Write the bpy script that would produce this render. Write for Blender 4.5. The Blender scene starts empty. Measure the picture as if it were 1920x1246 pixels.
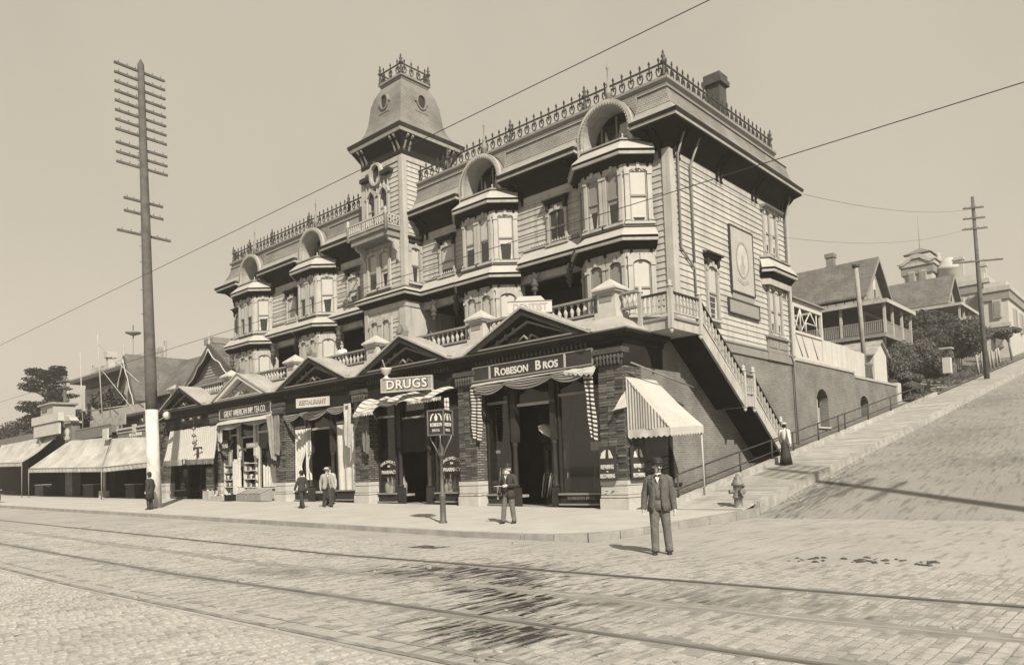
import bpy, bmesh, math, random
from mathutils import Vector, Matrix
random.seed(11)
R = math.radians
S = bpy.context.scene
COL = S.collection
PI = math.pi

# ------------------------------------------------------------------ camera
cam_d = bpy.data.cameras.new('camera')
cam = bpy.data.objects.new('camera', cam_d)
COL.objects.link(cam)
S.camera = cam
yaw, pitch, roll = R(41.88708), R(3.0), R(2.06979)
fh = Vector((-math.sin(yaw), math.cos(yaw), 0)); rt = Vector((math.cos(yaw), math.sin(yaw), 0))
fw = fh * math.cos(pitch) + Vector((0, 0, math.sin(pitch)))
up = Vector((0, 0, math.cos(pitch))) - fh * math.sin(pitch)
cr, sr = math.cos(roll), math.sin(roll)
ix = rt * cr - up * sr
iy = rt * sr + up * cr
m = Matrix((ix, iy, -fw)).transposed().to_4x4()
m.translation = Vector((13.62, -20.58, 1.55))
cam.matrix_world = m
cam_d.sensor_fit = 'HORIZONTAL'
cam_d.sensor_width = 36
cam_d.lens = 1415.58 / 1920 * 36
cam_d.shift_x = -6.86 / 1920
cam_d.shift_y = 189.78 / 1920
cam_d.clip_start = 0.1
cam_d.clip_end = 3000

# ------------------------------------------------------------------ world, sun, exposure
SUN_EL, SUN_AZ = R(39), R(58.5)     # azimuth: from -Y (towards the viewer) round to +X
SUN = Vector((math.sin(SUN_AZ) * math.cos(SUN_EL), -math.cos(SUN_AZ) * math.cos(SUN_EL), math.sin(SUN_EL)))
world = bpy.data.worlds.new('World'); S.world = world
world.use_nodes = True
nt = world.node_tree; nt.nodes.clear()
sky = nt.nodes.new('ShaderNodeTexSky'); sky.sky_type = 'NISHITA'; sky.sun_disc = False
sky.sun_elevation = SUN_EL
sky.sun_rotation = math.atan2(SUN.x, SUN.y)
sky.air_density = 1.0; sky.dust_density = 3.0; sky.ozone_density = 1.0
bw = nt.nodes.new('ShaderNodeRGBToBW')
fl = nt.nodes.new('ShaderNodeMath'); fl.operation = 'POWER'; fl.inputs[1].default_value = 0.18
tn = nt.nodes.new('ShaderNodeMix'); tn.data_type = 'RGBA'; tn.blend_type = 'MULTIPLY'
tn.inputs['Factor'].default_value = 1.0
tn.inputs['B'].default_value = (1.0, 0.895, 0.725, 1)
bg = nt.nodes.new('ShaderNodeBackground'); bg.inputs['Strength'].default_value = 0.15
out = nt.nodes.new('ShaderNodeOutputWorld')
L = nt.links.new
gain = nt.nodes.new('ShaderNodeMath'); gain.operation = 'MULTIPLY'; gain.inputs[1].default_value = 1.93
L(sky.outputs[0], bw.inputs[0]); L(bw.outputs[0], fl.inputs[0]); L(fl.outputs[0], gain.inputs[0]); cn = nt.nodes.new('ShaderNodeTexNoise'); cn.inputs['Scale'].default_value = 2.2; cn.inputs['Detail'].default_value = 5
tc = nt.nodes.new('ShaderNodeTexCoord'); cm = nt.nodes.new('ShaderNodeMapRange'); cm.inputs['From Min'].default_value = .3; cm.inputs['From Max'].default_value = .7; cm.inputs['To Min'].default_value = .94; cm.inputs['To Max'].default_value = 1.06
cx_ = nt.nodes.new('ShaderNodeMath'); cx_.operation = 'MULTIPLY'      # thin uneven high cloud
L(tc.outputs['Generated'], cn.inputs['Vector']); L(cn.outputs['Fac'], cm.inputs['Value']); L(gain.outputs[0], cx_.inputs[0]); L(cm.outputs[0], cx_.inputs[1]); L(cx_.outputs[0], tn.inputs['A'])
L(tn.outputs['Result'], bg.inputs[0]); L(bg.outputs[0], out.inputs[0])
sd = bpy.data.lights.new('sun', 'SUN'); sd.energy = 5.0; sd.angle = R(0.53); sd.color = (1, 0.905, 0.755)
so = bpy.data.objects.new('sun', sd); COL.objects.link(so)
so.rotation_euler = (-SUN).to_track_quat('-Z', 'Y').to_euler()
so.location = (40, -40, 60)
S.view_settings.view_transform = 'Standard'; S.view_settings.look = 'None'
S.view_settings.exposure = 0.8; S.view_settings.gamma = 1; S.view_settings.use_curve_mapping = False
S.cycles.max_bounces = 6; S.cycles.diffuse_bounces = 3; S.cycles.glossy_bounces = 2

# ------------------------------------------------------------------ materials
TINT = (1.0, 0.987, 0.95)
def mat(name, v, rough=.75, var=.18, sc=1.2, fine=0, bump=0, spec=.25, tint=TINT, ovar=0, coat=0, bsc=30, island=0, streak=0):
    m = bpy.data.materials.new(name); m.use_nodes = True
    n = m.node_tree; p = n.nodes['Principled BSDF']; l = n.links.new
    p.inputs['Roughness'].default_value = rough
    p.inputs['Specular IOR Level'].default_value = spec
    if coat: p.inputs['Coat Weight'].default_value = coat; p.inputs['Coat Roughness'].default_value = .08
    geo = n.nodes.new('ShaderNodeNewGeometry')
    nz = n.nodes.new('ShaderNodeTexNoise'); nz.inputs['Scale'].default_value = sc; nz.inputs['Detail'].default_value = 6; nz.inputs['Roughness'].default_value = .65
    l(geo.outputs['Position'], nz.inputs['Vector'])
    mr = n.nodes.new('ShaderNodeMapRange'); mr.inputs['From Min'].default_value = .3; mr.inputs['From Max'].default_value = .7
    mr.inputs['To Min'].default_value = 1 - var; mr.inputs['To Max'].default_value = 1 + var
    l(nz.outputs['Fac'], mr.inputs['Value'])
    val = mr.outputs['Result']
    def mul(a, b):
        q = n.nodes.new('ShaderNodeMath'); q.operation = 'MULTIPLY'
        l(a, q.inputs[0])
        if isinstance(b, float): q.inputs[1].default_value = b
        else: l(b, q.inputs[1])
        return q.outputs[0]
    if ovar or island:
        if island: src = geo.outputs['Random Per Island']; amt = island
        else: src = n.nodes.new('ShaderNodeObjectInfo').outputs['Random']; amt = ovar
        m2 = n.nodes.new('ShaderNodeMapRange'); m2.inputs['To Min'].default_value = 1 - amt; m2.inputs['To Max'].default_value = 1 + amt
        l(src, m2.inputs['Value']); val = mul(val, m2.outputs['Result'])
    if streak:
        mp = n.nodes.new('ShaderNodeMapping'); mp.inputs['Scale'].default_value = (5, 5, .3); l(geo.outputs['Position'], mp.inputs['Vector'])
        ns = n.nodes.new('ShaderNodeTexNoise'); ns.inputs['Scale'].default_value = 1; ns.inputs['Detail'].default_value = 5; l(mp.outputs[0], ns.inputs['Vector'])
        m4 = n.nodes.new('ShaderNodeMapRange'); m4.clamp = True; m4.inputs['From Min'].default_value = .48; m4.inputs['From Max'].default_value = .72
        m4.inputs['To Min'].default_value = 1; m4.inputs['To Max'].default_value = 1 - streak; l(ns.outputs['Fac'], m4.inputs['Value']); val = mul(val, m4.outputs['Result'])
    nf = None
    if fine or bump:
        nf = n.nodes.new('ShaderNodeTexNoise'); nf.inputs['Scale'].default_value = bsc; nf.inputs['Detail'].default_value = 3
        l(geo.outputs['Position'], nf.inputs['Vector'])
    if fine:
        m3 = n.nodes.new('ShaderNodeMapRange'); m3.inputs['From Min'].default_value = .3; m3.inputs['From Max'].default_value = .7
        m3.inputs['To Min'].default_value = 1 - fine; m3.inputs['To Max'].default_value = 1 + fine
        l(nf.outputs['Fac'], m3.inputs['Value']); val = mul(val, m3.outputs['Result'])
    mx = n.nodes.new('ShaderNodeMix'); mx.data_type = 'RGBA'; mx.blend_type = 'MULTIPLY'; mx.inputs['Factor'].default_value = 1
    mx.inputs['A'].default_value = (v * tint[0], v * tint[1], v * tint[2], 1)
    cb = n.nodes.new('ShaderNodeCombineColor')
    for i in range(3): l(val, cb.inputs[i])
    l(cb.outputs[0], mx.inputs['B'])
    l(mx.outputs['Result'], p.inputs['Base Color'])
    if bump:
        b = n.nodes.new('ShaderNodeBump'); b.inputs['Strength'].default_value = bump; b.inputs['Distance'].default_value = .02
        l(nf.outputs['Fac'], b.inputs['Height']); l(b.outputs[0], p.inputs['Normal'])
    return m

def wallvec(n):
    l = n.links.new
    geo = n.nodes.new('ShaderNodeNewGeometry'); sp = n.nodes.new('ShaderNodeSeparateXYZ'); l(geo.outputs['Position'], sp.inputs[0])
    a = n.nodes.new('ShaderNodeMath'); a.operation = 'ADD'; l(sp.outputs[0], a.inputs[0]); l(sp.outputs[1], a.inputs[1])
    c = n.nodes.new('ShaderNodeCombineXYZ'); l(a.outputs[0], c.inputs[0]); l(sp.outputs[2], c.inputs[1])
    return c.outputs[0], geo.outputs['Position']

def brickmat(name, v1, v2, vm, bw_=.22, bh=.075, mortar=.012, bump=.6, rough=.85, var=.25, dist=.015, tint=TINT):
    m = bpy.data.materials.new(name); m.use_nodes = True
    n = m.node_tree; p = n.nodes['Principled BSDF']; l = n.links.new
    p.inputs['Roughness'].default_value = rough; p.inputs['Specular IOR Level'].default_value = .2
    vec, pos = wallvec(n)
    b = n.nodes.new('ShaderNodeTexBrick'); l(vec, b.inputs['Vector'])
    b.inputs['Scale'].default_value = 1
    b.inputs['Brick Width'].default_value = bw_; b.inputs['Row Height'].default_value = bh; b.inputs['Mortar Size'].default_value = mortar
    for k, v in (('Color1', v1), ('Color2', v2), ('Mortar', vm)): b.inputs[k].default_value = (v * tint[0], v * tint[1], v * tint[2], 1)
    nz = n.nodes.new('ShaderNodeTexNoise'); nz.inputs['Scale'].default_value = .8; nz.inputs['Detail'].default_value = 7; l(pos, nz.inputs['Vector'])
    mr = n.nodes.new('ShaderNodeMapRange'); mr.inputs['From Min'].default_value = .3; mr.inputs['From Max'].default_value = .7
    mr.inputs['To Min'].default_value = 1 - var; mr.inputs['To Max'].default_value = 1 + var; l(nz.outputs['Fac'], mr.inputs['Value'])
    mx = n.nodes.new('ShaderNodeMix'); mx.data_type = 'RGBA'; mx.blend_type = 'MULTIPLY'; mx.inputs['Factor'].default_value = 1
    cb = n.nodes.new('ShaderNodeCombineColor')
    for i in range(3): l(mr.outputs[0], cb.inputs[i])
    l(b.outputs['Color'], mx.inputs['A']); l(cb.outputs[0], mx.inputs['B']); l(mx.outputs['Result'], p.inputs['Base Color'])
    bp = n.nodes.new('ShaderNodeBump'); bp.inputs['Strength'].default_value = bump; bp.inputs['Distance'].default_value = dist; bp.invert = True
    l(b.outputs['Fac'], bp.inputs['Height']); l(bp.outputs[0], p.inputs['Normal'])
    return m

def stripemat(name, v1, v2, nstripe, axis=0, frac=.5, tint=TINT, var=.12, trans=0):
    m = mat(name, v1, rough=.9, var=var, sc=2.5, spec=.1)
    n = m.node_tree; p = n.nodes['Principled BSDF']; l = n.links.new
    uv = n.nodes.new('ShaderNodeUVMap'); uv.uv_map = 'uv'
    sp = n.nodes.new('ShaderNodeSeparateXYZ'); l(uv.outputs[0], sp.inputs[0])
    a = n.nodes.new('ShaderNodeMath'); a.operation = 'MULTIPLY'; a.inputs[1].default_value = nstripe; l(sp.outputs[axis], a.inputs[0])
    f = n.nodes.new('ShaderNodeMath'); f.operation = 'FRACT'; l(a.outputs[0], f.inputs[0])
    g = n.nodes.new('ShaderNodeMath'); g.operation = 'GREATER_THAN'; g.inputs[1].default_value = frac; l(f.outputs[0], g.inputs[0])
    mx = n.nodes.new('ShaderNodeMix'); mx.data_type = 'RGBA'
    src = p.inputs['Base Color'].links[0].from_socket
    l(g.outputs[0], mx.inputs['Factor']); l(src, mx.inputs['A']); mx.inputs['B'].default_value = (v2 * tint[0], v2 * tint[1], v2 * tint[2], 1)
    l(mx.outputs['Result'], p.inputs['Base Color'])
    return m

MSIDE = mat('siding_paint', .32, var=.15, sc=.7, ovar=.07, fine=.06, bsc=18, streak=.28)
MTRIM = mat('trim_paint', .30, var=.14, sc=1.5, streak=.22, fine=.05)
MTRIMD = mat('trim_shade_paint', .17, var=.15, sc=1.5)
MBELT = mat('belt_roof_tin', .31, var=.10, sc=1.3, rough=.55)
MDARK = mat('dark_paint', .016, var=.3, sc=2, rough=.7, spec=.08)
MDARK2 = mat('dark_green_paint', .026, var=.3, sc=2, rough=.6, spec=.12)
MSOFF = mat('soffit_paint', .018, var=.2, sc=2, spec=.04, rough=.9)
MIRON = mat('cast_iron', .035, var=.3, sc=4, rough=.6)
MROOF = brickmat('slate_shingles', .15, .19, .085, .15, .105, .012, bump=.45, dist=.015)
MROOFL = mat('shop_roof_tin', .28, var=.2, streak=.2, sc=1.1, rough=.6, fine=.06, bsc=12)
MBRICK = brickmat('side_brick', .10, .14, .17, .22, .082, .012, bump=.5)
MROUGH = brickmat('rough_brick', .07, .16, .03, .30, .095, .02, bump=1.0, dist=.05, var=.4)
MSTONE = mat('pale_stone', .35, var=.14, sc=2.5, bump=.3)
MGLASS = mat('window_glass', .02, rough=.06, var=.2, sc=.6, spec=.7)
MSHOPG = mat('shop_glass', .010, rough=.04, var=.2, sc=.6, spec=.5)
MBLIND = mat('window_blind', .33, rough=.6, var=.06, sc=2, coat=.5)
MBLINDS = mat('shade_blind', .16, rough=.6, var=.1, sc=2, coat=.5)
MCURT = mat('lace_curtain', .33, rough=.8, var=.3, sc=6, coat=.3)
MWHITE = mat('white_paint', .36, var=.08, sc=2)
MLETTER = mat('gilt_letter', .46, var=.05, rough=.5)
MSIGNBK = mat('black_sign', .03, var=.3, rough=.4)
MCANVAS = mat('awning_canvas', .34, rough=.9, var=.12, sc=1.1, fine=.05, bsc=9, spec=.1)
MCANVAS2 = mat('worn_canvas', .31, rough=.9, var=.26, sc=.9, fine=.07, bsc=7, spec=.1)
MWOOD = mat('weathered_wood', .22, var=.35, sc=3, rough=.9, bump=.3)
MPOLE = mat('pole_wood', .075, var=.35, sc=2.5, rough=.9, bump=.4)
MPLANK = mat('plank_wood', .27, var=.2, sc=1.5, ovar=.14, rough=.9, bump=.3, bsc=20)
MTRUNK = mat('tree_bark', .08, var=.4, sc=4, rough=.9, bump=.5)
MLEAF = mat('leaves', .055, var=.4, sc=1.3, rough=.7, island=.5)
MLEAFD = mat('dark_leaves', .032, var=.4, sc=1.3, rough=.7, island=.45)
def clearglass():
    m = bpy.data.materials.new('clear_glass'); m.use_nodes = True
    n = m.node_tree; n.nodes.clear(); l = n.links.new
    t = n.nodes.new('ShaderNodeBsdfTransparent'); g = n.nodes.new('ShaderNodeBsdfGlossy'); g.inputs['Roughness'].default_value = .03
    f = n.nodes.new('ShaderNodeFresnel'); f.inputs['IOR'].default_value = 1.22
    x = n.nodes.new('ShaderNodeMixShader'); o = n.nodes.new('ShaderNodeOutputMaterial')
    t.inputs['Color'].default_value = (.82, .82, .8, 1)
    x.inputs[0].default_value = .055; l(t.outputs[0], x.inputs[1]); l(g.outputs[0], x.inputs[2]); l(x.outputs[0], o.inputs[0])
    return m
MCLEAR = clearglass()
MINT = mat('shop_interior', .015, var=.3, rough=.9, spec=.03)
MGREY = mat('grey_paint', .2, var=.2, rough=.6)

# ------------------------------------------------------------------ mesh builder
def frame(o, ang=0):
    """local x runs along a wall seen from outside, local -y points out of it, z up"""
    return Matrix.Translation(Vector(o)) @ Matrix.Rotation(ang, 4, 'Z')

class MB:
    def __init__(s, M=None): s.v = []; s.f = []; s.M = M; s.sm = []; s.uv = {}
    def add(s, vs, fs, smooth=False):
        o = len(s.v)
        for p in vs:
            p = Vector(p); s.v.append(s.M @ p if s.M else p)
        for f in fs:
            s.f.append([i + o for i in f]); s.sm.append(smooth)
        return s
    def box(s, x0, x1, y0, y1, z0, z1):
        return s.add([(x0, y0, z0), (x1, y0, z0), (x1, y1, z0), (x0, y1, z0), (x0, y0, z1), (x1, y0, z1), (x1, y1, z1), (x0, y1, z1)],
                     [(0, 3, 2, 1), (4, 5, 6, 7), (0, 1, 5, 4), (1, 2, 6, 5), (2, 3, 7, 6), (3, 0, 4, 7)])
    def prism(s, pts, ax, lo, hi):
        n = len(pts)
        def P(p, t): return {'x': (t, p[0], p[1]), 'y': (p[0], t, p[1]), 'z': (p[0], p[1], t)}[ax]
        vs = [P(p, lo) for p in pts] + [P(p, hi) for p in pts]
        return s.add(vs, [list(range(n))[::-1], list(range(n, 2 * n))] + [(i, (i + 1) % n, n + (i + 1) % n, n + i) for i in range(n)])
    def tube(s, pts, rad, n=8, cap=True, smooth=True):
        pts = [Vector(p) for p in pts]
        if not isinstance(rad, (list, tuple)): rad = [rad] * len(pts)
        vs = []; fs = []
        for i, p in enumerate(pts):
            a = pts[max(i - 1, 0)]; b = pts[min(i + 1, len(pts) - 1)]
            d = (b - a).normalized()
            if i == 0: u = d.orthogonal().normalized() if abs(d.z) < .9 else Vector((1, 0, 0)) - d * d.x
            u = (u - d * u.dot(d)).normalized(); w = d.cross(u)      # frame carried along without twist
            for k in range(n):
                t = 2 * PI * k / n
                vs.append(p + (u * math.cos(t) + w * math.sin(t)) * rad[i])
        for i in range(len(pts) - 1):
            for k in range(n):
                fs.append((i * n + k, i * n + (k + 1) % n, (i + 1) * n + (k + 1) % n, (i + 1) * n + k))
        s.add(vs, fs, smooth)
        if cap:
            s.f += [[len(s.v) - len(vs) + k for k in range(n)][::-1], [len(s.v) - n + k for k in range(n)]]; s.sm += [False, False]
        return s
    def lathe(s, prof, cx, cy, n=12, smooth=True, sx=1, sy=1, ph=0):
        vs = []; fs = []
        for (r, z) in prof:
            for k in range(n):
                t = 2 * PI * k / n + ph; vs.append((cx + r * sx * math.cos(t), cy + r * sy * math.sin(t), z))
        for i in range(len(prof) - 1):
            for k in range(n): fs.append((i * n + k, i * n + (k + 1) % n, (i + 1) * n + (k + 1) % n, (i + 1) * n + k))
        fs2 = [list(range(n))[::-1], [(len(prof) - 1) * n + k for k in range(n)]]
        o = len(s.v); s.add(vs, fs, smooth)
        for f in fs2: s.f.append([i + o for i in f]); s.sm.append(False)
        return s
    def rings(s, rr, n=12, smooth=True):
        """rr: list of (cx,cy,cz,rx,ry) horizontal ellipses, lofted"""
        vs = []; fs = []
        for (cx, cy, cz, rx, ry) in rr:
            for k in range(n):
                t = 2 * PI * k / n; vs.append((cx + rx * math.cos(t), cy + ry * math.sin(t), cz))
        for i in range(len(rr) - 1):
            for k in range(n): fs.append((i * n + k, i * n + (k + 1) % n, (i + 1) * n + (k + 1) % n, (i + 1) * n + k))
        o = len(s.v); s.add(vs, fs, smooth)
        for f in (list(range(n))[::-1], [(len(rr) - 1) * n + k for k in range(n)]): s.f.append([i + o for i in f]); s.sm.append(False)
        return s
    def sweep(s, prof, path, cap=True):
        """prof: closed loop of (out, z); path: list of (x, y), outward on the right of travel, mitred corners"""
        P = [Vector(p) for p in path]; n = len(prof); vs = []; fs = []
        for i, p in enumerate(P):
            d1 = (P[i] - P[i - 1]).normalized() if i > 0 else None
            d2 = (P[i + 1] - P[i]).normalized() if i < len(P) - 1 else None
            d1 = d1 or d2; d2 = d2 or d1
            n1 = Vector((d1.y, -d1.x)); n2 = Vector((d2.y, -d2.x))
            mm = (n1 + n2); mm = mm / max(mm.dot(n1), .2)
            for (o, z) in prof: vs.append((p.x + mm.x * o, p.y + mm.y * o, z))
        for i in range(len(P) - 1):
            for k in range(n): fs.append((i * n + k, i * n + (k + 1) % n, (i + 1) * n + (k + 1) % n, (i + 1) * n + k))
        if cap: fs += [list(range(n)), [(len(P) - 1) * n + k for k in range(n)][::-1]]
        return s.add(vs, fs)
    def mesh(s, name, off=(0, 0, 0)):
        me = bpy.data.meshes.new(name); off = Vector(off)
        me.from_pydata([tuple(p - off) for p in s.v], [], s.f)
        me.polygons.foreach_set('use_smooth', s.sm)
        bm = bmesh.new(); bm.from_mesh(me); bmesh.ops.recalc_face_normals(bm, faces=bm.faces); bm.to_mesh(me); bm.free()
        return me
    def build(s, name, material, parent=None, local=False):
        off = (0, 0, 0)
        if parent and not local: off = root_of(parent).location
        me = s.mesh(name, off); me.materials.append(material)
        return link(name, me, parent)

def boxes(name, material, parent, lst, Mf=None):
    for q in lst: MB(Mf).box(*q).build(name, material, parent)
def root_of(o):
    while o.parent: o = o.parent
    return o
def link(name, me, parent=None, loc=None):
    o = bpy.data.objects.new(name, me); COL.objects.link(o)
    if parent: o.parent = parent
    if loc is not None:
        o.location = Vector(loc) - (root_of(parent).location if parent else Vector())
    return o
def tag(o, label, cat, group=None):
    o['label'] = label; o['category'] = cat
    if group: o['group'] = group
    return o
def thing(name, label, cat, loc=(0, 0, 0), rz=0, group=None):
    o = bpy.data.objects.new(name, None); COL.objects.link(o); o.location = loc; o.rotation_euler = (0, 0, rz)
    o.empty_display_size = .3
    return tag(o, label, cat, group)
def struct(o): o['kind'] = 'structure'; return o
def stuff(o): o['kind'] = 'stuff'; return o
def dup(root, loc, rz=0, label=None, group=None):
    r = root.copy(); COL.objects.link(r); r.location = loc; r.rotation_euler = (0, 0, rz)
    if label: r['label'] = label
    if group: r['group'] = group
    def rec(a, b):
        for ch in list(a.children):
            c = ch.copy(); COL.objects.link(c); c.parent = b; rec(ch, c)
    rec(root, r)
    return r
def rep(name, me, parent, places, rz=0):
    """copies of one small piece (mesh made about its own origin) as parts"""
    res = []
    for p in places:
        o = link(name, me, parent, p[:3]); o.rotation_euler.z = p[3] if len(p) > 3 else rz
        res.append(o)
    return res
def surf(f, nu, nv, name, material, parent=None, local=False, smooth=True):
    """grid surface f(u,v) with a uv layer"""
    vs = [Vector(f(i / nu, j / nv)) for j in range(nv + 1) for i in range(nu + 1)]
    if parent and not local: vs = [p - root_of(parent).location for p in vs]
    fs = [(j * (nu + 1) + i, j * (nu + 1) + i + 1, (j + 1) * (nu + 1) + i + 1, (j + 1) * (nu + 1) + i) for j in range(nv) for i in range(nu)]
    me = bpy.data.meshes.new(name); me.from_pydata([tuple(p) for p in vs], [], fs)
    uv = me.uv_layers.new(name='uv')
    for lp in me.loops:
        i = lp.vertex_index % (nu + 1); j = lp.vertex_index // (nu + 1)
        uv.data[lp.index].uv = (i / nu, j / nv)
    me.polygons.foreach_set('use_smooth', [smooth] * len(fs))
    me.materials.append(material)
    return link(name, me, parent)
def text(s, M, size, material, parent, name='lettering', off=0, ext=.006, xs=1, align='CENTER', sp=1, shear=0):
    c = bpy.data.curves.new('t', 'FONT'); c.body = s; c.size = size; c.extrude = ext; c.offset = off
    c.align_x = align; c.align_y = 'CENTER'; c.space_character = sp; c.shear = shear; c.resolution_u = 3
    o = bpy.data.objects.new('t', c); COL.objects.link(o)
    dg = bpy.context.evaluated_depsgraph_get()
    me = bpy.data.meshes.new_from_object(o.evaluated_get(dg)); bpy.data.objects.remove(o); bpy.data.curves.remove(c)
    me.name = name
    T = M @ Matrix.Rotation(PI / 2, 4, 'X') @ Matrix.Diagonal((xs, 1, 1, 1))
    if parent: T = Matrix.Translation(-root_of(parent).location) @ T
    me.transform(T); me.materials.clear(); me.materials.append(material)
    return link(name, me, parent)

# ------------------------------------------------------------------ ground levels
def SZ(x): return .015 * max(0., -x)                                  # main street surface
def WZ(x, y): return SZ(x) + .13 + .016 * max(-.1, (y + 7.35))        # front sidewalk
RK = .157
ORD = ['first', 'second', 'third', 'fourth', 'fifth', 'sixth', 'seventh', 'eighth', 'ninth', 'tenth', 'eleventh', 'twelfth']
def RZ(y): return max(0., RK * (y - .6)) + .12 * min(1., max(0., (y - .6) / 4))                              # side street surface
def PZ(y): return .275 + RK * max(0., y)                                # plank walk
# ------------------------------------------------------------------ the setting
def streetmat(name, base, streak, stain):
    m = mat(name, base, rough=.85, var=.12, sc=.5, fine=.10, bsc=14, bump=.35, spec=.15)
    n = m.node_tree; p = n.nodes['Principled BSDF']; l = n.links.new
    src = p.inputs['Base Color'].links[0].from_socket
    geo = n.nodes.new('ShaderNodeNewGeometry')
    mp = n.nodes.new('ShaderNodeMapping'); mp.inputs['Scale'].default_value = (7, .9, 1); l(geo.outputs['Position'], mp.inputs['Vector'])
    nz = n.nodes.new('ShaderNodeTexNoise'); nz.inputs['Scale'].default_value = 1; nz.inputs['Detail'].default_value = 5; l(mp.outputs[0], nz.inputs['Vector'])
    r = n.nodes.new('ShaderNodeMapRange'); r.inputs['From Min'].default_value = .54; r.inputs['From Max'].default_value = .68; r.clamp = True
    r.inputs['To Min'].default_value = 1; r.inputs['To Max'].default_value = 1 - streak; l(nz.outputs['Fac'], r.inputs['Value'])
    v = r.outputs[0]
    def add(a, b, op='MULTIPLY'):
        q = n.nodes.new('ShaderNodeMath'); q.operation = op; l(a, q.inputs[0])
        if isinstance(b, (int, float)): q.inputs[1].default_value = b
        else: l(b, q.inputs[1])
        return q.outputs[0]
    for (cx, cy, rx, ry, dk) in stain:      # oil and dung stains lying on the paving
        mp2 = n.nodes.new('ShaderNodeMapping'); mp2.inputs['Scale'].default_value = (1 / rx, 1 / ry, 0); mp2.inputs['Location'].default_value = (-cx / rx, -cy / ry, 0)
        l(geo.outputs['Position'], mp2.inputs['Vector'])
        ln = n.nodes.new('ShaderNodeVectorMath'); ln.operation = 'LENGTH'; l(mp2.outputs[0], ln.inputs[0])
        mp3 = n.nodes.new('ShaderNodeMapping'); mp3.inputs['Scale'].default_value = (9, 1.6, 1); l(geo.outputs['Position'], mp3.inputs['Vector'])
        n3 = n.nodes.new('ShaderNodeTexNoise'); n3.inputs['Scale'].default_value = 1; n3.inputs['Detail'].default_value = 6; l(mp3.outputs[0], n3.inputs['Vector'])
        t = add(n3.outputs['Fac'], add(ln.outputs['Value'], .30), 'SUBTRACT')
        rr = n.nodes.new('ShaderNodeMapRange'); rr.clamp = True; rr.inputs['From Min'].default_value = .26; rr.inputs['From Max'].default_value = .46
        rr.inputs['To Min'].default_value = 1; rr.inputs['To Max'].default_value = dk; l(t, rr.inputs['Value'])
        v = add(v, rr.outputs[0])
    mx = n.nodes.new('ShaderNodeMix'); mx.data_type = 'RGBA'; mx.blend_type = 'MULTIPLY'; mx.inputs['Factor'].default_value = 1
    cb = n.nodes.new('ShaderNodeCombineColor')
    for i in range(3): l(v, cb.inputs[i])
    l(src, mx.inputs['A']); l(cb.outputs[0], mx.inputs['B']); l(mx.outputs['Result'], p.inputs['Base Color'])
    return m
STAINS = [(5.0, -11.9, 2.4, 1.5, .12), (6.4, -13.0, 1.3, 1.3, .12), (7.5, -14.0, 1.2, 1.2, .15), (8.5, -15.1, 1.5, 1.1, .12), (4.0, -12.7, 1.6, 1.0, .4), (9.6, -12.4, 2.4, 1.1, .6), (2.0, -13.6, 2.0, .8, .6), (8.4, -13.2, 1.6, .9, .55)]
MSTREET = streetmat('street_paving', .27, .35, STAINS)
MBRST = streetmat('street_brick', .27, .30, STAINS)
MSIDEST = streetmat('side_street_paving', .20, .35, [(9, 9, 5, 3, .75), (6, 16, 3, 6, .75), (12, 22, 5, 6, .8), (5, 30, 3, 8, .75), (4.6, 4, .9, 5, .5)])
MWALK = mat('cement_walk', .33, var=.10, sc=.8, fine=.06, bsc=15, bump=.15, rough=.9)
MKERB = mat('kerb_stone', .22, var=.25, sc=2, bump=.3)
MEARTH = mat('hill_earth', .10, var=.4, sc=.6, fine=.2, bsc=6, bump=.5)

def grid(xs, ys, z, name, material):
    b = MB(); nx = len(xs)
    b.add([(x, y, z(x, y)) for y in ys for x in xs],
          [(j * nx + i, j * nx + i + 1, (j + 1) * nx + i + 1, (j + 1) * nx + i) for j in range(len(ys) - 1) for i in range(nx - 1)])
    return struct(b.build(name, material))
def rng(a, b, n): return [a + (b - a) * i / n for i in range(n + 1)]
def hillz(x, y):
    z = RK * max(y, -20) + .35
    if x < -2: z += min(1.6, (-2 - x) * .5)
    if x < -40: z = z * (1 - min(.45, (-40 - x) * .006))
    if y < 14: z = min(z, 1.2 + .05 * y + SZ(x)) if x < -33 else z
    if y > 130: z = RK * 130 + (y - 130) * .05 + 2
    return z
KY = -7.35      # kerb line of the main street
KX = 3.9        # kerb line of the side street
# ground under everything, out to the horizon
grid([-900, -400, -200, -100, -60, -34, -8, 0, 22, 60, 200, 900], [-700, -200, -60, -40, -8, 0, 1.2, 20, 45], lambda x, y: (RK * max(0, y - 1.2) if x > -8 else SZ(x)) - .45, 'ground', MEARTH)
grid([-900, -300, -200, -150, -120, -90, -70, -50, -40, -36, -33.2, -20, -8, -2, 1.3, 1.4], rng(32, 130, 20) + [160, 250, 300], lambda x, y: hillz(x, y) - .02, 'hillside', MEARTH)
grid([-900, -200, -150, -120, -90, -70, -50, -40, -36.3], [3.5, 8, 14, 20, 32], lambda x, y: hillz(x, y) - .02, 'terrace_ground', MEARTH)
grid([-300, -120] + rng(-80, 0, 20) + [3.0, 8, 14, 22, 60, 200], [-60, -40, -30, -24, -20] + rng(-18, KY, 12), lambda x, y: SZ(x), 'main_street', MSTREET)
grid([KX + .02, 8, 13, 20], rng(KY, .6, 6), lambda x, y: 0, 'crossing', MSTREET)
grid([KX + .02, 8, 13, 20], [.6, 1.2, 2, 3] + rng(4, 150, 30), lambda x, y: RZ(y), 'side_street', MSIDEST)
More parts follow.
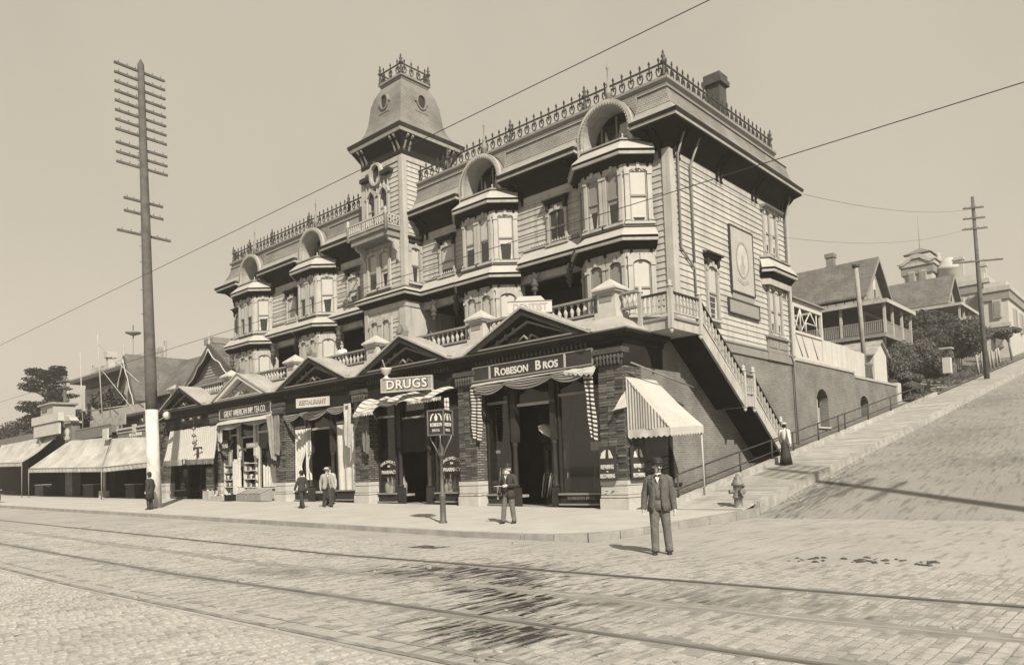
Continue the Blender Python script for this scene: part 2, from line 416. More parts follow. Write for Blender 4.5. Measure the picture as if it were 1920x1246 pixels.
# far kerb of the side street and its corner
b = MB(); b.box(20, 40, -7.35, 1.2, -.2, .14)
b.add([(20, 1.2, -.2), (40, 1.2, -.2), (40, 120, RZ(120) - .2), (20, 120, RZ(120) - .2), (20, 1.2, .14), (40, 1.2, .14), (40, 120, RZ(120) + .14), (20, 120, RZ(120) + .14)],
      [(0, 1, 2, 3), (4, 5, 6, 7), (0, 1, 5, 4), (1, 2, 6, 5), (2, 3, 7, 6), (3, 0, 4, 7)])
struct(b.build('far_corner_walk', MWALK))
# front sidewalk with rounded corner
xs = [-200, -120] + rng(-80, 2.0, 42)
arc = [(KX - 2.0 + 2.0 * math.sin(t), KY + 2.0 - 2.0 * math.cos(t)) for t in rng(0, PI / 2, 8)]
edge = [(x, KY) for x in xs[:-1]] + arc + [(KX, -2.5), (KX, 0), (KX, 1.0)]
b = MB()
kv = .16
top = [(x, y, WZ(x, y) if y < -1 else max(WZ(x, y), PZ(y) - .0)) for (x, y) in [(e[0] if e[1] < -5.4 and e[0] < 1.9 else e[0] - kv * 1.0, e[1] + kv if e[1] <= KY + .001 else e[1]) for e in edge]]
back = [(min(e[0], 1.8), 1.0 if e[0] > -.2 else .3) for e in edge]
for i in range(len(edge) - 1):
    a, c = top[i], top[i + 1]
    # strips from kerb back to the shop fronts
    rows = 4
    pa = [(a[0] + (back[i][0] - a[0]) * k / rows, a[1] + (back[i][1] - a[1]) * k / rows) for k in range(rows + 1)]
    pc = [(c[0] + (back[i + 1][0] - c[0]) * k / rows, c[1] + (back[i + 1][1] - c[1]) * k / rows) for k in range(rows + 1)]
    for k in range(rows):
        b.add([(p[0], p[1], WZ(*p)) for p in (pa[k], pc[k], pc[k + 1], pa[k + 1])], [(0, 1, 2, 3)])
walk = struct(b.build('sidewalk', MWALK))
# kerb stones, laid end to end (parts of the walk)
def kerbstone(p, q, h0=-.15, up=.006):
    p = Vector((p[0], p[1])); q = Vector((q[0], q[1])); d = (q - p).normalized(); nn = Vector((-d.y, d.x)) * kv
    p2 = p + d * .012; q2 = q - d * .012
    b = MB(); vs = []
    for z in (0, 1):
        for w in (p2, q2, q2 + nn, p2 + nn): vs.append((w.x, w.y, (WZ(w.x, max(w.y, KY)) + up) if z else SZ(w.x) + h0))
    b.add(vs, [(0, 3, 2, 1), (4, 5, 6, 7), (0, 1, 5, 4), (1, 2, 6, 5), (2, 3, 7, 6), (3, 0, 4, 7)])
    return b.build('kerb_stone', MKERB, walk)
x = -76.0
while x < 1.85:
    l_ = random.uniform(1.7, 2.5); e = min(x + l_, 1.9)
    kerbstone((x, KY), (e, KY), up=random.uniform(.003, .014)); x = e
for i in range(0, len(arc) - 2, 2): kerbstone(arc[i], arc[i + 2])
y = KY + 2.0
while y < .9: kerbstone((KX, y), (KX, min(y + 1.6, 1.0))); y += 1.6
# plank sidewalk up the hill: every plank its own piece
pw = struct(MB().add([(1.3, .1, PZ(.1) - .12), (KX - .2, .1, PZ(.1) - .12), (KX - .2, 120, PZ(120) - .12), (1.3, 120, PZ(120) - .12)], [(0, 1, 2, 3)]).build('plank_sidewalk', MEARTH))
pls = []
for i in range(3):
    bb = MB(); w = .295
    bb.box(-1.21 + .01 * i, 1.21 - .012 * i, 0, w - .022, -.06, .0)
    me = bb.mesh('plank'); me.transform(Matrix.Rotation(math.atan(RK), 4, 'X')); me.materials.append(MPLANK); pls.append(me)
y = .04; k = 0
while y < 46:
    o = link('plank', random.choice(pls), pw, (2.6 + random.uniform(-.015, .015), y, PZ(y) + random.uniform(-.006, .008))); y += .295 * math.cos(math.atan(RK)); k += 1
bb = MB(); bb.add([(1.42, 46, PZ(46)), (KX - .1, 46, PZ(46)), (KX - .1, 120, PZ(120)), (1.42, 120, PZ(120))], [(0, 1, 2, 3)])
bb.build('far_planking', MPLANK, pw)
# timber kerbs of the plank walk
def ramp_beam(x0, x1, y0, y1, dz0, dz1, name, material, parent):
    b = MB()
    b.add([(x0, y0, PZ(y0) + dz0), (x1, y0, PZ(y0) + dz0), (x1, y1, PZ(y1) + dz0), (x0, y1, PZ(y1) + dz0), (x0, y0, PZ(y0) + dz1), (x1, y0, PZ(y0) + dz1), (x1, y1, PZ(y1) + dz1), (x0, y1, PZ(y1) + dz1)],
          [(0, 3, 2, 1), (4, 5, 6, 7), (0, 1, 5, 4), (1, 2, 6, 5), (2, 3, 7, 6), (3, 0, 4, 7)])
    return b.build(name, material, parent)
MTIMB = mat('kerb_timber', .27, var=.3, sc=2.5, rough=.9, bump=.4, ovar=.12)
y = .2
while y < 34:
    e = min(y + random.uniform(3.6, 4.6), 34); ramp_beam(1.28, 1.46, y + .01, e, -.3, .21 + random.uniform(-.01, .015), 'timber', MTIMB, pw); y = e
y = 1.0
while y < 118:
    e = y + random.uniform(3.6, 4.8); ramp_beam(KX - .2, KX + .02, y + .012, e, -.5, .035 + random.uniform(-.012, .012), 'kerb_timber', MTIMB, pw); y = e
# strip between the plank walk and the wall
grid([-.3, 1.29], [.3, 3.3, 10, 31], lambda x, y: PZ(y) - .05, 'areaway_path', MEARTH)

# ---- steel rails in the street
MJOINT = mat('joint_dirt', .185, var=.3, sc=3)
grid([-14.9, 0, 4, 12.6], [-16.0, -15, -9.05], lambda x, y: SZ(x) + .004, 'joint_dirt', MJOINT)
def rail(y, label, w=.10, dark=.10, h=.012):
    b = MB(); xs = [-250, -80, -40, 0, 60, 150]
    for i in range(len(xs) - 1):
        for (ya, yb, ha) in ((y - w / 2, y + w / 2, h),):
            x0, x1 = xs[i], xs[i + 1]
            b.add([(x0, ya, SZ(x0) - .05), (x1, ya, SZ(x1) - .05), (x1, yb, SZ(x1) - .05), (x0, yb, SZ(x0) - .05), (x0, ya, SZ(x0) + ha), (x1, ya, SZ(x1) + ha), (x1, yb, SZ(x1) + ha), (x0, yb, SZ(x0) + ha)],
                  [(0, 3, 2, 1), (4, 5, 6, 7), (0, 1, 5, 4), (1, 2, 6, 5), (2, 3, 7, 6), (3, 0, 4, 7)])
    return tag(b.build('street_rail', mat('rail_steel', dark, var=.3, rough=.5)), label, 'rail', 'steel car rails laid along the street')
rail(-11.4, 'dark steel rail closest to the kerb and sidewalk', .075, .08, .02)
rail(-13.05, 'faint flat steel cable slot between the two dark rails', .06, .24)
rail(-14.7, 'dark steel rail second nearest the viewer, crossing the stained paving', .06, .12, .02)
rail(-16.38, 'pale double grooved rail nearest the viewer at lower left', .05, .30)
b = MB()
for i, (x0, x1) in enumerate(((-250, -40), (-40, 0), (0, 60))):
    b.add([(x0, -16.31, SZ(x0) + .006), (x1, -16.31, SZ(x1) + .006), (x1, -16.22, SZ(x1) + .006), (x0, -16.22, SZ(x0) + .006)], [(0, 1, 2, 3)])
struct(b.build('rail_gutter', mat('gutter_dirt', .17, var=.6, sc=3)))
# ---- paving bricks in the foreground: nearest 300 singly, the rest joined
def bricks():
    near = []; far = []
    cx, cy = 13.62, -20.58
    rows = []
    x = -15.0
    while x < 12.6:
        j = 0; y = -16.05 + random.uniform(0, .2)
        while y < -9.0:
            l_ = .205
            if min(abs((y + l_ / 2) - q) for q in (-11.4, -13.05, -14.7)) > .17:
                rows.append((x, y, l_))
            y += l_ + .016
        x += .114
    fwv = Vector((fw.x, fw.y)); rtv = Vector((rt.x, rt.y))
    vis = []
    for (x, y, l_) in rows:
        d = Vector((x - cx, y - cy)); dep = d.dot(fwv); lat = d.dot(rtv)
        if dep > 4 and abs(lat / dep) < .70: vis.append((dep, x, y, l_))
    vis.sort()
    # below the lower frame edge is out of view: about 6.4 m ahead is the first visible row
    inview = [v for v in vis if v[0] > 1.55 * 1415 / (1246 - 813 - .0366 * (v[1] * 0)) ]
    near = inview[:300]; rest = inview[300:11000]
    par = bpy.data.objects['main_street']
    mes = []
    for i in range(5):
        b = MB(); t = [random.uniform(-.004, .004) for _ in range(4)]
        b.add([(0, 0, -.03), (.098, 0, -.03), (.098, .205, -.03), (0, .205, -.03), (.004, .004, .012 + t[0]), (.094, .004, .012 + t[1]), (.094, .201, .012 + t[2]), (.004, .201, .012 + t[3])],
              [(4, 5, 6, 7), (0, 1, 5, 4), (1, 2, 6, 5), (2, 3, 7, 6), (3, 0, 4, 7)])
        me = b.mesh('paving_brick'); me.materials.append(MBRO); mes.append(me)
    for (d, x, y, l_) in near:
        link('paving_brick', random.choice(mes), par, (x, y, SZ(x) + random.uniform(0, .004)))
    b = MB()
    for (d, x, y, l_) in rest:
        z = SZ(x) + .005 + random.uniform(0, .006); h = [random.uniform(-.004, .004) for _ in range(4)]
        b.add([(x, y, z - .03), (x + .098, y, z - .03), (x + .098, y + .205, z - .03), (x, y + .205, z - .03), (x + .004, y + .004, z + h[0]), (x + .094, y + .004, z + h[1]), (x + .094, y + .201, z + h[2]), (x + .004, y + .201, z + h[3])],
              [(4, 5, 6, 7), (0, 1, 5, 4), (1, 2, 6, 5), (2, 3, 7, 6), (3, 0, 4, 7)])
    o = b.build('brick_paving', MBRI, par); stuff(o)
def variant(m, name, island=0, ovar=0, amt=.25):
    q = m.copy(); q.name = name; n = q.node_tree; l = n.links.new; p = n.nodes['Principled BSDF']
    src = p.inputs['Base Color'].links[0].from_socket
    if island: s = n.nodes.new('ShaderNodeNewGeometry').outputs['Random Per Island']
    else: s = n.nodes.new('ShaderNodeObjectInfo').outputs['Random']
    r = n.nodes.new('ShaderNodeMapRange'); r.inputs['From Min'].default_value = .0; r.inputs['From Max'].default_value = .3; r.clamp = True
    r.inputs['To Min'].default_value = 1 - amt; r.inputs['To Max'].default_value = 1.06; l(s, r.inputs['Value'])
    mx = n.nodes.new('ShaderNodeMix'); mx.data_type = 'RGBA'; mx.blend_type = 'MULTIPLY'; mx.inputs['Factor'].default_value = 1
    cb = n.nodes.new('ShaderNodeCombineColor')
    for i in range(3): l(r.outputs[0], cb.inputs[i])
    l(src, mx.inputs['A']); l(cb.outputs[0], mx.inputs['B']); l(mx.outputs['Result'], p.inputs['Base Color'])
    return q
MBRI = variant(MBRST, 'street_brick_island', island=1, amt=.24); MBRO = variant(MBRST, 'street_brick_each', ovar=1, amt=.24)
bricks()
# small granite setts at the lower left corner
b = MB(); n_ = 0
x = -9.0
while x < 10.5:
    y = -20.2 + random.uniform(0, .1)
    while y < -16.5:
        d = Vector((x - 13.62, y + 20.58, 0)); dep = d.dot(fh); lat = d.dot(rt)
        if dep > 4.0 and abs(lat / dep) < .70:
            z = SZ(x) + random.uniform(.0, .012); r_ = .012
            b.add([(x, y, z - .03), (x + .13, y, z - .03), (x + .13, y + .09, z - .03), (x, y + .09, z - .03), (x + r_, y + r_, z + .01), (x + .13 - r_, y + r_, z + .01), (x + .13 - r_, y + .09 - r_, z + .01), (x + r_, y + .09 - r_, z + .01)],
                  [(4, 5, 6, 7), (0, 1, 5, 4), (1, 2, 6, 5), (2, 3, 7, 6), (3, 0, 4, 7)]); n_ += 1
        y += .103
    x += .145
stuff(b.build('granite_setts', MBRI, bpy.data.objects['main_street']))
# ------------------------------------------------------------------ the corner building
B = thing('commercial_building', 'wooden three-storey corner building with mansard roof, tower, bay windows and shops along the street', 'building', (-16, 7, .5))
FY = 3.5; WL = -32.0; WB = 14.15
BX = [-2.36, -9.05, -22.3, -29.0]
TX0, TX1, TY, TB = -16.75, -13.72, 2.45, 5.65
GAPS = [(-7.45, -3.95), (TX1, -10.7), (-20.65, TX0), (-27.35, -23.95), (WL, -30.65)]

BOARD_H = .232
def siding(Mf, w, z0, z1, part):
    """clapboards one by one over a wall part; Mf at the left foot of the wall"""
    b = MB(); b.add([(0, 0, 0), (w, 0, 0), (w, -.04, 0), (0, -.04, 0), (0, 0, BOARD_H), (w, 0, BOARD_H), (w, -.006, BOARD_H), (0, -.006, BOARD_H)],
                    [(0, 3, 2, 1), (3, 2, 6, 7), (0, 4, 7, 3), (1, 2, 6, 5), (4, 5, 6, 7)])
    me = b.mesh('board'); me.materials.append(MSIDE)
    ang = Mf.to_euler().z; z = z0
    while z < z1 - .02:
        if z + BOARD_H > z1:
            z = z1 - BOARD_H
        p = Mf @ Vector((0, 0, 0)); bo = link('board', me, part, (p.x, p.y, z + random.uniform(-.007, .007))); bo.rotation_euler = (0, random.uniform(-.002, .002) * min(1, 2.5 / w), ang)
        z += BOARD_H
def arch_pts(w, h, rise, n=8, x0=0):
    return [(x0 + w / 2 * math.cos(t), h - rise + rise * math.sin(t)) for t in rng(0, PI, n)]
def window(Mf, w, h, blind=.5, bm=None, rise=.1, cas=.11, hood=0, sill=.08, dep=.10, crown=True, mull=0, parent=None, trim=None):
    trim = trim or MTRIM
    b = MB(Mf)
    b.box(-w / 2 - cas, -w / 2, -dep, 0, 0, h); b.box(w / 2, w / 2 + cas, -dep, 0, 0, h)
    ar = arch_pts(w, h, rise)                       # from right to left over the opening
    top = h + cas
    for i in range(len(ar) - 1):
        (xa, za), (xb, zb) = ar[i], ar[i + 1]
        b.prism([(xa, za), (xa, top), (xb, top), (xb, zb)], 'y', -dep, 0)
    b.box(-w / 2 - cas, -w / 2, -dep, 0, h, top); b.box(w / 2, w / 2 + cas, -dep, 0, h, top)
    if sill: b.box(-w / 2 - cas - .06, w / 2 + cas + .06, -dep - .08, 0, -sill, 0)
    if crown:
        b.box(-w / 2 - cas - .02, -w / 2 + .0, -dep - .035, -dep, h - .22, h - .1); b.box(w / 2, w / 2 + cas + .02, -dep - .035, -dep, h - .22, h - .1)
        b.box(-.06, .06, -dep - .05, -dep, h - .02, top + .06)
        b.box(-w / 2 - cas - .02, -w / 2 + .0, -dep - .03, -dep, .08, .16); b.box(w / 2, w / 2 + cas + .02, -dep - .03, -dep, .08, .16)
    fr = b.build('window', trim, parent or B)
    s = MB(Mf); k = .055; mz = h * .50
    s.box(-w / 2, -w / 2 + k, -.05, -.012, 0, h - rise * .6); s.box(w / 2 - k, w / 2, -.05, -.012, 0, h - rise * .6)
    s.box(-w / 2 + k, w / 2 - k, -.05, -.012, 0, .08); s.box(-w / 2 + k, w / 2 - k, -.062, -.012, mz - .035, mz + .035)
    if mull: s.box(-.02, .02, -.045, -.012, .08, mz - .035); s.box(-.02, .02, -.045, -.012, mz + .035, h)
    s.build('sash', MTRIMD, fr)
    p = MB(Mf); p.add([(-w / 2, -.006, 0), (w / 2, -.006, 0)] + [(x, -.006, z) for x, z in ar], [list(range(2 + len(ar)))]); p.build('pane', MGLASS, fr)
    if blind:
        q = MB(Mf); zb = h * (1 - blind); i0 = [(x * .93, z - .02) for x, z in ar if z > zb]
        q.add([(-w / 2 + k * .7, -.011, zb), (w / 2 - k * .7, -.011, zb)] + [(x, -.011, z) for x, z in i0], [list(range(2 + len(i0)))])
        q.build('blind', bm or MBLIND, fr)
        if random.random() < .7:      # lace curtain under the blind, parted
            e = random.uniform(.12, .3) * w; c = MB(Mf)
            c.add([(-w / 2 + k, -.010, .1), (-w / 2 + k + e, -.010, .1), (-w / 2 + k + e * .5, -.010, zb), (-w / 2 + k, -.010, zb)], [(0, 1, 2, 3)]); c.build('curtain', MCURT, fr); c = MB(Mf)
            c.add([(w / 2 - k, -.010, .1), (w / 2 - k - e, -.010, .1), (w / 2 - k - e * .5, -.010, zb), (w / 2 - k, -.010, zb)], [(0, 3, 2, 1)])
            c.build('curtain', MCURT, fr)
    if hood:
        hb = MB(Mf); hw = w / 2 + cas + .1
        hb.box(-hw, hw, -.30, 0, top + .30, top + .36); hb.box(-hw + .05, hw - .05, -.2, 0, top + .2, top + .3)
        hb.box(-hw + .1, -hw + .24, -.16, 0, top - .1, top + .2); hb.box(hw - .24, hw - .1, -.16, 0, top - .1, top + .2)
        hb.build('hood', MDARK2, fr)
        t = MB(Mf); t.add([(-hw, -.30, top + .365), (hw, -.30, top + .365), (hw, 0, top + .47), (-hw, 0, top + .47)], [(0, 1, 2, 3)]); t.build('hood_roof', MBELT, fr)
    return fr
def belt(path, zt, zo, out, parent, frieze=True, name='belt_roof', crest=False, soffit=True):
    s = lambda pr, nm, mt: MB().sweep(pr, path).build(nm, mt, parent)
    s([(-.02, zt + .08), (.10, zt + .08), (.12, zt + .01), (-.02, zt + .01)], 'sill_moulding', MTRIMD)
    s([(-.02, zt), (.03, zt), (out, zo), (out + .02, zo - .035), (-.02, zo - .035)], name, MBELT)
    s([(-.02, zo - .04), (out - .02, zo - .04), (out - .06, zo - .125), (-.02, zo - .125)], 'dark_fascia', MDARK2)  # dark fascia; the crown's shadow line is put into its colour
    s([(-.02, zo - .13), (out, zo - .13), (out - .02, zo - .225), (-.02, zo - .225)], 'lower_moulding', MTRIM)
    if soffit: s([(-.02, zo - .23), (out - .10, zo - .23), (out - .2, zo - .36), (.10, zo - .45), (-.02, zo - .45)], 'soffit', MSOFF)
    if frieze:
        s([(-.02, zo - .455), (.07, zo - .455), (.05, zo - .72), (-.02, zo - .72)], 'frieze', MTRIM)

# --- upper wall parts between the bays, with their boards and windows
wall = MB()
wall.box(WL, 0, FY, FY + .25, 9.6, 14.0)
wall_o = wall.build('front_wall', MSIDE, B)
for (a, c) in GAPS: siding(frame((a, FY, 0)), c - a, 10.75, 13.15, wall_o)
siding(frame((-.75, FY, 0)), .55, 6.3, 13.15, wall_o)
GW = {0: -5.2, 1: -11.8, 2: -19.15, 3: -25.15, 4: -31.45}
for i, gx in GW.items():
    window(frame((gx, FY - .035, 10.88)), .82 if i < 4 else .6, 1.38, blind=(.0, .75, .7, .85, .8)[i], rise=.12, hood=1 if i != 4 else 1, mull=1 if i == 0 else 0)
# corner boards
boxes('corner_board', MTRIM, B, [(-.24, .075, FY - .078, FY + .30, 6.3, 13.3), (-.01, .075, WB - .28, WB + .04, 6.3, 13.3), (WL - .03, WL + .2, FY - .06, FY + .2, 10.4, 13.3)])
# left end wall, back wall
b = MB(); b.box(WL, WL + .2, FY + .25, WB - .3, 6.0, 14.0); b.box(WL, -.2, WB - .3, WB - .1, 1, 14.0)
b.build('rear_wall', MSIDE, B)
# second floor: deep porch with a dark back wall and ceiling
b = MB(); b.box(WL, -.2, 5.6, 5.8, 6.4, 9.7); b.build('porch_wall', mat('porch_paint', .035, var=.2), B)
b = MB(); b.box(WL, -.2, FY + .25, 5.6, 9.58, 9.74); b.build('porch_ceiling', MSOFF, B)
b = MB(); b.box(-35.0, -.02, .92, 5.6, 6.22, 6.42); b.build('porch_floor', MWOOD, B)
# doors at the back of the porch
for x in (-5.6, -12.0, -18.9, -25.4):
    b = MB(); b.box(x - .55, x + .55, 5.52, 5.6, 6.42, 8.9); d = b.build('porch_door', MDARK2, B)
    b = MB(); b.box(x - .32, x + .32, 5.50, 5.52, 7.4, 8.5); b.build('pane', MGLASS, d)

# --- bay windows
FRN, CH = 1.72, .80        # front width, chamfer depth
def bay(i, cx):
    x0, x1 = cx - FRN / 2, cx + FRN / 2
    path = [(x0 - CH, FY), (x0, FY - CH), (x1, FY - CH), (x1 + CH, FY)]
    b = MB(); b.prism([(p[0], p[1]) for p in path] + [(x1 + CH, FY + .3), (x0 - CH, FY + .3)], 'z', 6.42, 13.74)
    by = b.build('bay_window', MSIDE, B)
    belt(path, 10.46, 10.06, .50, by); belt(path, 13.72, 13.26, .50, by)
    zs = (7.15, 10.62)
    for k, z in enumerate(zs):
        h = 2.02 if k else 2.08
        rise = .13 if k else .2
        bl = [[(.50, .5, .97), (.65, .6, .9)], [(.9, .95, .9), (.6, .55, .62)], [(.9, .9, .95), (.5, .55, .62)], [(.9, .9, .95), (.5, .5, .6)]][i][k]
        dk = (i == 0)
        for j, (lx, bf) in enumerate(((-.44, bl[0]), (.44, bl[1]))):
            window(frame((cx + lx, FY - CH, z)), .56, h, blind=bf, bm=MBLINDS if dk else MBLIND, rise=rise, cas=.14)
        a = CH / 2
        window(frame((x1 + a, FY - CH + a, z), PI / 4), .68, h, blind=max(bl[2], .6), rise=rise, cas=.17)
        window(frame((x0 - a, FY - CH + a, z), -PI / 4), .68, h, blind=.7, rise=rise, cas=.17)
    # scalloped row under each belt
    for zz in (9.33, 12.56):
        b = MB()
        for (Mf, w, n) in ((frame((x0, FY - CH, zz)), FRN, 10), (frame((x1, FY - CH, zz), PI / 4), CH * 1.414, 7)):
            b.M = Mf
            for q in range(n):
                u = w * (q + .5) / n; b.prism([(u - w / n * .38, .14), (u + w / n * .38, .14), (u + w / n * .38, .04), (u, 0), (u - w / n * .38, .04)], 'y', -.09, -.0)
        stuff(b.build('scallop_trim', MTRIM, by))
    # small crest of knobs on the upper belt roof
    b = MB()
    for q in range(5):
        t = (q + .5) / 5; b.lathe([(.03, 13.76), (.05, 13.84), (.02, 13.9), (.045, 13.95), (.0, 14.0)], x1 + CH * t - .02, FY - CH + CH * t - .05, 6)
    for q in range(3): b.lathe([(.03, 13.76), (.05, 13.84), (.02, 13.9), (.045, 13.95), (.0, 14.0)], x0 - CH * (q + .5) / 3, FY - CH + CH * (q + .5) / 3 - .05, 6)
    stuff(b.build('crest_knobs', MTRIM, by))
    # brackets under the belts
    br = MB(); br.prism([(0, 0), (-.34, 0), (-.33, -.07), (-.16, -.16), (-.1, -.34), (0, -.4)], 'x', -.045, .045)
    me = br.mesh('bracket'); me.materials.append(MSOFF)
    for zo in (10.06, 13.26):
        pl = [(x0 + .12, FY - CH, zo - .24, 0), (x1 - .12, FY - CH, zo - .24, 0), (cx, FY - CH, zo - .24, 0), (x1 + .14, FY - CH + .14, zo - .24, PI / 4), (x1 + CH - .14, FY - .14, zo - .24, PI / 4)]
        rep('bracket', me, by, pl)
for i, cx in enumerate(BX): bay(i, cx)

# --- belts between the bays, with hanging pendants
GB = [(-7.1, -3.75), (TX1 + .35, -10.3), (-21.0, TX0 - .35), (-27.7, -23.65), (WL - .6, -30.3)]
bw_o = MB().box(WL, -30.7, FY - .02, FY + .02, 9.62, 9.7).build('belt_course', MTRIM, B)
for (a, c) in GB: belt([(a, FY), (c, FY)], 10.88, 10.36, .52, bw_o, frieze=False)
b = MB()
for (a, c) in GB[:4]:
    x = a + .5
    while x < c - .4: b.prism([(x - .05, 11.0), (x + .05, 11.0), (x, 11.1)], 'y', FY - .1, FY - .05); x += .14
stuff(b.build('scallop_trim', MTRIM, bw_o))
pd = MB()
pd.box(-.07, .07, -.07, .07, .2, .62); pd.lathe([(.0, -.62), (.05, -.58), (.09, -.5), (.05, -.42), (.16, -.34), (.19, -.22), (.10, -.16), (.21, -.08), (.22, .02), (.12, .1), (.16, .2), (.08, .3)], 0, 0, 8)
for s in (-1, 1):
    pd.prism([(s * .07, .1), (s * .4, .55), (s * .3, .58), (s * .07, .32)], 'y', -.04, .04)
pd.v = [p * .8 for p in pd.v]; pdm = pd.mesh('pendant'); pdm.materials.append(mat('pendant_paint', .05, var=.3))
for (a, c) in GB[:4]: rep('pendant', pdm, B, [(a + .75, FY - .3, 9.35), (c - .75, FY - .3, 9.35)])
rep('pendant', pdm, B, [(WL + .1, FY - .3, 9.35), (WL + .1, FY + 1.6, 9.35), (-30.9, FY - .2, 9.3)])

# --- tower
b = MB(); b.box(TX0, TX1, TY, TB, 6.42, 17.9)
tw = b.build('tower', MSIDE, B)
siding(frame((TX0, TY, 0)), TX1 - TX0, 10.7, 17.0, tw); siding(frame((TX1, TY, 0), PI / 2), TB - TY, 10.7, 17.0, tw); siding(frame((TX0, TB, 0), -PI / 2), TB - TY, 14.4, 17.0, tw)
siding(frame((TX0, TY, 0)), TX1 - TX0, 6.45, 9.4, tw)
boxes('corner_board', MTRIM, tw, [(TX1 - .2, TX1 + .09, TY - .085, TY + .2, 10.6, 16.9), (TX0 - .08, TX0 + .18, TY - .085, TY + .2, 6.42, 16.9), (TX1 - .38, TX1 + .08, TY - .1, TY + .3, 6.42, 9.6)])
tp = [(TX0, FY), (TX0, TY), (TX1, TY), (TX1, FY + .1)]
belt(tp, 10.6, 10.38, .42, tw)
window(frame((-16.03, TY - .04, 10.78)), .62, 1.78, blind=.55, cas=.13); window(frame((-15.12, TY - .04, 10.78)), .62, 1.78, blind=.6, cas=.13)
window(frame((-16.0, TY - .04, 7.0)), .58, 2.2, blind=.95, rise=.2, cas=.13); window(frame((-15.1, TY - .04, 7.0)), .58, 2.2, blind=.95, rise=.2, cas=.13)
ws = window(frame((TX1 + .04, 3.04, 10.8), PI / 2), .56, 1.72, blind=.55, cas=.14)
b = MB(); b.box(TX1, TX1 + .22, 2.6, 3.5, 12.95, 13.05); b.box(TX1, TX1 + .15, 2.65, 3.45, 12.75, 12.95); b.build('hood', MDARK2, ws)
# paired pointed windows with the round niche
for x in (-16.02, -15.06):
    Mf = frame((x, TY - .04, 14.1)); w_, h_ = .60, 1.66
    b = MB(Mf); ar = [(w_ / 2, 1.2), (w_ / 2 - .02, 1.36), (.16, 1.5), (.0, h_), (-.16, 1.5), (-w_ / 2 + .02, 1.36), (-w_ / 2, 1.2)]
    b.box(-w_ / 2 - .13, -w_ / 2, -.12, 0, 0, 1.2); b.box(w_ / 2, w_ / 2 + .13, -.12, 0, 0, 1.2)
    for q in range(len(ar) - 1):
        (xa, za), (xb, zb) = ar[q], ar[q + 1]; oa = (xa * 1.5, za + .16); ob = (xb * 1.5, zb + .16)
        b.prism([(xa, za), oa, ob, (xb, zb)], 'y', -.12, 0)
    fr = b.build('pointed_window', MTRIM, B)
    p = MB(Mf); p.add([(-w_ / 2, -.006, 0), (w_ / 2, -.006, 0)] + [(q[0], -.006, q[1]) for q in ar], [list(range(2 + len(ar)))]); p.build('pane', MGLASS, fr)
    c = MB(Mf); c.add([(-w_ / 2 + .03, -.012, .02), (-.02, -.012, .02), (-.08, -.012, 1.0), (-w_ / 2 + .03, -.012, 1.15)], [(0, 1, 2, 3)]); c.build('curtain', MCURT, fr)
    s = MB(Mf); s.box(-w_ / 2, w_ / 2, -.04, -.013, .62, .68); s.build('sash', MTRIMD, fr)
b = MB(frame((-15.54, TY - .04, 15.4)))      # lace tracery between the arches
for q in range(7):
    u = -.85 + q * .283; zz = .12 + .28 * abs(math.sin(q * 1.05))
    b.lathe([(.0, zz), (.09, zz + .08), (.0, zz + .18)], u, -.07, 6); b.box(u - .02, u + .02, -.09, -.04, zz + .1, zz + .55)
stuff(b.build('tracery', MTRIM, tw))
ov = MB(frame((-15.54, TY - .04, 16.5)))
def oval_ring(b, rx, rz, t, y0, y1, n=20):
    for q in range(n):
        a, c = 2 * PI * q / n, 2 * PI * (q + 1) / n
        P = lambda an, k: ((rx + k) * math.cos(an), (rz + k) * math.sin(an))
        b.prism([P(a, 0), P(a, t), P(c, t), P(c, 0)], 'y', y0, y1)
oval_ring(ov, .34, .46, .13, -.2, 0)
od = ov.build('oval_niche', MTRIM, B)
p = MB(frame((-15.54, TY - .04, 16.5))); p.prism([(.34 * math.cos(2 * PI * q / 20), .46 * math.sin(2 * PI * q / 20)) for q in range(20)], 'y', -.02, -.01); p.build('pane', MGLASS, od)
p = MB(frame((-15.54, TY - .04, 16.2))); p.add([(-.16, -.03, -.12), (.1, -.03, -.12), (.02, -.03, .28)], [(0, 1, 2)]); p.build('curtain', MCURT, od)
b = MB(); boxes('hood', MDARK2, tw, [(-16.7, -15.98, TY - .3, TY, 16.3, 16.5), (-15.1, -14.35, TY - .3, TY, 16.3, 16.5)])
# tower balcony
b = MB(); b.box(-16.85, -13.85, 1.5, TY, 13.28, 13.42); b.box(-16.75, -13.95, 1.6, TY, 12.98, 13.28)
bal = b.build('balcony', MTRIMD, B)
b = MB(); b.box(-16.85, -13.85, 1.46, 1.54, 13.92, 13.99); b.box(-16.85, -13.85, 1.46, 1.54, 13.46, 13.52); b.box(-13.93, -13.86, 1.5, TY, 13.92, 13.99); b.box(-13.93, -13.86, 1.5, TY, 13.46, 13.52); b.box(-16.85, -16.78, 1.5, TY, 13.92, 13.99)
for x in (-16.83, -13.88): b.lathe([(.08, 13.2), (.08, 13.95), (.12, 14.0), (.05, 14.08), (.1, 14.18), (.0, 14.3)], x, 1.5, 8)
b.build('balcony_rail', MTRIM, bal)
bl = MB(); bl.lathe([(.025, 0), (.045, .12), (.02, .25), (.045, .34), (.025, .42)], 0, 0, 5)
me = bl.mesh('baluster'); me.materials.append(MTRIM)
rep('baluster', me, bal, [(-16.7 + .17 * k, 1.5, 13.5) for k in range(17)] + [(-13.89, 1.65 + .17 * k, 13.5) for k in range(5)])
for x in (-16.6, -14.1):
    b = MB(); b.prism([(TY, 12.98), (1.75, 12.98), (1.78, 12.82), (2.05, 12.72), (2.12, 12.45), (2.3, 12.3), (2.32, 11.95), (TY, 11.8)], 'x', x - .06, x + .06)
    b.build('balcony_bracket', MTRIM, bal)
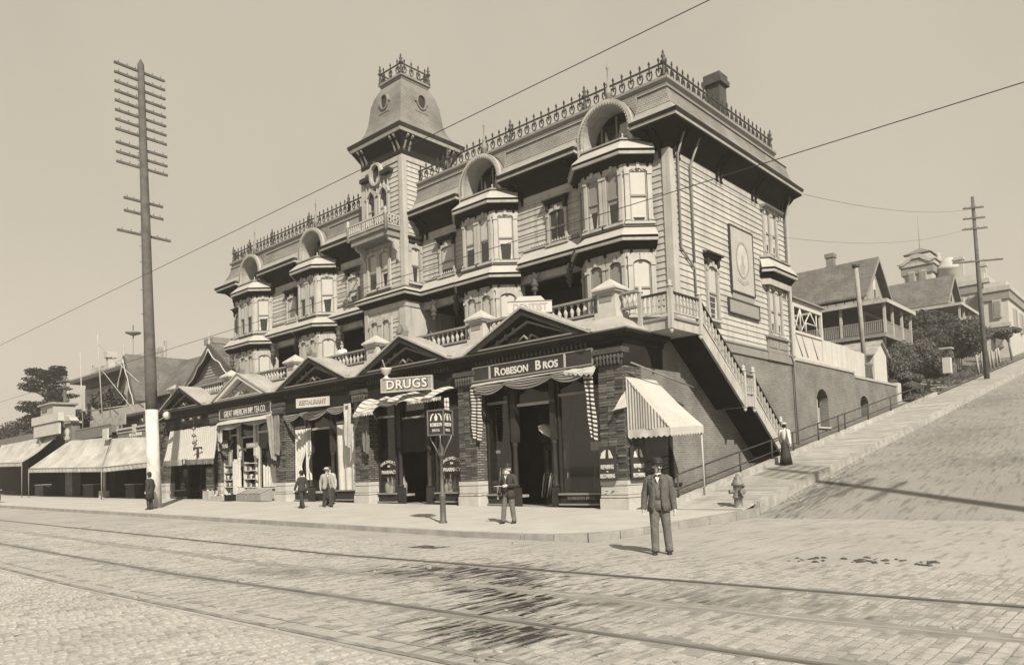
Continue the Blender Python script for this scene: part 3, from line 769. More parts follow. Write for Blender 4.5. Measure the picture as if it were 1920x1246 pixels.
# tower eave and roof
ex0, ex1, ey0, ey1 = TX0, TX1, TY, TB
loop = [(ex0, ey1), (ex0, ey0), (ex1, ey0), (ex1, ey1), (ex0, ey1)]
def closed(prof):
    b = MB(); n = len(prof); C4 = [(ex0, ey1, -1, 1), (ex0, ey0, -1, -1), (ex1, ey0, 1, -1), (ex1, ey1, 1, 1)]
    b.add([(x + sx * o, y + sy * o, z) for (x, y, sx, sy) in C4 for (o, z) in prof],
          [(i * n + k, i * n + (k + 1) % n, ((i + 1) % 4) * n + (k + 1) % n, ((i + 1) % 4) * n + k) for i in range(4) for k in range(n)])
    return b
te = closed([(-.05, 17.9), (.45, 17.95), (.5, 18.08), (-.05, 18.2)]).build('tower_eave', MTRIM, tw)
closed([(-.05, 18.1), (.52, 18.1), (.56, 18.28), (.50, 18.32), (-.05, 18.32)]).build('eave_gutter', MDARK2, tw)
closed([(-.05, 17.0), (.07, 17.0), (.07, 17.35), (.40, 17.93), (-.05, 17.93)]).build('tower_soffit', MSOFF, tw)
closed([(-.05, 16.75), (.06, 16.75), (.06, 17.0), (-.05, 17.0)]).build('frieze', MTRIM, tw)
tcx, tcy = (TX0 + TX1) / 2, (TY + TB) / 2
prof = [(1.95, 2.05, 18.32), (1.62, 1.72, 18.58), (1.40, 1.50, 18.95), (1.28, 1.38, 19.4), (1.24, 1.33, 19.8), (1.18, 1.27, 20.3), (1.06, 1.14, 20.75), (.90, .98, 21.1), (.76, .84, 21.34)]
b = MB(); vs = []; fs = []
for (hx, hy, z) in prof: vs += [(tcx - hx, tcy - hy, z), (tcx + hx, tcy - hy, z), (tcx + hx, tcy + hy, z), (tcx - hx, tcy + hy, z)]
for i in range(len(prof) - 1):
    for k in range(4): fs.append((i * 4 + k, i * 4 + (k + 1) % 4, (i + 1) * 4 + (k + 1) % 4, (i + 1) * 4 + k))
fs.append([len(vs) - 4 + k for k in range(4)]); b.add(vs, fs)
tr = b.build('tower_roof', MROOF, B)
b = MB(); b.box(tcx - .82, tcx + .82, tcy - .9, tcy + .9, 21.3, 21.42); b.box(tcx - .90, tcx + .90, tcy - .98, tcy + .98, 21.42, 21.52); b.build('roof_cornice', MTRIMD, tr)
for (Mf, nm) in ((frame((tcx, tcy - 1.30, 20.2)), 0), (frame((tcx + 1.20, tcy, 20.2), PI / 2), 1)):
    o = MB(Mf); oval_ring(o, .25, .33, .07, -.10, .25); o.box(-.40, .40, -.08, .2, -.56, -.50); o.box(-.33, .33, -.03, .2, -.50, -.34); o.box(-.42, -.3, -.08, .2, -.05, .03); o.box(.3, .42, -.08, .2, -.05, .03)
    w_ = o.build('oval_window', MTRIMD, B); p = MB(Mf); p.prism([(.25 * math.cos(2 * PI * q / 20), .33 * math.sin(2 * PI * q / 20)) for q in range(20)], 'y', -.03, .02); p.build('pane', MGLASS, w_)

# --- eaves, mansard roof and cresting of the main block
MSKIRT_R = mat('sunlit_skirt_tin', .23, var=.14, sc=2, rough=.6)  # smooth tin; sunlight caught by the flare is put into its lighter colour
def eave(path, parent):
    s = lambda pr, nm, mt: MB().sweep(pr, path).build(nm, mt, parent)
    s([(-.02, 12.98), (.06, 12.98), (.06, 13.22), (-.02, 13.22)], 'frieze', MTRIM)
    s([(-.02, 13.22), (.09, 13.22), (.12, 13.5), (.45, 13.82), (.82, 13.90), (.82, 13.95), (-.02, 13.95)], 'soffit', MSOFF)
    s([(-.02, 13.95), (.84, 13.955), (.86, 14.05), (-.02, 14.05)], 'rope_moulding', MTRIM)
    s([(-.02, 14.052), (.88, 14.052), (.93, 14.17), (.86, 14.2), (-.02, 14.2)], 'gutter', MDARK2)
    s([(.88, 14.2), (.64, 14.35), (.47, 14.55), (.40, 14.68), (-.5, 14.68), (-.5, 14.2)], 'mansard_skirt', MSKIRT_R)
    s([(.41, 14.684), (.27, 14.95), (.18, 15.25), (.14, 15.42), (-.5, 15.42), (-.5, 14.684)], 'mansard_roof', MROOF)
    s([(-.5, 15.425), (.2, 15.425), (.16, 15.497), (-.5, 15.497)], 'lace_moulding', MTRIMD)
DH = 1.28
segs = [[(WL, 12.0), (WL, FY), (BX[3] - DH, FY)], [(BX[3] + DH, FY), (BX[2] - DH, FY)], [(BX[2] + DH, FY), (TX0, FY)], [(TX1, FY), (BX[1] - DH, FY)], [(BX[1] + DH, FY), (BX[0] - DH, FY)], [(BX[0] + DH, FY), (0, FY), (0, WB)]]
ro = MB().box(WL + .4, -.4, FY + .4, WB - .1, 15.3, 15.5).build('main_roof', MWOOD, B)
for sg in segs: eave(sg, ro)
cor = [[(WL, 12.0), (WL, FY), (TX0, FY)], [(TX1, FY), (0, FY), (0, WB - 1.2)]]
for c in cor:
    MB().sweep([(-.3, 15.5), (.12, 15.5), (.14, 15.56), (.10, 15.62), (.22, 15.72), (.22, 15.82), (.1, 15.86), (-.3, 15.86)], c).build('roof_cornice', MTRIMD, ro)
# eave brackets in pairs
eb = MB(); eb.prism([(0, 0), (-.62, 0), (-.64, -.1), (-.42, -.16), (-.34, -.3), (-.14, -.36), (-.12, -.72), (-.04, -.9), (0, -.9)], 'x', -.05, .05)
eb.lathe([(.0, -1.06), (.06, -.98), (.03, -.9)], 0, -.06, 6)
ebm = eb.mesh('eave_bracket'); ebm.materials.append(MSOFF)
pl = []
for x in (-30.9, -27.2, -24.1, -20.45, -17.2, -13.3, -10.9, -7.2, -4.1, -.45):
    pl += [(x - .16, FY - .06, 13.9, 0), (x + .16, FY - .06, 13.9, 0)]
for y in (3.75, 7.1, 10.35, 13.4): pl += [(.06, y, 13.9, PI / 2), (.06, y + .34, 13.9, PI / 2)]
rep('eave_bracket', ebm, B, pl)
ebt = MB(); ebt.prism([(0, 0), (-.36, 0), (-.37, -.1), (-.22, -.2), (-.1, -.5), (0, -.75)], 'x', -.05, .05); ebtm = ebt.mesh('eave_bracket'); ebtm.materials.append(MTRIMD)
rep('eave_bracket', ebtm, tw, [(TX0 + .1, TY - .05, 17.92, 0), (TX0 + .4, TY - .05, 17.92, 0), (TX1 - .1, TY - .05, 17.92, 0), (TX1 - .4, TY - .05, 17.92, 0), (TX1 + .05, TY + .1, 17.92, PI / 2), (TX1 + .05, TY + .4, 17.92, PI / 2), (TX1 + .05, TB - .4, 17.92, PI / 2), (TX1 + .05, TB - .1, 17.92, PI / 2)])
# iron cresting: one ring-and-spike casting after another between two rails
def ring_mesh(h=.50, w=.27):
    b = MB(); n = 8
    for q in range(n):
        a, c = 2 * PI * q / n, 2 * PI * (q + 1) / n
        P = lambda an, k: ((w / 2 - k) * math.cos(an), h / 2 + (h / 2 - .02 - k) * math.sin(an))
        if q in (1, 2): continue
        b.prism([P(a, 0), P(a, .04), P(c, .04), P(c, 0)], 'y', -.018, .018)
    b.box(-.022, .022, -.018, .018, h * .42, h + .16); b.prism([(-.05, h + .16), (0, h + .10), (.05, h + .16), (0, h + .28)], 'y', -.02, .02)
    b.box(-.09, .09, -.018, .018, h * .62, h * .72)
    me = b.mesh('cresting_ring'); me.materials.append(MIRON); return me
rm = ring_mesh()
def cresting(path, parent, z, step=.40, h=.5, me=rm):
    b = MB()
    for i in range(len(path) - 1):
        p, q = Vector(path[i]), Vector(path[i + 1]); d = (q - p).normalized(); nn = Vector((d.y, -d.x)) * .025; L_ = (q - p).length
        for (za, zb) in ((z, z + .05), (z + h, z + h + .06)):
            vs = []
            for zz in (za, zb):
                for w in (p - nn, q - nn, q + nn, p + nn): vs.append((w.x, w.y, zz))
            b.add(vs, [(0, 3, 2, 1), (4, 5, 6, 7), (0, 1, 5, 4), (1, 2, 6, 5), (2, 3, 7, 6), (3, 0, 4, 7)])
        n = max(2, int(L_ / step)); ang = math.atan2(d.y, d.x)
        for k in range(n):
            w = p + d * (L_ * (k + .5) / n); link('cresting_ring', me, parent, (w.x, w.y, z + .03)).rotation_euler.z = ang
    b.build('cresting_rail', MIRON, parent)
CI = .05
cresting([(WL + CI, 11), (WL + CI, FY - CI), (TX0, FY - CI)], ro, 15.86); cresting([(TX1, FY - CI), (0, FY - CI), (0, WB - 1.3)], ro, 15.86)
cresting([(tcx - .82, tcy + .9), (tcx - .82, tcy - .9), (tcx + .82, tcy - .9), (tcx + .82, tcy + .9), (tcx - .82, tcy + .9)], tr, 21.52, step=.42)
fm = MB(); fm.lathe([(.10, 0), (.10, .1), (.06, .18), (.09, .28), (.05, .36), (.05, .5), (.12, .56), (.10, .62), (.04, .68), (.09, .78), (.03, .86), (.05, .93), (.0, 1.05)], 0, 0, 8)
fmm = fm.mesh('roof_finial'); fmm.materials.append(MIRON)
rep('roof_finial', fmm, B, [(x, FY - CI, 15.86) for x in (0, -3.6, -7.6, -11.6, -19.4, -23.2, -27.2, -29.9, WL + CI)] + [(0, WB - 1.3, 15.86)])
rep('roof_finial', fmm, B, [(tcx - .82, tcy - .9, 21.5), (tcx + .82, tcy - .9, 21.5), (tcx + .82, tcy + .9, 21.5), (tcx - .82, tcy + .9, 21.5)])
# --- arched dormers
def dormer(cx, cur):
    zb, zs, r0, r1 = 13.74, 14.36, 1.06, 1.26
    y0, yb = 3.0, 3.85
    def archp(r, n=16): return [(cx + r, zb)] + [(cx + r * math.cos(t), zs + r * math.sin(t)) for t in rng(0, PI, n)] + [(cx - r, zb)]
    A, O = archp(r0), archp(r1)
    b = MB()
    for i in range(len(A) - 1): b.prism([A[i], O[i], O[i + 1], A[i + 1]], 'y', y0 - .14, y0)
    d = b.build('dormer', MTRIM, B)
    b = MB()
    for i in range(1, len(O) - 2):
        if O[i][1] < 15.49: b.prism([O[i], (O[i][0], 15.49), (O[i + 1][0], 15.49), O[i + 1]], 'y', 3.22, 3.6)
    b.build('side_shingles', MROOF, d)
    H = archp(r1 - .04); b = MB()
    for i in range(len(H) - 1): b.add([(H[i][0], y0, H[i][1]), (H[i + 1][0], y0, H[i + 1][1]), (H[i + 1][0], 4.7, H[i + 1][1]), (H[i][0], 4.7, H[i][1])], [(0, 1, 2, 3)], True)
    b.build('barrel_roof', MGREYR, d)
    b = MB(); I = archp(r0)
    for i in range(len(I) - 1): b.add([(I[i][0], y0 - .02, I[i][1]), (I[i + 1][0], y0 - .02, I[i + 1][1]), (I[i + 1][0], yb, I[i + 1][1]), (I[i][0], yb, I[i][1])], [(0, 1, 2, 3)], True)
    b.build('reveal', MTRIM, d)
    # beads round the arch
    b = MB()
    for t in rng(-.2, PI + .2, 30): b.box(cx + (r0 + .05) * math.cos(t) - .025, cx + (r0 + .05) * math.cos(t) + .025, y0 - .18, y0 - .13, zs + (r0 + .05) * math.sin(t) - .025, zs + (r0 + .05) * math.sin(t) + .025)
    stuff(b.build('bead_moulding', MTRIMD, d))
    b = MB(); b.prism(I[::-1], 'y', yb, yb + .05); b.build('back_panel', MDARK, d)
    w = window(frame((cx - .02, yb, 13.85)), .62, 1.2, blind=0, rise=.2, cas=.08, crown=False, parent=d) if False else None
    b = MB(); b.box(cx - .75, cx - .68, yb - .08, yb, zb, zs + .7); b.box(cx + .68, cx + .75, yb - .08, yb, zb, zs + .7); b.box(cx - .04, cx + .04, yb - .08, yb, zb, zs + .95); b.box(cx - .7, cx + .7, yb - .07, yb, 14.3, 14.37)
    b.build('window_frame', MTRIMD, d)
    b = MB(); b.add([(cx - .7, yb - .02, zb), (cx + .7, yb - .02, zb), (cx + .7, yb - .02, zs + .7), (cx - .7, yb - .02, zs + .7)], [(0, 1, 2, 3)]); b.build('pane', MGLASS, d)
    b = MB()
    for (xa, xb, xt, zt) in cur: b.add([(cx + xa, yb - .03, zb), (cx + xb, yb - .03, zb), (cx + xt, yb - .03, zt)], [(0, 1, 2)])
    b.add([(cx + .12, yb - .03, 14.42), (cx + .62, yb - .03, 14.42), (cx + .62, yb - .03, 14.95), (cx + .12, yb - .03, 14.95)], [(0, 1, 2, 3)])
    b.build('curtain', MCURT, d)
    b = MB(); b.lathe([(.13, 15.55), (.13, 16.0), (.16, 16.04), (.10, 16.1), (.12, 16.22), (.05, 16.3), (.1, 16.4), (.03, 16.5), (.025, 17.0), (.06, 17.05), (.02, 17.12), (.0, 17.6)], cx + .0, FY - .2, 8)
    b.build('spire', MTRIMD, d)
MGREYR = mat('dormer_tin', .17, var=.15, sc=1.5, rough=.5)
CU = [(-.66, -.2, -.55, 14.9), (-.15, .3, .1, 14.75), (.3, .66, .6, 14.6)]
for cx in BX: dormer(cx, CU)
# chimney
b = MB(); b.box(-1.0, -.36, 8.68, 9.32, 15.3, 18.0); ch = b.build('chimney', mat('chimney_brick', .05, var=.3, sc=6, bump=.5, bsc=12), B)
b = MB(); b.box(-1.12, -.24, 8.56, 9.44, 17.75, 17.95); b.box(-1.06, -.30, 8.62, 9.38, 17.95, 18.2); b.build('chimney_cap', bpy.data.materials['chimney_brick'], ch)

# --- side wall to the hill street
b = MB(); b.box(-.25, 0, FY + .25, WB - .05, 6.2, 14.0); sw = b.build('side_wall', MSIDE, B)
siding(frame((0, FY + .28, 0), PI / 2), WB - .28 - FY - .28, 6.5, 13.1, sw)
b = MB(); b.box(-.1, .07, FY - .02, WB, 6.1, 6.46); b.box(-.1, .11, FY - .04, WB + .02, 6.46, 6.54); b.build('base_board', MTRIMD, sw)
wsd = window(frame((.03, 6.3, 7.2), PI / 2), .78, 2.1, blind=.55, rise=.16, hood=1)
for (yy, zz, hh) in ((11.72, 10.78, 2.02), (11.85, 7.25, 2.1)):
    for dy in (0, .72): window(frame((.04, yy + dy, zz), PI / 2), .5, hh, blind=.75, bm=MBLIND, rise=.14, cas=.1)
b = MB(); b.sweep([(-.02, 13.0), (.34, 12.96), (.3, 12.9), (.1, 12.86), (.1, 12.75), (-.02, 12.75)], [(.03, 11.2), (.03, 13.1)]); b.build('window_cornice', MTRIMD, wsd)
bp = [(0, 11.0), (.28, 11.2), (.28, 13.4), (0, 13.6)]
belt(bp, 10.55, 10.1, .36, sw)
b = MB(); b.box(0, .1, 11.2, 13.4, 6.1, 7.12); b.box(.1, .13, 11.3, 12.2, 6.66, 6.98); b.box(.1, .13, 12.35, 13.25, 6.66, 6.98); b.box(0, .2, 11.1, 13.5, 7.08, 7.16); b.build('window_panel', MTRIMD, sw)
# downpipes
def pipe(pts, r=.045): return MB().tube(pts, r, 8).build('downpipe', MTRIMD, B)
pipe([(.5, 3.9, 13.9), (.14, 3.95, 13.1), (.1, 3.95, 9.6), (.1, 4.9, 9.0), (.1, 4.92, 6.9)]); pipe([(.55, 4.95, 13.9), (.12, 4.9, 12.9), (.1, 4.9, 9.2)])
pipe([(.5, 13.6, 13.9), (.14, 13.75, 12.9), (.12, 13.75, 6.4), (.12, 13.9, 6.2), (.12, 13.92, PZ(13.9) - .1)])
# brick base below the siding
b = MB(); b.box(-.3, -.004, 3.35, WB, .0, 6.1); b.box(-.3, -.004, 1.02, 3.35, 3.3, 6.1); b.box(-.3, -.004, .9, 3.35, .1, .95); b.box(-.3, -.004, 2.9, 3.35, .9, 3.3)
b.build('brick_wall', MBRICK, B)
b = MB(); b.box(-.1, .06, .95, 3.3, .92, 1.02); b.box(-.15, -.02, 1.0, 1.08, 1.0, 3.3); b.box(-.15, -.02, 2.82, 2.9, 1.0, 3.3); b.box(-.15, -.02, 1.08, 2.82, 3.2, 3.3); sw2 = b.build('side_shop_window', MDARK2, B)
b = MB(); b.box(-.1, -.09, 1.08, 2.82, 1.02, 3.2); b.build('pane', MSHOPG, sw2)
# ------------------------------------------------------------------ the row of shops under the porch
PIL = [(-1.08, 0.), (-7.85, -6.8), (-14.65, -13.6), (-21.45, -20.4), (-28.25, -27.2), (-35.3, -34.3)]
def fl(x): return .25 + .0152 * max(0, -x)
MSHOPW = mat('tea_shop_white', .40, var=.12, sc=2)
CAPM = MB()
for q in range(3): CAPM.box(-.5 - .04 * q, .5 + .04 * q, -.06 - .05 * q, .3, .02 + .2 * q, .2 + .2 * q)
for q in range(7):
    u = -.42 + .14 * q; CAPM.lathe([(.0, .02), (.07, .1), (.05, .2), (.08, .3), (.0, .42)], u, -.12, 6)
capm = CAPM.mesh('capital'); capm.materials.append(mat('carved_capital', .05, var=.4, sc=5, bump=.5))
for i, (xa, xb) in enumerate(PIL):
    z0 = fl((xa + xb) / 2); zs = z0 + .93
    b = MB(); b.box(xa + .04, xb - .04, 0, 1.0, zs, 5.0); p = b.build('brick_pier', MROUGH, B)
    # courses of rough brick standing proud, uneven
    b = MB(); z = zs + .02; nx = 3
    while z < 4.9:
        o = random.uniform(-.1, .1)
        for k in range(nx):
            u0 = xa + .05 + (xb - xa - .1) * k / nx; u1 = xa + .05 + (xb - xa - .1) * (k + 1) / nx
            b.box(u0 + .008, u1 - .008, -random.uniform(.01, .055), .02, z + .006, z + .086)
        if i == 0:
            for k in range(3): b.box(xb - .06, xb - .04 + random.uniform(.01, .05), .03 + .32 * k, .03 + .32 * (k + 1) - .012, z + .006, z + .086)
        z += .094
    stuff(b.build('rough_bricks', mat('pier_brick', .075, var=.3, sc=3, island=.55, rough=.9, bump=.4), p) if i == 0 else b.build('rough_bricks', bpy.data.materials['pier_brick'], p))
    b = MB(); b.box(xa - .02, xb + .03, -.10, 1.0, z0 - .2, z0 + .36); b.box(xa, xb + .0, -.07, .98, z0 + .39, z0 + .46); b.box(xa + .01, xb - .01, -.05, .97, z0 + .49, z0 + .76); b.box(xa, xb, -.07, .98, z0 + .79, z0 + .94); b.box(xa + .03, xb - .03, -.02, .96, z0 + .3, z0 + .93)
    b.build('stone_base', MSTONE, p)
    link('capital', capm, p, ((xa + xb) / 2, -.02, 4.95))
SPATH = [(-35.4, 0), (0, 0), (0, 2.4)]
def sweepB(pr, nm, mt, path=SPATH, par=B): return MB().sweep(pr, path).build(nm, mt, par)
ent = sweepB([(-.6, 4.98), (.02, 4.98), (.02, 5.66), (.10, 5.74), (.12, 5.86), (-.6, 5.86)], 'entablature', MDARK)
sweepB([(-.6, 5.865), (.2, 5.865), (.36, 5.99), (.38, 6.06), (-.6, 6.06)], 'shop_cornice', MDARK, par=ent)
sweepB([(-.6, 6.065), (.40, 6.065), (.42, 6.10), (.38, 6.125), (-.6, 6.125)], 'drip_moulding', MTRIMD, par=ent)
sr = sweepB([(.38, 6.13), (-.85, 6.90), (-.95, 6.96), (-.95, 6.13)], 'shop_roof', MROOFL, [(-35.4, 0), (0, 0), (0, 1.4)])
b = MB(); x = -34.2
while x < -1.2:
    if min(abs(x - (p[0] + p[1]) / 2) for p in PIL) > .7: b.box(x - .045, x + .045, -.16, -.02, 5.70, 5.86)
    x += .2
stuff(b.build('dentils', mat('dentil_paint', .05, var=.2, spec=.1), ent))
# pediments over each shop
BAYC = [-3.95, -10.75, -17.5, -24.35, -31.35]
def pediment(i, cx):
    w, h, z0 = 2.98, 1.30, 6.14
    if i == 0: w = 2.95
    tm = MSHOPW if i == 3 else MDARK2; tri = [(cx - w, z0), (cx + w, z0), (cx, z0 + h)]
    pd = MB(); k = .24
    sl = math.hypot(w, h); nx_, nz_ = h / sl, w / sl
    for s in (-1, 1):
        pd.prism([(cx + s * w, z0), (cx, z0 + h), (cx, z0 + h - k / nz_), (cx + s * (w - k / nz_ * w / h), z0)], 'y', -.46, .0)
    pd.box(cx - w + .1, cx + w - .1, -.44, 0, z0 - .01, z0 + .11)
    p = pd.build('pediment', tm, B)
    for s in (-1, 1):      # sloping roof planes running back to the porch
        MB().prism([(cx + s * (w + .12), z0 - .02), (cx, z0 + h + .06), (cx, z0 + h - .02), (cx + s * (w + .0), z0 - .04)], 'y', -.52, 1.0).build('pediment_roof', MROOFL, p)
        e = .40; MB().prism([(cx + s * (w - .95), z0 + .13), (cx, z0 + h - .42), (cx, z0 + h - .50), (cx + s * (w - 1.15), z0 + .13)], 'y', -.16, -.05).build('inner_moulding', MTRIMD if i != 3 else MSHOPW, p)
    MB().prism([(cx - w + .5, z0 + .1), (cx + w - .5, z0 + .1), (cx, z0 + h - .2)], 'y', -.06, .3).build('tympanum', MDARK if i != 3 else mat('tea_tympanum', .30, var=.15), p)
    if i == 3: MB().prism([(cx - w + .5, z0 + .12), (cx, z0 + h - .26), (cx, z0 + h - .42), (cx - w + 1.0, z0 + .12)], 'y', -.10, -.07).build('recess_band', MDARK, p)
    for q in range(4):      # slender ribs in the left slope
        u = cx - w + 1.05 + q * .40; zz = z0 + h * (1 - abs(u - cx) / w) - .32
        MB().box(u - .035, u + .035, -.18, -.06, zz - .16, zz + .06).build('rib', MTRIMD, p)
    o = MB(); zc = z0 + .13
    for s in (-1, 1): o.tube([(cx, -.12, zc + .05), (cx + s * .18, -.14, zc + .22), (cx + s * .34, -.14, zc + .14), (cx + s * .52, -.13, zc + .03)], [.05, .05, .04, .03], 6)
    o.build('scroll_ornament', MTRIMD, p)
    MB().box(cx - w + .05, cx + w - .05, -.455, -.43, z0 + .03, z0 + .08).build('base_moulding', MTRIMD if i else MTRIMD, p)
    if i in (1, 2, 3):
        zt = z0 + h + .06; o = MB(); o.prism([(cx - .2, zt - .12), (cx + .2, zt - .12), (cx + .26, zt + .15), (cx + .16, zt + .38), (cx, zt + .45), (cx - .16, zt + .38), (cx - .26, zt + .15)], 'y', -.42, -.16)
        for q in range(5):
            t = PI * (.15 + .7 * q / 4); o.prism([(cx + .08 * math.cos(t) - .03, zt + .05), (cx + .24 * math.cos(t), zt + .08 + .30 * math.sin(t)), (cx + .08 * math.cos(t) + .03, zt + .06)], 'y', -.47, -.41)
        o.build('palmette', MTRIMD, p)
for i, cx in enumerate(BAYC): pediment(i, cx)
# porch balustrade
def pedestal(x, y, w=.46):
    b = MB(); b.box(x - w, x + w, y - w * .8, y + w * .8, 6.3, 6.95); p = b.build('pedestal', MSTONE, B)
    b = MB(); b.box(x - w * .8, x + w * .8, y - w * .62, y + w * .62, 6.95, 7.62); b.build('pedestal_die', MSTONE, p)
    b = MB(); b.box(x - w * .6, x - w * .6 + .5, y - w * .62 - .02, y - w * .62, 7.3, 7.52); b.build('carved_panel', MTRIMD, p)
    b = MB(); z = 7.62; k = w * 1.12; b.box(x - k * .9, x + k * .9, y - k * .8, y + k * .8, z, z + .07)
    z += .07; b.add([(x - k, y - k * .9, z), (x + k, y - k * .9, z), (x + k, y + k * .9, z), (x - k, y + k * .9, z), (x - k, y - k * .9, z + .07), (x + k, y - k * .9, z + .07), (x + k, y + k * .9, z + .07), (x - k, y + k * .9, z + .07), (x, y, z + .46)],
          [(0, 1, 5, 4), (1, 2, 6, 5), (2, 3, 7, 6), (3, 0, 4, 7), (4, 5, 8), (5, 6, 8), (6, 7, 8), (7, 4, 8), (0, 3, 2, 1)])
    b.build('pedestal_cap', MSTONE, p)
PEDX = [-1.05, -7.33, -14.12, -20.92, -27.72, -34.8]
for x in PEDX: pedestal(x, .95)
bm_ = MB(); bm_.lathe([(.045, 0), (.05, .06), (.07, .16), (.085, .22), (.05, .32), (.035, .38), (.06, .44), (.05, .5)], 0, 0, 7); bm_ = bm_.mesh('baluster'); bm_.materials.append(MTRIM)
for i in range(5):
    xa, xb = PEDX[i + 1] + .4, PEDX[i] - .4
    b = MB(); b.box(xa, xb, .82, 1.08, 7.54, 7.62); r_ = b.build('balustrade', MTRIMD, B)
    MB().box(xa, xb, .84, 1.06, 6.98, 7.06).build('bottom_rail', MTRIMD, r_)
    n = int((xb - xa) / .285); rep('baluster', bm_, r_, [(xa + (xb - xa) * (k + .5) / n, .95, 7.05) for k in range(n)])
# short return at the corner and the landing of the outside stair
b = MB(); b.box(-.62, .0, .86, 1.04, 7.48, 7.56); r_ = b.build('balustrade', MTRIMD, B); MB().box(-.62, .0, .86, 1.04, 6.95, 7.03).build('bottom_rail', MTRIMD, r_)
rep('baluster', bm_, r_, [(-.5 + .2 * k, .95, 7.0) for k in range(3)])
SXo = 1.22       # outer side of the stair
st = MB().box(.0, SXo - .02, 1.05, 2.95, 6.1, 6.42).build('stair_landing', MTRIM, B)
MB().box(.0, SXo + .04, 1.0, 2.98, 6.42, 6.50).build('landing_floor', MTRIMD, st)
sb = MB(); sb.box(-.03, .03, -.03, .03, 0, .62); sb.box(-.05, .05, -.035, .035, .24, .30); sbm = sb.mesh('stair_baluster'); sbm.materials.append(MTRIM)
def rail_flight(y0, z0, y1, z1, x, par, n, axis='y', h=.78):
    def seg(a, c, w, t, nm):
        b = MB(); (xa, ya, za), (xb, yb, zb) = a, c
        ox, oy = (w, 0) if axis == 'y' else (0, w)
        b.add([(xa - ox, ya - oy, za - t), (xa + ox, ya + oy, za - t), (xb + ox, yb + oy, zb - t), (xb - ox, yb - oy, zb - t), (xa - ox, ya - oy, za + t), (xa + ox, ya + oy, za + t), (xb + ox, yb + oy, zb + t), (xb - ox, yb - oy, zb + t)],
              [(0, 3, 2, 1), (4, 5, 6, 7), (0, 1, 5, 4), (1, 2, 6, 5), (2, 3, 7, 6), (3, 0, 4, 7)]); return b.build(nm, MDARK2 if nm == 'handrail' else MTRIM, par)
    if axis == 'y':
        seg((x, y0, z0 + h), (x, y1, z1 + h), .05, .035, 'handrail'); seg((x, y0, z0 + .14), (x, y1, z1 + .14), .035, .03, 'bottom_rail')
        rep('stair_baluster', sbm, par, [(x, y0 + (y1 - y0) * (k + .5) / n, z0 + (z1 - z0) * (k + .5) / n + .15) for k in range(n)])
    else:
        seg((x, y0, z0 + h), (x + n * .0 + y1, y0, z0 + h), .05, .035, 'handrail'); seg((x, y0, z0 + .14), (x + y1, y0, z0 + .14), .035, .03, 'bottom_rail')
        rep('stair_baluster', sbm, par, [(x + y1 * (k + .5) / n, y0, z0 + .15) for k in range(n)])
np_ = MB(); np_.box(-.075, .075, -.075, .075, -.42, .95); np_.lathe([(.11, .95), (.11, 1.0), (.05, 1.04), (.09, 1.12), (.0, 1.2)], 0, 0, 8); np_.lathe([(.0, -.58), (.07, -.52), (.07, -.46), (.03, -.42)], 0, 0, 8)
npm = np_.mesh('newel_post'); npm.materials.append(MTRIM)
YA, ZA_, YM, ZM, YM2, YE, ZE = 2.95, 6.46, 6.15, 4.12, 6.95, 9.35, 2.28
rep('newel_post', npm, st, [(SXo, 1.02, 6.5), (SXo, YA, 6.5), (SXo, YM, ZM), (SXo, YM2, ZM), (SXo, YE, ZE), (.08, 1.02, 6.5)])
rail_flight(1.1, 6.5, YA - .08, 6.5, SXo, st, 8); rail_flight(1.02, 6.5, SXo - .16, 0, .1, st, 6, axis='x')
def flight(y0, z0, y1, z1):
    b = MB(); b.add([(SXo - .06, y0, z0 - .42), (SXo + .03, y0, z0 - .42), (SXo + .03, y1, z1 - .42), (SXo - .06, y1, z1 - .42), (SXo - .06, y0, z0 + .08), (SXo + .03, y0, z0 + .08), (SXo + .03, y1, z1 + .08), (SXo - .06, y1, z1 + .08)],
          [(0, 3, 2, 1), (4, 5, 6, 7), (0, 1, 5, 4), (1, 2, 6, 5), (2, 3, 7, 6), (3, 0, 4, 7)])
    s_ = b.build('stair_flight', MTRIM, B)
    n = int((z0 - z1) / .185); tb = MB(); tb.box(.03, SXo - .07, -.14, .16, -.04, 0); tb.box(.03, SXo - .07, -.14, -.12, -.2, -.04); tm_ = tb.mesh('step'); tm_.materials.append(MWOOD)
    rep('step', tm_, s_, [(0, y0 + (y1 - y0) * (k + .5) / n, z0 + (z1 - z0) * (k + .5) / n) for k in range(n)])
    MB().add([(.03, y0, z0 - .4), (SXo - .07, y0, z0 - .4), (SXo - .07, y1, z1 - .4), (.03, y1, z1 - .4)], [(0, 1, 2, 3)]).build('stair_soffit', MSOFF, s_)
    rail_flight(y0 + .05, z0 + .02, y1 - .05, z1 + .02, SXo, s_, 13 if z0 > 5 else 9)
flight(YA, ZA_, YM, ZM); flight(YM2, ZM, YE, ZE)
MB().box(.0, SXo + .03, YM, YM2, ZM - .36, ZM + .02).build('stair_landing', MTRIM, st); rail_flight(YM + .08, ZM, YM2 - .08, ZM, SXo, st, 4)
MB().box(.0, SXo, YE, YE + 1.0, PZ(YE) - .3, ZE).build('bottom_landing', MBRICK, st)
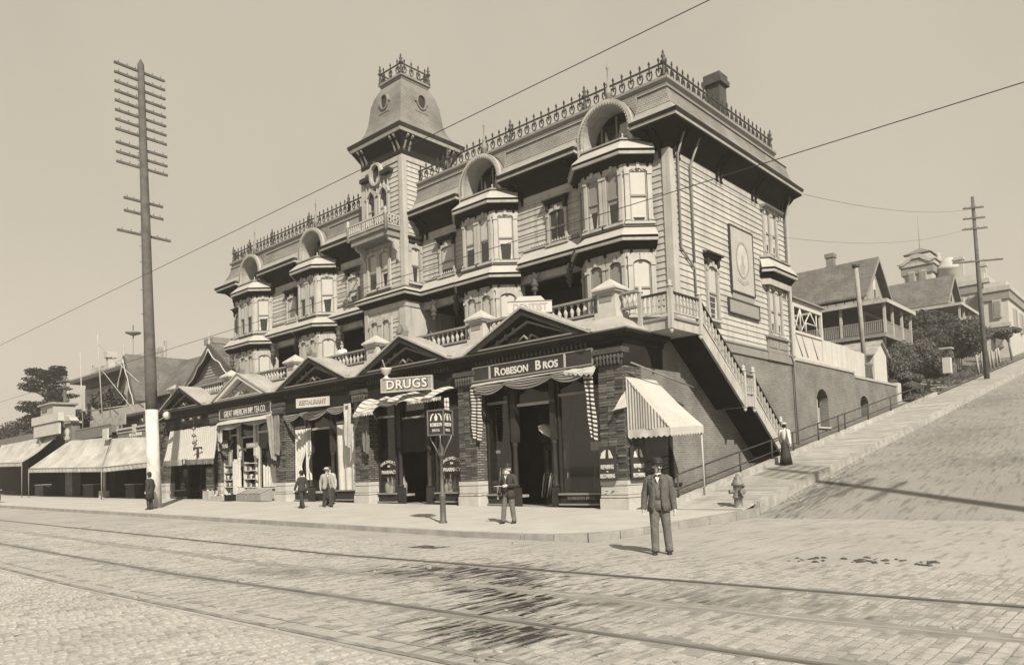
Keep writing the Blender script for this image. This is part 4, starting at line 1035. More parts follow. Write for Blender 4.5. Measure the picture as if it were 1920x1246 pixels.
# ------------------------------------------------------------------ shop fronts
def shopfront(x0, x1, wins, door, tm, zt=4.22, sill=.5, back=2.6):
    z0 = fl((x0 + x1) / 2)
    sh = MB().box(x0, x1, .62, back, z0 - .1, z0 + .0).build('shop_floor', MWOOD, B)
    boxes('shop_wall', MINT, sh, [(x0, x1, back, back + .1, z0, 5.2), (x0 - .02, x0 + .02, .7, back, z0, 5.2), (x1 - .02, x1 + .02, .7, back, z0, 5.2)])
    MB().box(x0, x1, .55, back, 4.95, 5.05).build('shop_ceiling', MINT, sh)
    for (a, c) in wins:
        b = MB(); b.box(a, c, .42, .72, z0 - .1, z0 + sill); p = b.build('shop_window', tm, B)
        boxes('sill', MTRIMD if tm is not MSHOPW else tm, p, [(a - .02, c + .02, .34, .74, z0 + sill, z0 + sill + .06), (a - .02, c + .02, .36, .5, z0 + .06, z0 + .12)])
        boxes('mullion', tm, p, [(a, a + .07, .46, .62, z0 + sill + .06, 5.0), (c - .07, c, .46, .62, z0 + sill + .06, 5.0)])
        boxes('transom_bar', MTRIMD if tm is not MSHOPW else tm, p, [(a + .07, c - .07, .44, .62, zt, zt + .10)])
        MB().box(a + .07, c - .07, .53, .545, z0 + sill + .06, zt).build('pane', MCLEAR, p)
        MB().box(a + .07, c - .07, .53, .545, zt + .1, 5.0).build('transom_pane', MSHOPG, p)
        MB().box(a + .05, c - .05, .62, 1.5, z0 + sill - .1, z0 + sill).build('display_floor', MWOOD, p)
    (a, c) = door; yd = 1.7
    d = MB().box(a + .35, c - .3, yd, yd + .06, z0, z0 + 2.3).build('shop_door', MDARK2, B)
    MB().box(a + .5, c - .45, yd - .012, yd, z0 + .95, z0 + 2.1).build('pane', MSHOPG, d); MB().box(c - .40, c - .36, yd - .06, yd, z0 + 1.0, z0 + 1.2).build('handle', MLETTER, d)
    MB().box(a + .1, c - .1, .5, .6, zt - .18, zt - .08).build('transom_bar', MTRIM, d); MB().box(a + .1, c - .1, .53, .545, zt - .08, 5.0).build('transom_pane', MSHOPG, d)
    MB().box(a + .1, c - .1, yd, yd + .05, z0 + 2.35, 4.9).build('over_door_panel', MDARK, d)
    for x in (a, c):      # slim turned columns either side of the doorway
        b = MB(); b.box(x - .13, x + .13, .36, .62, z0 - .05, z0 + .7); b.lathe([(.11, z0 + .7), (.13, z0 + .78), (.085, z0 + .86), (.10, z0 + 1.3), (.085, z0 + 2.2), (.12, z0 + 2.3), (.09, z0 + 2.4)], x, .46, 10); b.box(x - .12, x + .12, .38, .62, z0 + 2.4, 5.0)
        b.build('shop_column', tm, B)
    return z0
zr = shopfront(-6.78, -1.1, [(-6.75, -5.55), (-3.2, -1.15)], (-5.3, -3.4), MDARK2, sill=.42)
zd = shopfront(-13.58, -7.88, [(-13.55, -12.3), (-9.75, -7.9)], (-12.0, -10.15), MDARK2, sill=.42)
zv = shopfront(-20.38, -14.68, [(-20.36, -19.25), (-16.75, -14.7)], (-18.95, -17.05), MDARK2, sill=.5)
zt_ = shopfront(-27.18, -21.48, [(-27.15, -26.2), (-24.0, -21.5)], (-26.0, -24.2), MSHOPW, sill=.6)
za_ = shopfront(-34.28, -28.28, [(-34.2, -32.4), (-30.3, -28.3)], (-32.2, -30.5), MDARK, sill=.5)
# boxed sign panel over the pharmacy door
MB().box(-11.8, -10.35, .46, .52, 2.62, 4.05).build('door_panel', MDARK, B)
boxes('transom_light', MGREY, B, [(-11.55, -10.4, .48, .51, 4.4, 4.75)])
# ------------------------------------------------------------------ signs
def sign(name, label, M_, w, h, board, border=None, dep=.06, cat='sign', group=None):
    t = thing(name, label, cat, M_.translation, 0, group)
    MB(M_).box(-w / 2, w / 2, -dep, 0, -h / 2, h / 2).build('board', board, t)
    if border:
        k = .045
        boxes('border', border, t, [(-w / 2 - .01, w / 2 + .01, -dep - .025, .01, h / 2 - k, h / 2 + .01), (-w / 2 - .01, w / 2 + .01, -dep - .025, .01, -h / 2 - .01, -h / 2 + k),
                                    (-w / 2 - .01, -w / 2 + k, -dep - .022, .01, -h / 2 + k, h / 2 - k), (w / 2 - k, w / 2 + .01, -dep - .022, .01, -h / 2 + k, h / 2 - k)], M_)
    return t
def at(M_, x, y, z): return M_ @ Matrix.Translation((x, y, z))
MPALE = mat('pale_sign', .36, var=.1); MPALE2 = mat('pale_letter', .24, var=.05); MOUT = mat('letter_outline', .06)
# ROBESON BROS
M_ = frame((-4.0, -.05, 5.37)); t = sign('fascia_sign', 'long black fascia sign with pale slanted letters ROBESON BROS over the corner shop', M_, 5.7, .56, MSIGNBK, MTRIMD)
for s, x, sz in (('R', -1.56, .44), ('OBESON', -.70, .35), ('B', .44, .46), ('ROS', 1.01, .35)): text(s, at(M_, x, -.065, -.02 if sz > .36 else -.055), sz, MLETTER, t, off=.012, xs=1.0 if len(s) > 3 else 1.05)
boxes('divider', MTRIM, t, [(-1.98, -1.90, -.085, -.06, -.24, .24), (1.62, 1.70, -.085, -.06, -.24, .24)], M_)
# TEA CO
M_ = frame((-24.36, -.05, 5.43)); t = sign('fascia_sign', 'black fascia sign reading GREAT AMERICAN IMP. TEA CO. in pale capitals', M_, 5.5, .60, MSIGNBK, MTRIM)
text('GREAT AMERICAN IMP. TEA CO.', at(M_, 0, -.065, -.03), .50, MLETTER, t, off=.002, xs=.62)
# DRUGS
M_ = frame((-9.85, -.87, 5.30), R(23.2)); t = sign('hanging_sign', 'grey bordered hanging sign with raised block letters DRUGS', M_, 2.3, .56, mat('drug_sign', .2, var=.12), MTRIM)
text('DRUGS', at(M_, 0.02, -.062, -.02), .50, MOUT, t, name='letter_shadow', off=.035, sp=1.12, xs=1.05); text('DRUGS', at(M_, 0, -.075, 0), .50, MLETTER, t, off=.008, sp=1.12, xs=1.05)
MB(M_).tube([(-1.0, 0, .25), (-.98, .3, .5), (-.9, .95, .6)], .025, 6).build('iron_bracket', MIRON, t)
t = thing('mortar_and_pestle', 'white mortar and pestle trade sign standing over the left end of the DRUGS sign', 'trade sign', (-10.75, -1.2, 5.6))
MB().lathe([(.17, 5.58), (.16, 5.62), (.07, 5.68), (.08, 5.74), (.18, 5.83), (.21, 5.95), (.24, 6.03), (.2, 6.03), (.14, 5.9)], -10.75, -1.2, 14).build('mortar', MSTONE, t)
MB().tube([(-10.75, -1.2, 5.95), (-10.92, -1.25, 6.4)], [.035, .025], 8).build('pestle', MTRIMD, t)
# RESTAURANT
M_ = frame((-17.2, -.47, 5.25), R(17.5)); t = sign('hanging_sign', 'pale hanging signboard lettered RESTAURANT below the shop pediment', M_, 1.95, .44, MPALE, None)
text('RESTAURANT', at(M_, 0, -.065, 0), .30, MOUT, t, off=.012, xs=.86, name='letter_shadow'); text('RESTAURANT', at(M_, -.01, -.075, .008), .30, MPALE, t, off=-.002, xs=.86)
MB(M_).tube([(.95, 0, .1), (1.0, .4, .15)], .02, 6).build('iron_bracket', MIRON, t)
# DENTIST
M_ = frame((-4.15, .28, 7.60), R(39.8)); t = sign('hanging_sign', 'white signboard with faint letters DENTIST and a sloped top on the porch', M_, 1.6, .42, MPALE, None)
text('DENTIST', at(M_, 0, -.065, -.01), .36, MPALE2, t, off=.008, xs=.9)
MB(M_).prism([(-.56, .22), (.56, .22), (.40, .40), (-.42, .40)], 'y', -.06, .0).build('top_board', MPALE, t)
MB(M_).box(-.82, .82, -.08, .02, .205, .23).build('top_moulding', MTRIMD, t)
boxes('post', MIRON, t, [(-.5, -.46, .01, .05, -.7, .2), (.46, .5, .01, .05, -.7, .2)], M_)
# umbrella repair signs on the corner pier
def umbrella_panel(t, M_, w, h):
    def seg(a0, a1, m_):
        pts = [(0.42 * w * math.cos(a), .30 * h * math.sin(a)) for a in rng(a0, a1, 6)]
        b = MB(at(M_, 0, -.062, h * .17))
        b.prism([(math.cos(a0) * w * .42 * .0 + (.42 * w) * math.cos(a0), 0)] + pts + [((.42 * w) * math.cos(a1) * .35, .02)], 'y', -.008, 0) if False else b.prism([(0, .29 * h)] + [((.42 * w) * math.cos(a), .26 * h * math.sin(a) - .03) for a in rng(a0, a1, 4)], 'y', -.008, 0)
        b.build('umbrella_gore', m_, t)
    b = MB(at(M_, 0, -.062, h * .17))
    for (x0, x1) in ((-.42, -.10), (.13, .40)):
        e = lambda x: .26 * h * math.sqrt(max(0, 1 - (x / .44) ** 2))
        MB(at(M_, 0, -.062, h * .17)).prism([(x0 * w, -.0), (x1 * w, -.0), (x1 * w * .55, e(x1 * .55)), ((x0 + x1) / 2 * .35 * w, e(.1)), (x0 * .8 * w, e(x0 * .8))], 'y', -.008, 0).build('umbrella_gore', MLETTER, t)
M_ = frame((-.70, -.125, 1.75)); t = sign('pier_sign', 'black sign with white umbrella reading REPAIRING AND RECOVERING, street side of corner pier', M_, .66, 1.12, MSIGNBK)
umbrella_panel(t, M_, .62, 1.1)
def rr(t, M_, w):
    text('REPAIRING', at(M_, 0, -.062, -.10), .19, MLETTER, t, off=.006, xs=w); text('AND', at(M_, 0, -.062, -.25), .07, MLETTER, t, xs=w); text('RECOVERING', at(M_, 0, -.062, -.40), .18, MLETTER, t, off=.006, xs=w * .95)
rr(t, M_, .56)
M_ = frame((.055, .44, 1.75), PI / 2); t = sign('pier_sign', 'black sign with white umbrella, REPAIRING AND RECOVERING, hill side of the corner pier', M_, .80, 1.12, MSIGNBK)
umbrella_panel(t, M_, .7, 1.1); rr(t, M_, .66)
# painted line under the right shop window
M_ = frame((-2.2, .33, .62)); text('ROBESON BROS', M_, .15, mat('dull_gilt', .12), B, name='sill_lettering', xs=1.1)
# pharmacy window lettering
def arc_text(s, Mc, rad, size, a0, a1, par):
    n = len(s)
    for i, ch_ in enumerate(s):
        a = a0 + (a1 - a0) * i / (n - 1)
        text(ch_, Mc @ Matrix.Translation((rad * math.sin(a), 0, rad * math.cos(a) - rad)) @ Matrix.Rotation(a, 4, 'Y'), size, MLETTER, par, off=.006, ext=.002)
for (x, lab) in ((-12.9, 'pharmacy lettering arched on the left shop window glass'), (-8.85, 'pharmacy lettering arched on the right shop window glass')):
    t = thing('window_lettering', lab, 'lettering', (x, .5, 1.9))
    arc_text('UNKSWORTH', frame((x, .51, 2.26)), .95, .17, -.55, .55, t)
    text('904', frame((x, .51, 2.06)), .12, MLETTER, t, off=.006, ext=.002); text('PHARMACY', frame((x, .51, 1.80)), .21, MLETTER, t, off=.008, ext=.002, xs=.92)
# letter T boards and the teapot sign of the tea shop
def tee(M_, s, label, m_):
    t = thing('letter_sign', label, 'letter sign', M_.translation)
    b = MB(M_); b.prism([(-.36 * s, .32 * s), (-.36 * s, .5 * s), (.36 * s, .5 * s), (.36 * s, .32 * s), (.26 * s, .40 * s), (.08 * s, .40 * s), (.08 * s, -.42 * s), (.17 * s, -.5 * s), (-.17 * s, -.5 * s), (-.08 * s, -.42 * s), (-.08 * s, .40 * s), (-.26 * s, .40 * s)], 'y', -.05, 0)
    b.build('letter', m_, t); return t
tee(frame((-27.9, -1.0, 3.2), R(15)), .95, 'black letter T hanging beside the striped awning', MSIGNBK)
tee(frame((-25.9, -.15, 2.95)), .9, 'grey letter T hanging left of the tea shop door', MGREY)
tee(frame((-24.55, -.1, 2.95)), .95, 'dark letter T with pale edge right of the tea shop door', MOUT)
M_ = frame((-26.15, -.25, 3.62)); t = thing('teapot_sign', 'dark teapot shaped signboard lettered TEAS over the tea shop window', 'sign', M_.translation)
b = MB(M_); b.prism([(-.55, -.1), (-.35, -.26), (.35, -.26), (.5, -.05), (.62, .2), (.9, .3), (.88, .2), (.7, .05), (.55, -.2), (.45, .18), (.3, .28), (.1, .32), (0, .38), (-.1, .32), (-.3, .28), (-.5, .15), (-.75, .3), (-.85, .32), (-.7, .12)] , 'y', -.05, 0)
b.build('board', MDARK2, t); text('TEAS', at(M_, -.02, -.06, 0), .30, MLETTER, t, off=.004)
M_ = frame((-23.65, -.05, 3.55)); t = sign('shop_board', 'small grey board lettered COFFEES by the tea shop column', M_, 1.1, .26, MGREY); text('COFFEES', at(M_, 0, -.065, 0), .2, MLETTER, t, xs=.95)
M_ = frame((-27.75, -.35, 1.75)); t = sign('standing_board', 'tall dark board lettered GREAT TEA & CO at the left of the tea shop', M_, 1.0, 1.5, MSIGNBK)
for z, s, k in ((.55, 'GREAT', .27), (.12, 'TEA & CO', .24), (-.25, '', .1)):
    if s: text(s, at(M_, 0, -.065, z), k, MLETTER, t, xs=.82 if len(s) < 7 else .7)
boxes('pale_band', MTRIMD, t, [(-.4, .4, -.066, -.06, z, z + .05) for z in (.34, -.08, -.28, -.45, -.62)], M_)
# big painted picture board and long board on the side wall
M_ = frame((.06, 9.02, 10.0), PI / 2); t = sign('painted_board', 'tall pale picture board with a wreathed oval high on the side wall', M_, 2.15, 2.75, mat('faded_board', .28, var=.08, sc=2.5), MIRON, dep=.05)
b = MB(at(M_, 0, -.055, .05)); oval_ring(b, .50, .68, .10, -.01, 0, 24); b.build('wreath', mat('faded_paint', .2, var=.3, sc=6), t)
MB(at(M_, 0, -.052, .05)).prism([(.50 * math.cos(2 * PI * q / 20), .68 * math.sin(2 * PI * q / 20)) for q in range(20)], 'y', -.004, 0).build('oval_panel', mat('faded_oval', .33, var=.12, sc=4), t)
MB(at(M_, 0, -.058, -.05)).prism([(-.2, -.5), (.2, -.5), (.24, -.15), (.1, .0), (.12, .25), (0, .36), (-.12, .25), (-.1, 0), (-.24, -.15)], 'y', -.004, 0).build('faded_figure', mat('faded_paint_pale', .25, var=.2, sc=6), t)
MB(at(M_, 0, -.055, -.85)).prism([(-.5, .12), (0, .0), (.5, .12), (.5, -.02), (0, -.16), (-.5, -.02)], 'y', -.008, 0).build('scroll', mat('faded_scroll', .23, var=.2, sc=5), t)
M_ = frame((.06, 9.02, 8.0), PI / 2); t = sign('painted_board', 'long low faded board under the picture board on the side wall', M_, 2.85, .62, mat('grey_board', .19, var=.08, sc=3), MIRON, dep=.05)
MB(frame((.05, 9.05, 8.42), PI / 2)).box(-1.0, 1.0, -.03, 0, -.1, .2).build('upper_slip', mat('grey_board_slip', .2, var=.1), t)

# ------------------------------------------------------------------ awnings, bunting and curtains
MSTRIPE = stripemat('striped_awning', .40, .30, 26, 0, .55)
MCHEEK = stripemat('cheek_stripe', .40, .13, 15, 0, .5)
MBUNT = stripemat('bunting_stripe', .36, .03, 17, 1, .5)
MBUNTX = stripemat('bunting_stripe_across', .36, .045, 7, 1, .52)
def sheet(name, p00, p10, p11, p01, m_, par, nu=14, nv=8, sag=.08, wr=.03, seed=0, scal=0):
    """canvas sheet from the top edge (p00-p10) to the bottom edge (p01-p11)"""
    p00, p10, p11, p01 = map(Vector, (p00, p10, p11, p01)); rnd = random.Random(seed); ph = [rnd.uniform(0, 6) for _ in range(4)]
    n_ = (p10 - p00).cross(p01 - p00).normalized()
    if n_.z < 0: n_ = -n_
    def f(u, v):
        p = (p00.lerp(p10, u)).lerp(p01.lerp(p11, u), v)
        d = -sag * math.sin(PI * v) * (1 - .3 * math.cos(2 * PI * u * 2)) + wr * (math.sin(9 * u + 3 * v + ph[0]) * .6 + math.sin(17 * u - 5 * v + ph[1]) * .35) * math.sin(PI * min(1, v * 1.3 + .1))
        return p + n_ * d
    return surf(f, nu, nv, name, m_, par)
def valance(a, c, drop, m_, par, step=.13, name='valance', tooth=.06):
    a, c = Vector(a), Vector(c); L_ = (c - a).length; n = max(3, int(L_ / step)); b = MB()
    vs = []; fs = []
    for i in range(n * 2 + 1):
        p = a.lerp(c, i / (2 * n)); w = .012 * math.sin(i * .9)
        vs += [(p.x, p.y + w, p.z), (p.x, p.y + w * 2, p.z - drop - (tooth if i % 2 else 0))]
    for i in range(n * 2): fs.append((2 * i, 2 * i + 1, 2 * i + 3, 2 * i + 2))
    b.add(vs, fs); return b.build(name, m_, par)
def rod(name, pts, r, m_, par, n=6): return MB().tube(pts, r, n).build(name, m_, par)
# corner awning on the hill side
t = thing('awning', 'striped sided white canvas awning on the hill side of the corner shop', 'awning', (.8, 1.1, 3.5))
sheet('canvas', (.04, 0.0, 4.55), (.04, 1.85, 4.55), (1.55, 2.2, 2.92), (1.55, .05, 2.80), MCANVAS, t, sag=.06, wr=.012)
def tri(p0, p1, p2, name, m_, par, n=8):
    p0, p1, p2 = map(Vector, (p0, p1, p2))
    return surf(lambda u, v: p0.lerp(p2, u).lerp(p1.lerp(p2, u), v) if False else (p0.lerp(p1, v)).lerp(p2, u * 1.0), n, n, name, m_, par)
surf(lambda u, v: Vector((.04, .0, 2.80)).lerp(Vector((1.55, .05, 2.80)), u).lerp(Vector((.04, 0, 4.55)).lerp(Vector((1.55, .05, 2.82)), u), v) + Vector((0, .03 * math.sin(9 * u), 0)), 12, 8, 'cheek', MCHEEK, t)
valance((1.56, .05, 2.80), (1.56, 2.2, 2.92), .22, MCANVAS, t, .17); valance((.05, -.02, 2.82), (1.55, .03, 2.82), .24, MCANVAS, t, .17)
rod('awning_pole', [(1.5, 2.15, 2.9), (1.5, 2.2, .35)], .035, MTRIM, t)
rod('frame_bar', [(.02, 3.3, 4.3), (.5, -.1, 5.05)], .03, MTRIMD, t) if False else rod('roller_bar', [(.30, -.05, 4.98), (.62, 3.4, 4.35)], .03, MTRIMD, t)
# folded flap on the corner pier
t = thing('awning_flap', 'small loose canvas flap sticking out at the corner pier', 'canvas flap', (-.1, -.2, 3.6))
surf(lambda u, v: Vector((.02, -.02, 4.05)).lerp(Vector((-.38, -.42, 3.35)).lerp(Vector((.12, -.12, 3.62)), v), u) + Vector((0, 0, .05 * math.sin(7 * u + 4 * v))), 8, 6, 'canvas', MCANVAS2, t)
# striped awning over the fifth shop
t = thing('awning', 'finely striped pale awning right of the big white-footed pole', 'awning', (-31, -.6, 4))
sheet('canvas', (-33.6, -.05, 4.92), (-27.5, -.05, 4.92), (-25.9, -1.05, 2.96), (-32.2, -1.05, 3.05), MSTRIPE, t, sag=.05, wr=.015, seed=3)
va = valance((-32.25, -1.07, 3.05), (-25.95, -1.07, 2.96), .26, mat('grey_valance', .13, var=.25, sc=4), t, .22)
sheet('dark_cheek', (-33.6, -.05, 4.92), (-33.5, 0, 4.9), (-33.4, 0, 3.0), (-32.3, -1.05, 3.02), MCANVAS2, t, sag=0, wr=0)
M_ = frame((-30.2, -1.13, 2.88)); MB(M_).box(-.95, 1.2, -.02, 0, -.17, .16).build('sign_strip', MPALE, t); MB(M_).box(.62, 1.22, -.03, -.02, -.17, .16).build('sign_strip', MSIGNBK, t)
text('D', at(M_, .92, -.04, 0), .30, MLETTER, t, off=.01); text('AR', at(M_, .15, -.03, 0), .28, MPALE2, t, off=.01)
# three electric globes hanging in front of it
for k, z in enumerate((4.75, 4.33, 3.92)): rep
t = thing('hanging_lamps', 'string of three small dark globes hanging before the striped awning', 'lamp string', (-28.6, -.9, 4.4))
rod('cord', [(-28.6, -.9, 5.4), (-28.6, -.9, 3.8)], .012, MIRON, t)
gl = MB(); gl.lathe([(.0, -.10), (.10, -.06), (.13, 0), (.10, .06), (.03, .10), (.0, .12)], 0, 0, 10); glm = gl.mesh('globe'); glm.materials.append(mat('lamp_globe', .09, rough=.2, spec=.6))
rep('globe', glm, t, [(-28.6, -.9, z) for z in (4.75, 4.35, 3.95)])
t = thing('hanging_lamps', 'row of three small globes under the dark pediment of the fifth shop', 'lamp row', (-30.2, -.35, 5.45))
rod('bar', [(-31.6, -.3, 5.52), (-28.8, -.3, 5.52)], .02, MIRON, t); rep('globe', glm, t, [(x, -.3, 5.42) for x in (-31.2, -30.2, -29.2)])
t = thing('street_globe', 'white round lamp globe on a bracket in front of the dark pediment', 'lamp', (-31.4, -1.2, 5.7))
MB().lathe([(.0, -.24), (.17, -.17), (.24, 0), (.17, .17), (.06, .24), (.0, .25)], 0, 0, 14).build('globe', MWHITE, t, local=True).location = (0, 0, 0)
rod('bracket', [(-31.4, -1.2, 5.7), (-33.4, -1.0, 5.45), (-34.2, .0, 5.4)], .03, MTRIM, t)
# plain awnings farther left
def awning_plain(label, tl, tr_, bl, br, seed, sag=.12):
    t = thing('awning', label, 'awning', [(tl[k] + br[k]) / 2 for k in range(3)])
    sheet('canvas', tl, tr_, br, bl, MCANVAS2, t, 34, 12, sag=sag, wr=.11, seed=seed)
    valance(bl, br, .27, MCANVAS2, t, .2)
    bl, tl, br, tr_ = map(Vector, (bl, tl, br, tr_))
    sheet('cheek', tl, tl + Vector((.02, 0, -.1)), (tl.x + .1, tl.y, bl.z), bl, MCANVAS2, t, 4, 4, 0, 0)
    for p in (bl, br): rod('awning_pole', [tuple(p), (p.x, p.y, WZ(p.x, p.y))], .03, MTRIMD, t)
    rod('front_bar', [tuple(bl), tuple(br)], .03, MTRIMD, t)
    return t
awning_plain('creased canvas awning just left of the big white-footed pole', (-43.1, -.05, 5.05), (-35.9, -.05, 4.75), (-40.3, -1.7, 2.92), (-32.8, -1.75, 3.0), 5, .16)
awning_plain('broad wrinkled awning, second from the left edge, beside the carved post', (-51.6, -.05, 5.35), (-43.1, -.05, 5.12), (-54.6, -2.0, 3.3), (-40.2, -1.72, 2.95), 8, .18)
awning_plain('sagging canvas awning at the far left edge under the boarded stall', (-70, -.05, 5.95), (-54.2, -.05, 5.95), (-66.0, -2.1, 4.1), (-56.0, -2.1, 3.85), 12, .2)
# Robeson bunting
def swag(x0, x1, z, drop, m_, par, y=-.12, name='swag', folds=4, depth=.12):
    def f(u, v):
        c = 4 * u * (1 - u); k = .10 + drop * v * (.35 + .65 * c)
        return Vector((x0 + (x1 - x0) * u, y - depth * (.4 + .6 * math.sin(v * PI * folds) ** 2) * (.4 + .6 * c), z - k * 1.0 + .05 * v))
    return surf(f, 18, 20, name, m_, par)
def tail(x, z0, z1, w, m_, par, y=-.1, taper=.35, lean=0):
    def f(u, v):
        ww = w * (1 - taper * v) * (1 + .12 * math.sin(v * 11)); return Vector((x + lean * v + (u - .5) * ww, y - .06 * math.sin(u * PI * 3 + v * 2), z0 + (z1 - z0) * v - .12 * u * v))
    return surf(f, 10, 24, 'tail', m_, par)
t = thing('bunting', 'striped bunting swags and hanging tails framing the ROBESON BROS shop front', 'bunting', (-4, -.2, 4.8))
for (a, c, z) in ((-6.75, -5.2, 4.98), (-5.2, -2.95, 5.02), (-2.95, -1.3, 5.05)): swag(a, c, z, .42, MBUNTX, t, y=-.14)
tail(-6.72, 4.95, 2.9, .58, MBUNT, t); tail(-1.42, 5.0, 2.6, .34, MBUNT, t, lean=.2)
sheet('top_cloth', (-2.3, -.05, 5.06), (-1.02, -.05, 5.10), (-1.0, -.30, 4.78), (-2.3, -.26, 4.96), MCANVAS, t, 14, 3, .0, .03); valance((-2.3, -.27, 4.96), (-1.0, -.31, 4.78), .05, MCANVAS, t, .2, tooth=.08)
sheet('top_cloth', (-6.9, -.05, 5.07), (-2.3, -.05, 5.07), (-2.3, -.16, 5.0), (-6.9, -.2, 4.92), MCANVAS2, t, 20, 3, .0, .02)
# drugs shop awning, half furled
t = thing('awning', 'half furled striped awning hanging in folds below the DRUGS sign', 'awning', (-10.7, -.4, 4.7))
def furled(x0, x1, z0, out, drop, seed):
    rnd = random.Random(seed); ph = rnd.uniform(0, 6)
    def f(u, v): return Vector((x0 + (x1 - x0) * u, -.08 - out * v - .05 * math.sin(12 * u + ph), z0 - drop * v ** 1.4 * (1 + .25 * math.sin(5 * u + ph)) + .05 * math.sin(17 * u + 4 * v)))
    return surf(f, 26, 10, 'canvas', MFURL, t)
MFURL = stripemat('furled_stripe', .40, .14, 5, 1, .72)
furled(-13.6, -10.6, 5.02, .75, .62, 1); furled(-10.6, -7.85, 5.05, .8, .42, 2)
valance((-13.6, -.83, 4.38), (-12.2, -.83, 4.4), .1, MCANVAS, t, .12); valance((-9.9, -.86, 4.62), (-7.85, -.86, 4.62), .1, MCANVAS, t, .12)
tail(-13.35, 4.5, 2.75, .45, mat('dark_drape', .09, var=.3, sc=3), t, y=-.35); tail(-8.05, 4.6, 3.7, .22, MFURL, t, y=-.4)
# restaurant bunting and window curtains
t = thing('bunting', 'dark banded bunting swags under the RESTAURANT sign', 'bunting', (-17.5, -.2, 4.8))
swag(-20.35, -18.9, 4.95, .4, MBUNTX, t); swag(-18.9, -16.6, 4.98, .5, MBUNTX, t); swag(-16.6, -14.9, 5.02, .42, MBUNTX, t)
tail(-14.95, 5.0, 3.1, .5, MCANVAS2, t, y=-.15); tail(-20.6, 4.9, 3.0, .5, mat('dusky_drape', .12, var=.3, sc=3), t, y=-.4)
def curtain(name, label, x0, x1, z0, z1, y, gather):
    t = thing(name, label, 'curtain', ((x0 + x1) / 2, y, (z0 + z1) / 2))
    def f(u, v):
        g = 1 - .45 * math.exp(-((v - gather) / .16) ** 2)
        return Vector((x0 + (x1 - x0) * (u * g if x0 < x1 else u), y - .05 * math.sin(u * 22 + v), z1 + (z0 - z1) * v))
    surf(f, 22, 16, 'cloth', MCURTW, t); return t
MCURTW = mat('white_curtain', .40, rough=.9, var=.15, sc=3, spec=.1)
curtain('window_curtain', 'white curtain gathered in the left restaurant window', -20.25, -19.35, 1.1, 4.15, .44, .62)
curtain('window_curtain', 'narrow white curtain hanging by the left restaurant doorpost', -19.2, -18.8, 1.6, 4.15, .40, .7)
curtain('window_curtain', 'tall white curtain sweeping across the right restaurant window', -14.75, -16.65, 1.05, 4.15, .44, .55)
# tea shop drapery
t = thing('bunting', 'loose white drapery tied up along the top of the tea shop', 'bunting', (-24.5, -.2, 4.8))
sheet('top_cloth', (-27.2, -.05, 5.1), (-21.5, -.05, 5.1), (-21.45, -.35, 4.82), (-27.2, -.35, 4.82), MCANVAS, t, 30, 4, .03, .06)
swag(-27.2, -24.6, 4.92, .36, MCANVAS2, t); swag(-24.6, -21.5, 4.95, .30, MCANVAS2, t)
tail(-27.05, 4.9, 3.5, .6, MCANVAS2, t, lean=-.25); tail(-21.35, 4.95, 2.75, .55, mat('drab_drape', .18, var=.3, sc=3), t, y=-.35, lean=.35)
# ------------------------------------------------------------------ goods in the windows
def goods_cane(x, y, z, dx, h, m_, label, grp):
    t = tag(MB().tube([(x, y, z), (x + dx * .9, y + .05, z + h * .9), (x + dx, y + .05, z + h), (x + dx + .06, y + .02, z + h + .05)], [.02, .035, .015, .015], 6).build('umbrella', m_, None), label, 'umbrella', grp)
    return t
UMB = [mat('umbrella_cloth_%s' % n, v, var=.2) for n, v in (('pale', .3), ('grey', .12), ('dark', .02))]
for i in range(9):
    k = i % 3; goods_cane(-6.55 + .1 * i, .85 + .05 * (i % 2), zr + .42, random.uniform(-.06, .3), random.uniform(.8, 1.05), UMB[0 if i < 4 else k], '%s furled umbrella, %s from the left in the left corner shop window' % (['pale', 'grey', 'dark'][0 if i < 4 else k], ORD[i]), 'umbrellas in the left shop window')
for i in range(7): goods_cane(-5.0 + .09 * i, 1.55, zr + .3, random.uniform(-.05, .2), random.uniform(.75, 1.0), UMB[i % 3], '%s furled umbrella, %s from the left inside the corner shop doorway' % (['pale', 'grey', 'dark'][i % 3], ORD[i]), 'umbrellas in the doorway')
for i in range(6): goods_cane(-2.1 + .12 * i, .95, zr + .42, random.uniform(-.12, .16), random.uniform(.9, 1.1), UMB[1 + i % 2], '%s furled umbrella, %s from the left in the right corner shop window' % (['grey', 'dark'][i % 2], ORD[i]), 'umbrellas in the right shop window')
for (x, y, z, w, h, lab) in ((-6.35, .7, zr + .44, .34, .36, 'white price card at the foot of the umbrellas'), (-6.5, .8, 2.35, .2, .12, 'small white ticket hanging high in the left umbrella window'), (-1.75, .75, 2.25, .5, .3, 'pale lettered card hanging in the right umbrella window')):
    tag(MB(frame((x, y, z), .1)).box(-w / 2, w / 2, -.01, .01, 0, h).build('price_card', MWHITE), lab, 'card')
t = thing('open_parasol', 'small white open parasol hanging in the corner shop doorway', 'parasol', (-4.3, 1.2, 3.1))
b = MB(); b.M = Matrix.Translation((-4.3, 1.2, 3.05)) @ Matrix.Rotation(.7, 4, 'Y'); b.lathe([(.42, 0), (.38, .10), (.25, .2), (.0, .27)], 0, 0, 10, smooth=False); b.build('canopy', MWHITE, t); b = MB(); b.M = Matrix.Translation((-4.3, 1.2, 3.05)) @ Matrix.Rotation(.7, 4, 'Y'); b.tube([(0, 0, .3), (0, 0, -.45)], .012, 6); b.build('stick', MIRON, t)
def bottle(x, y, z, s, m_, label, grp):
    return tag(MB().lathe([(.06 * s, z), (.07 * s, z + .02), (.07 * s, z + .2 * s), (.025 * s, z + .27 * s), (.025 * s, z + .36 * s), (.03 * s, z + .37 * s)], x, y, 8).build('jar', m_), label, 'jar', grp)
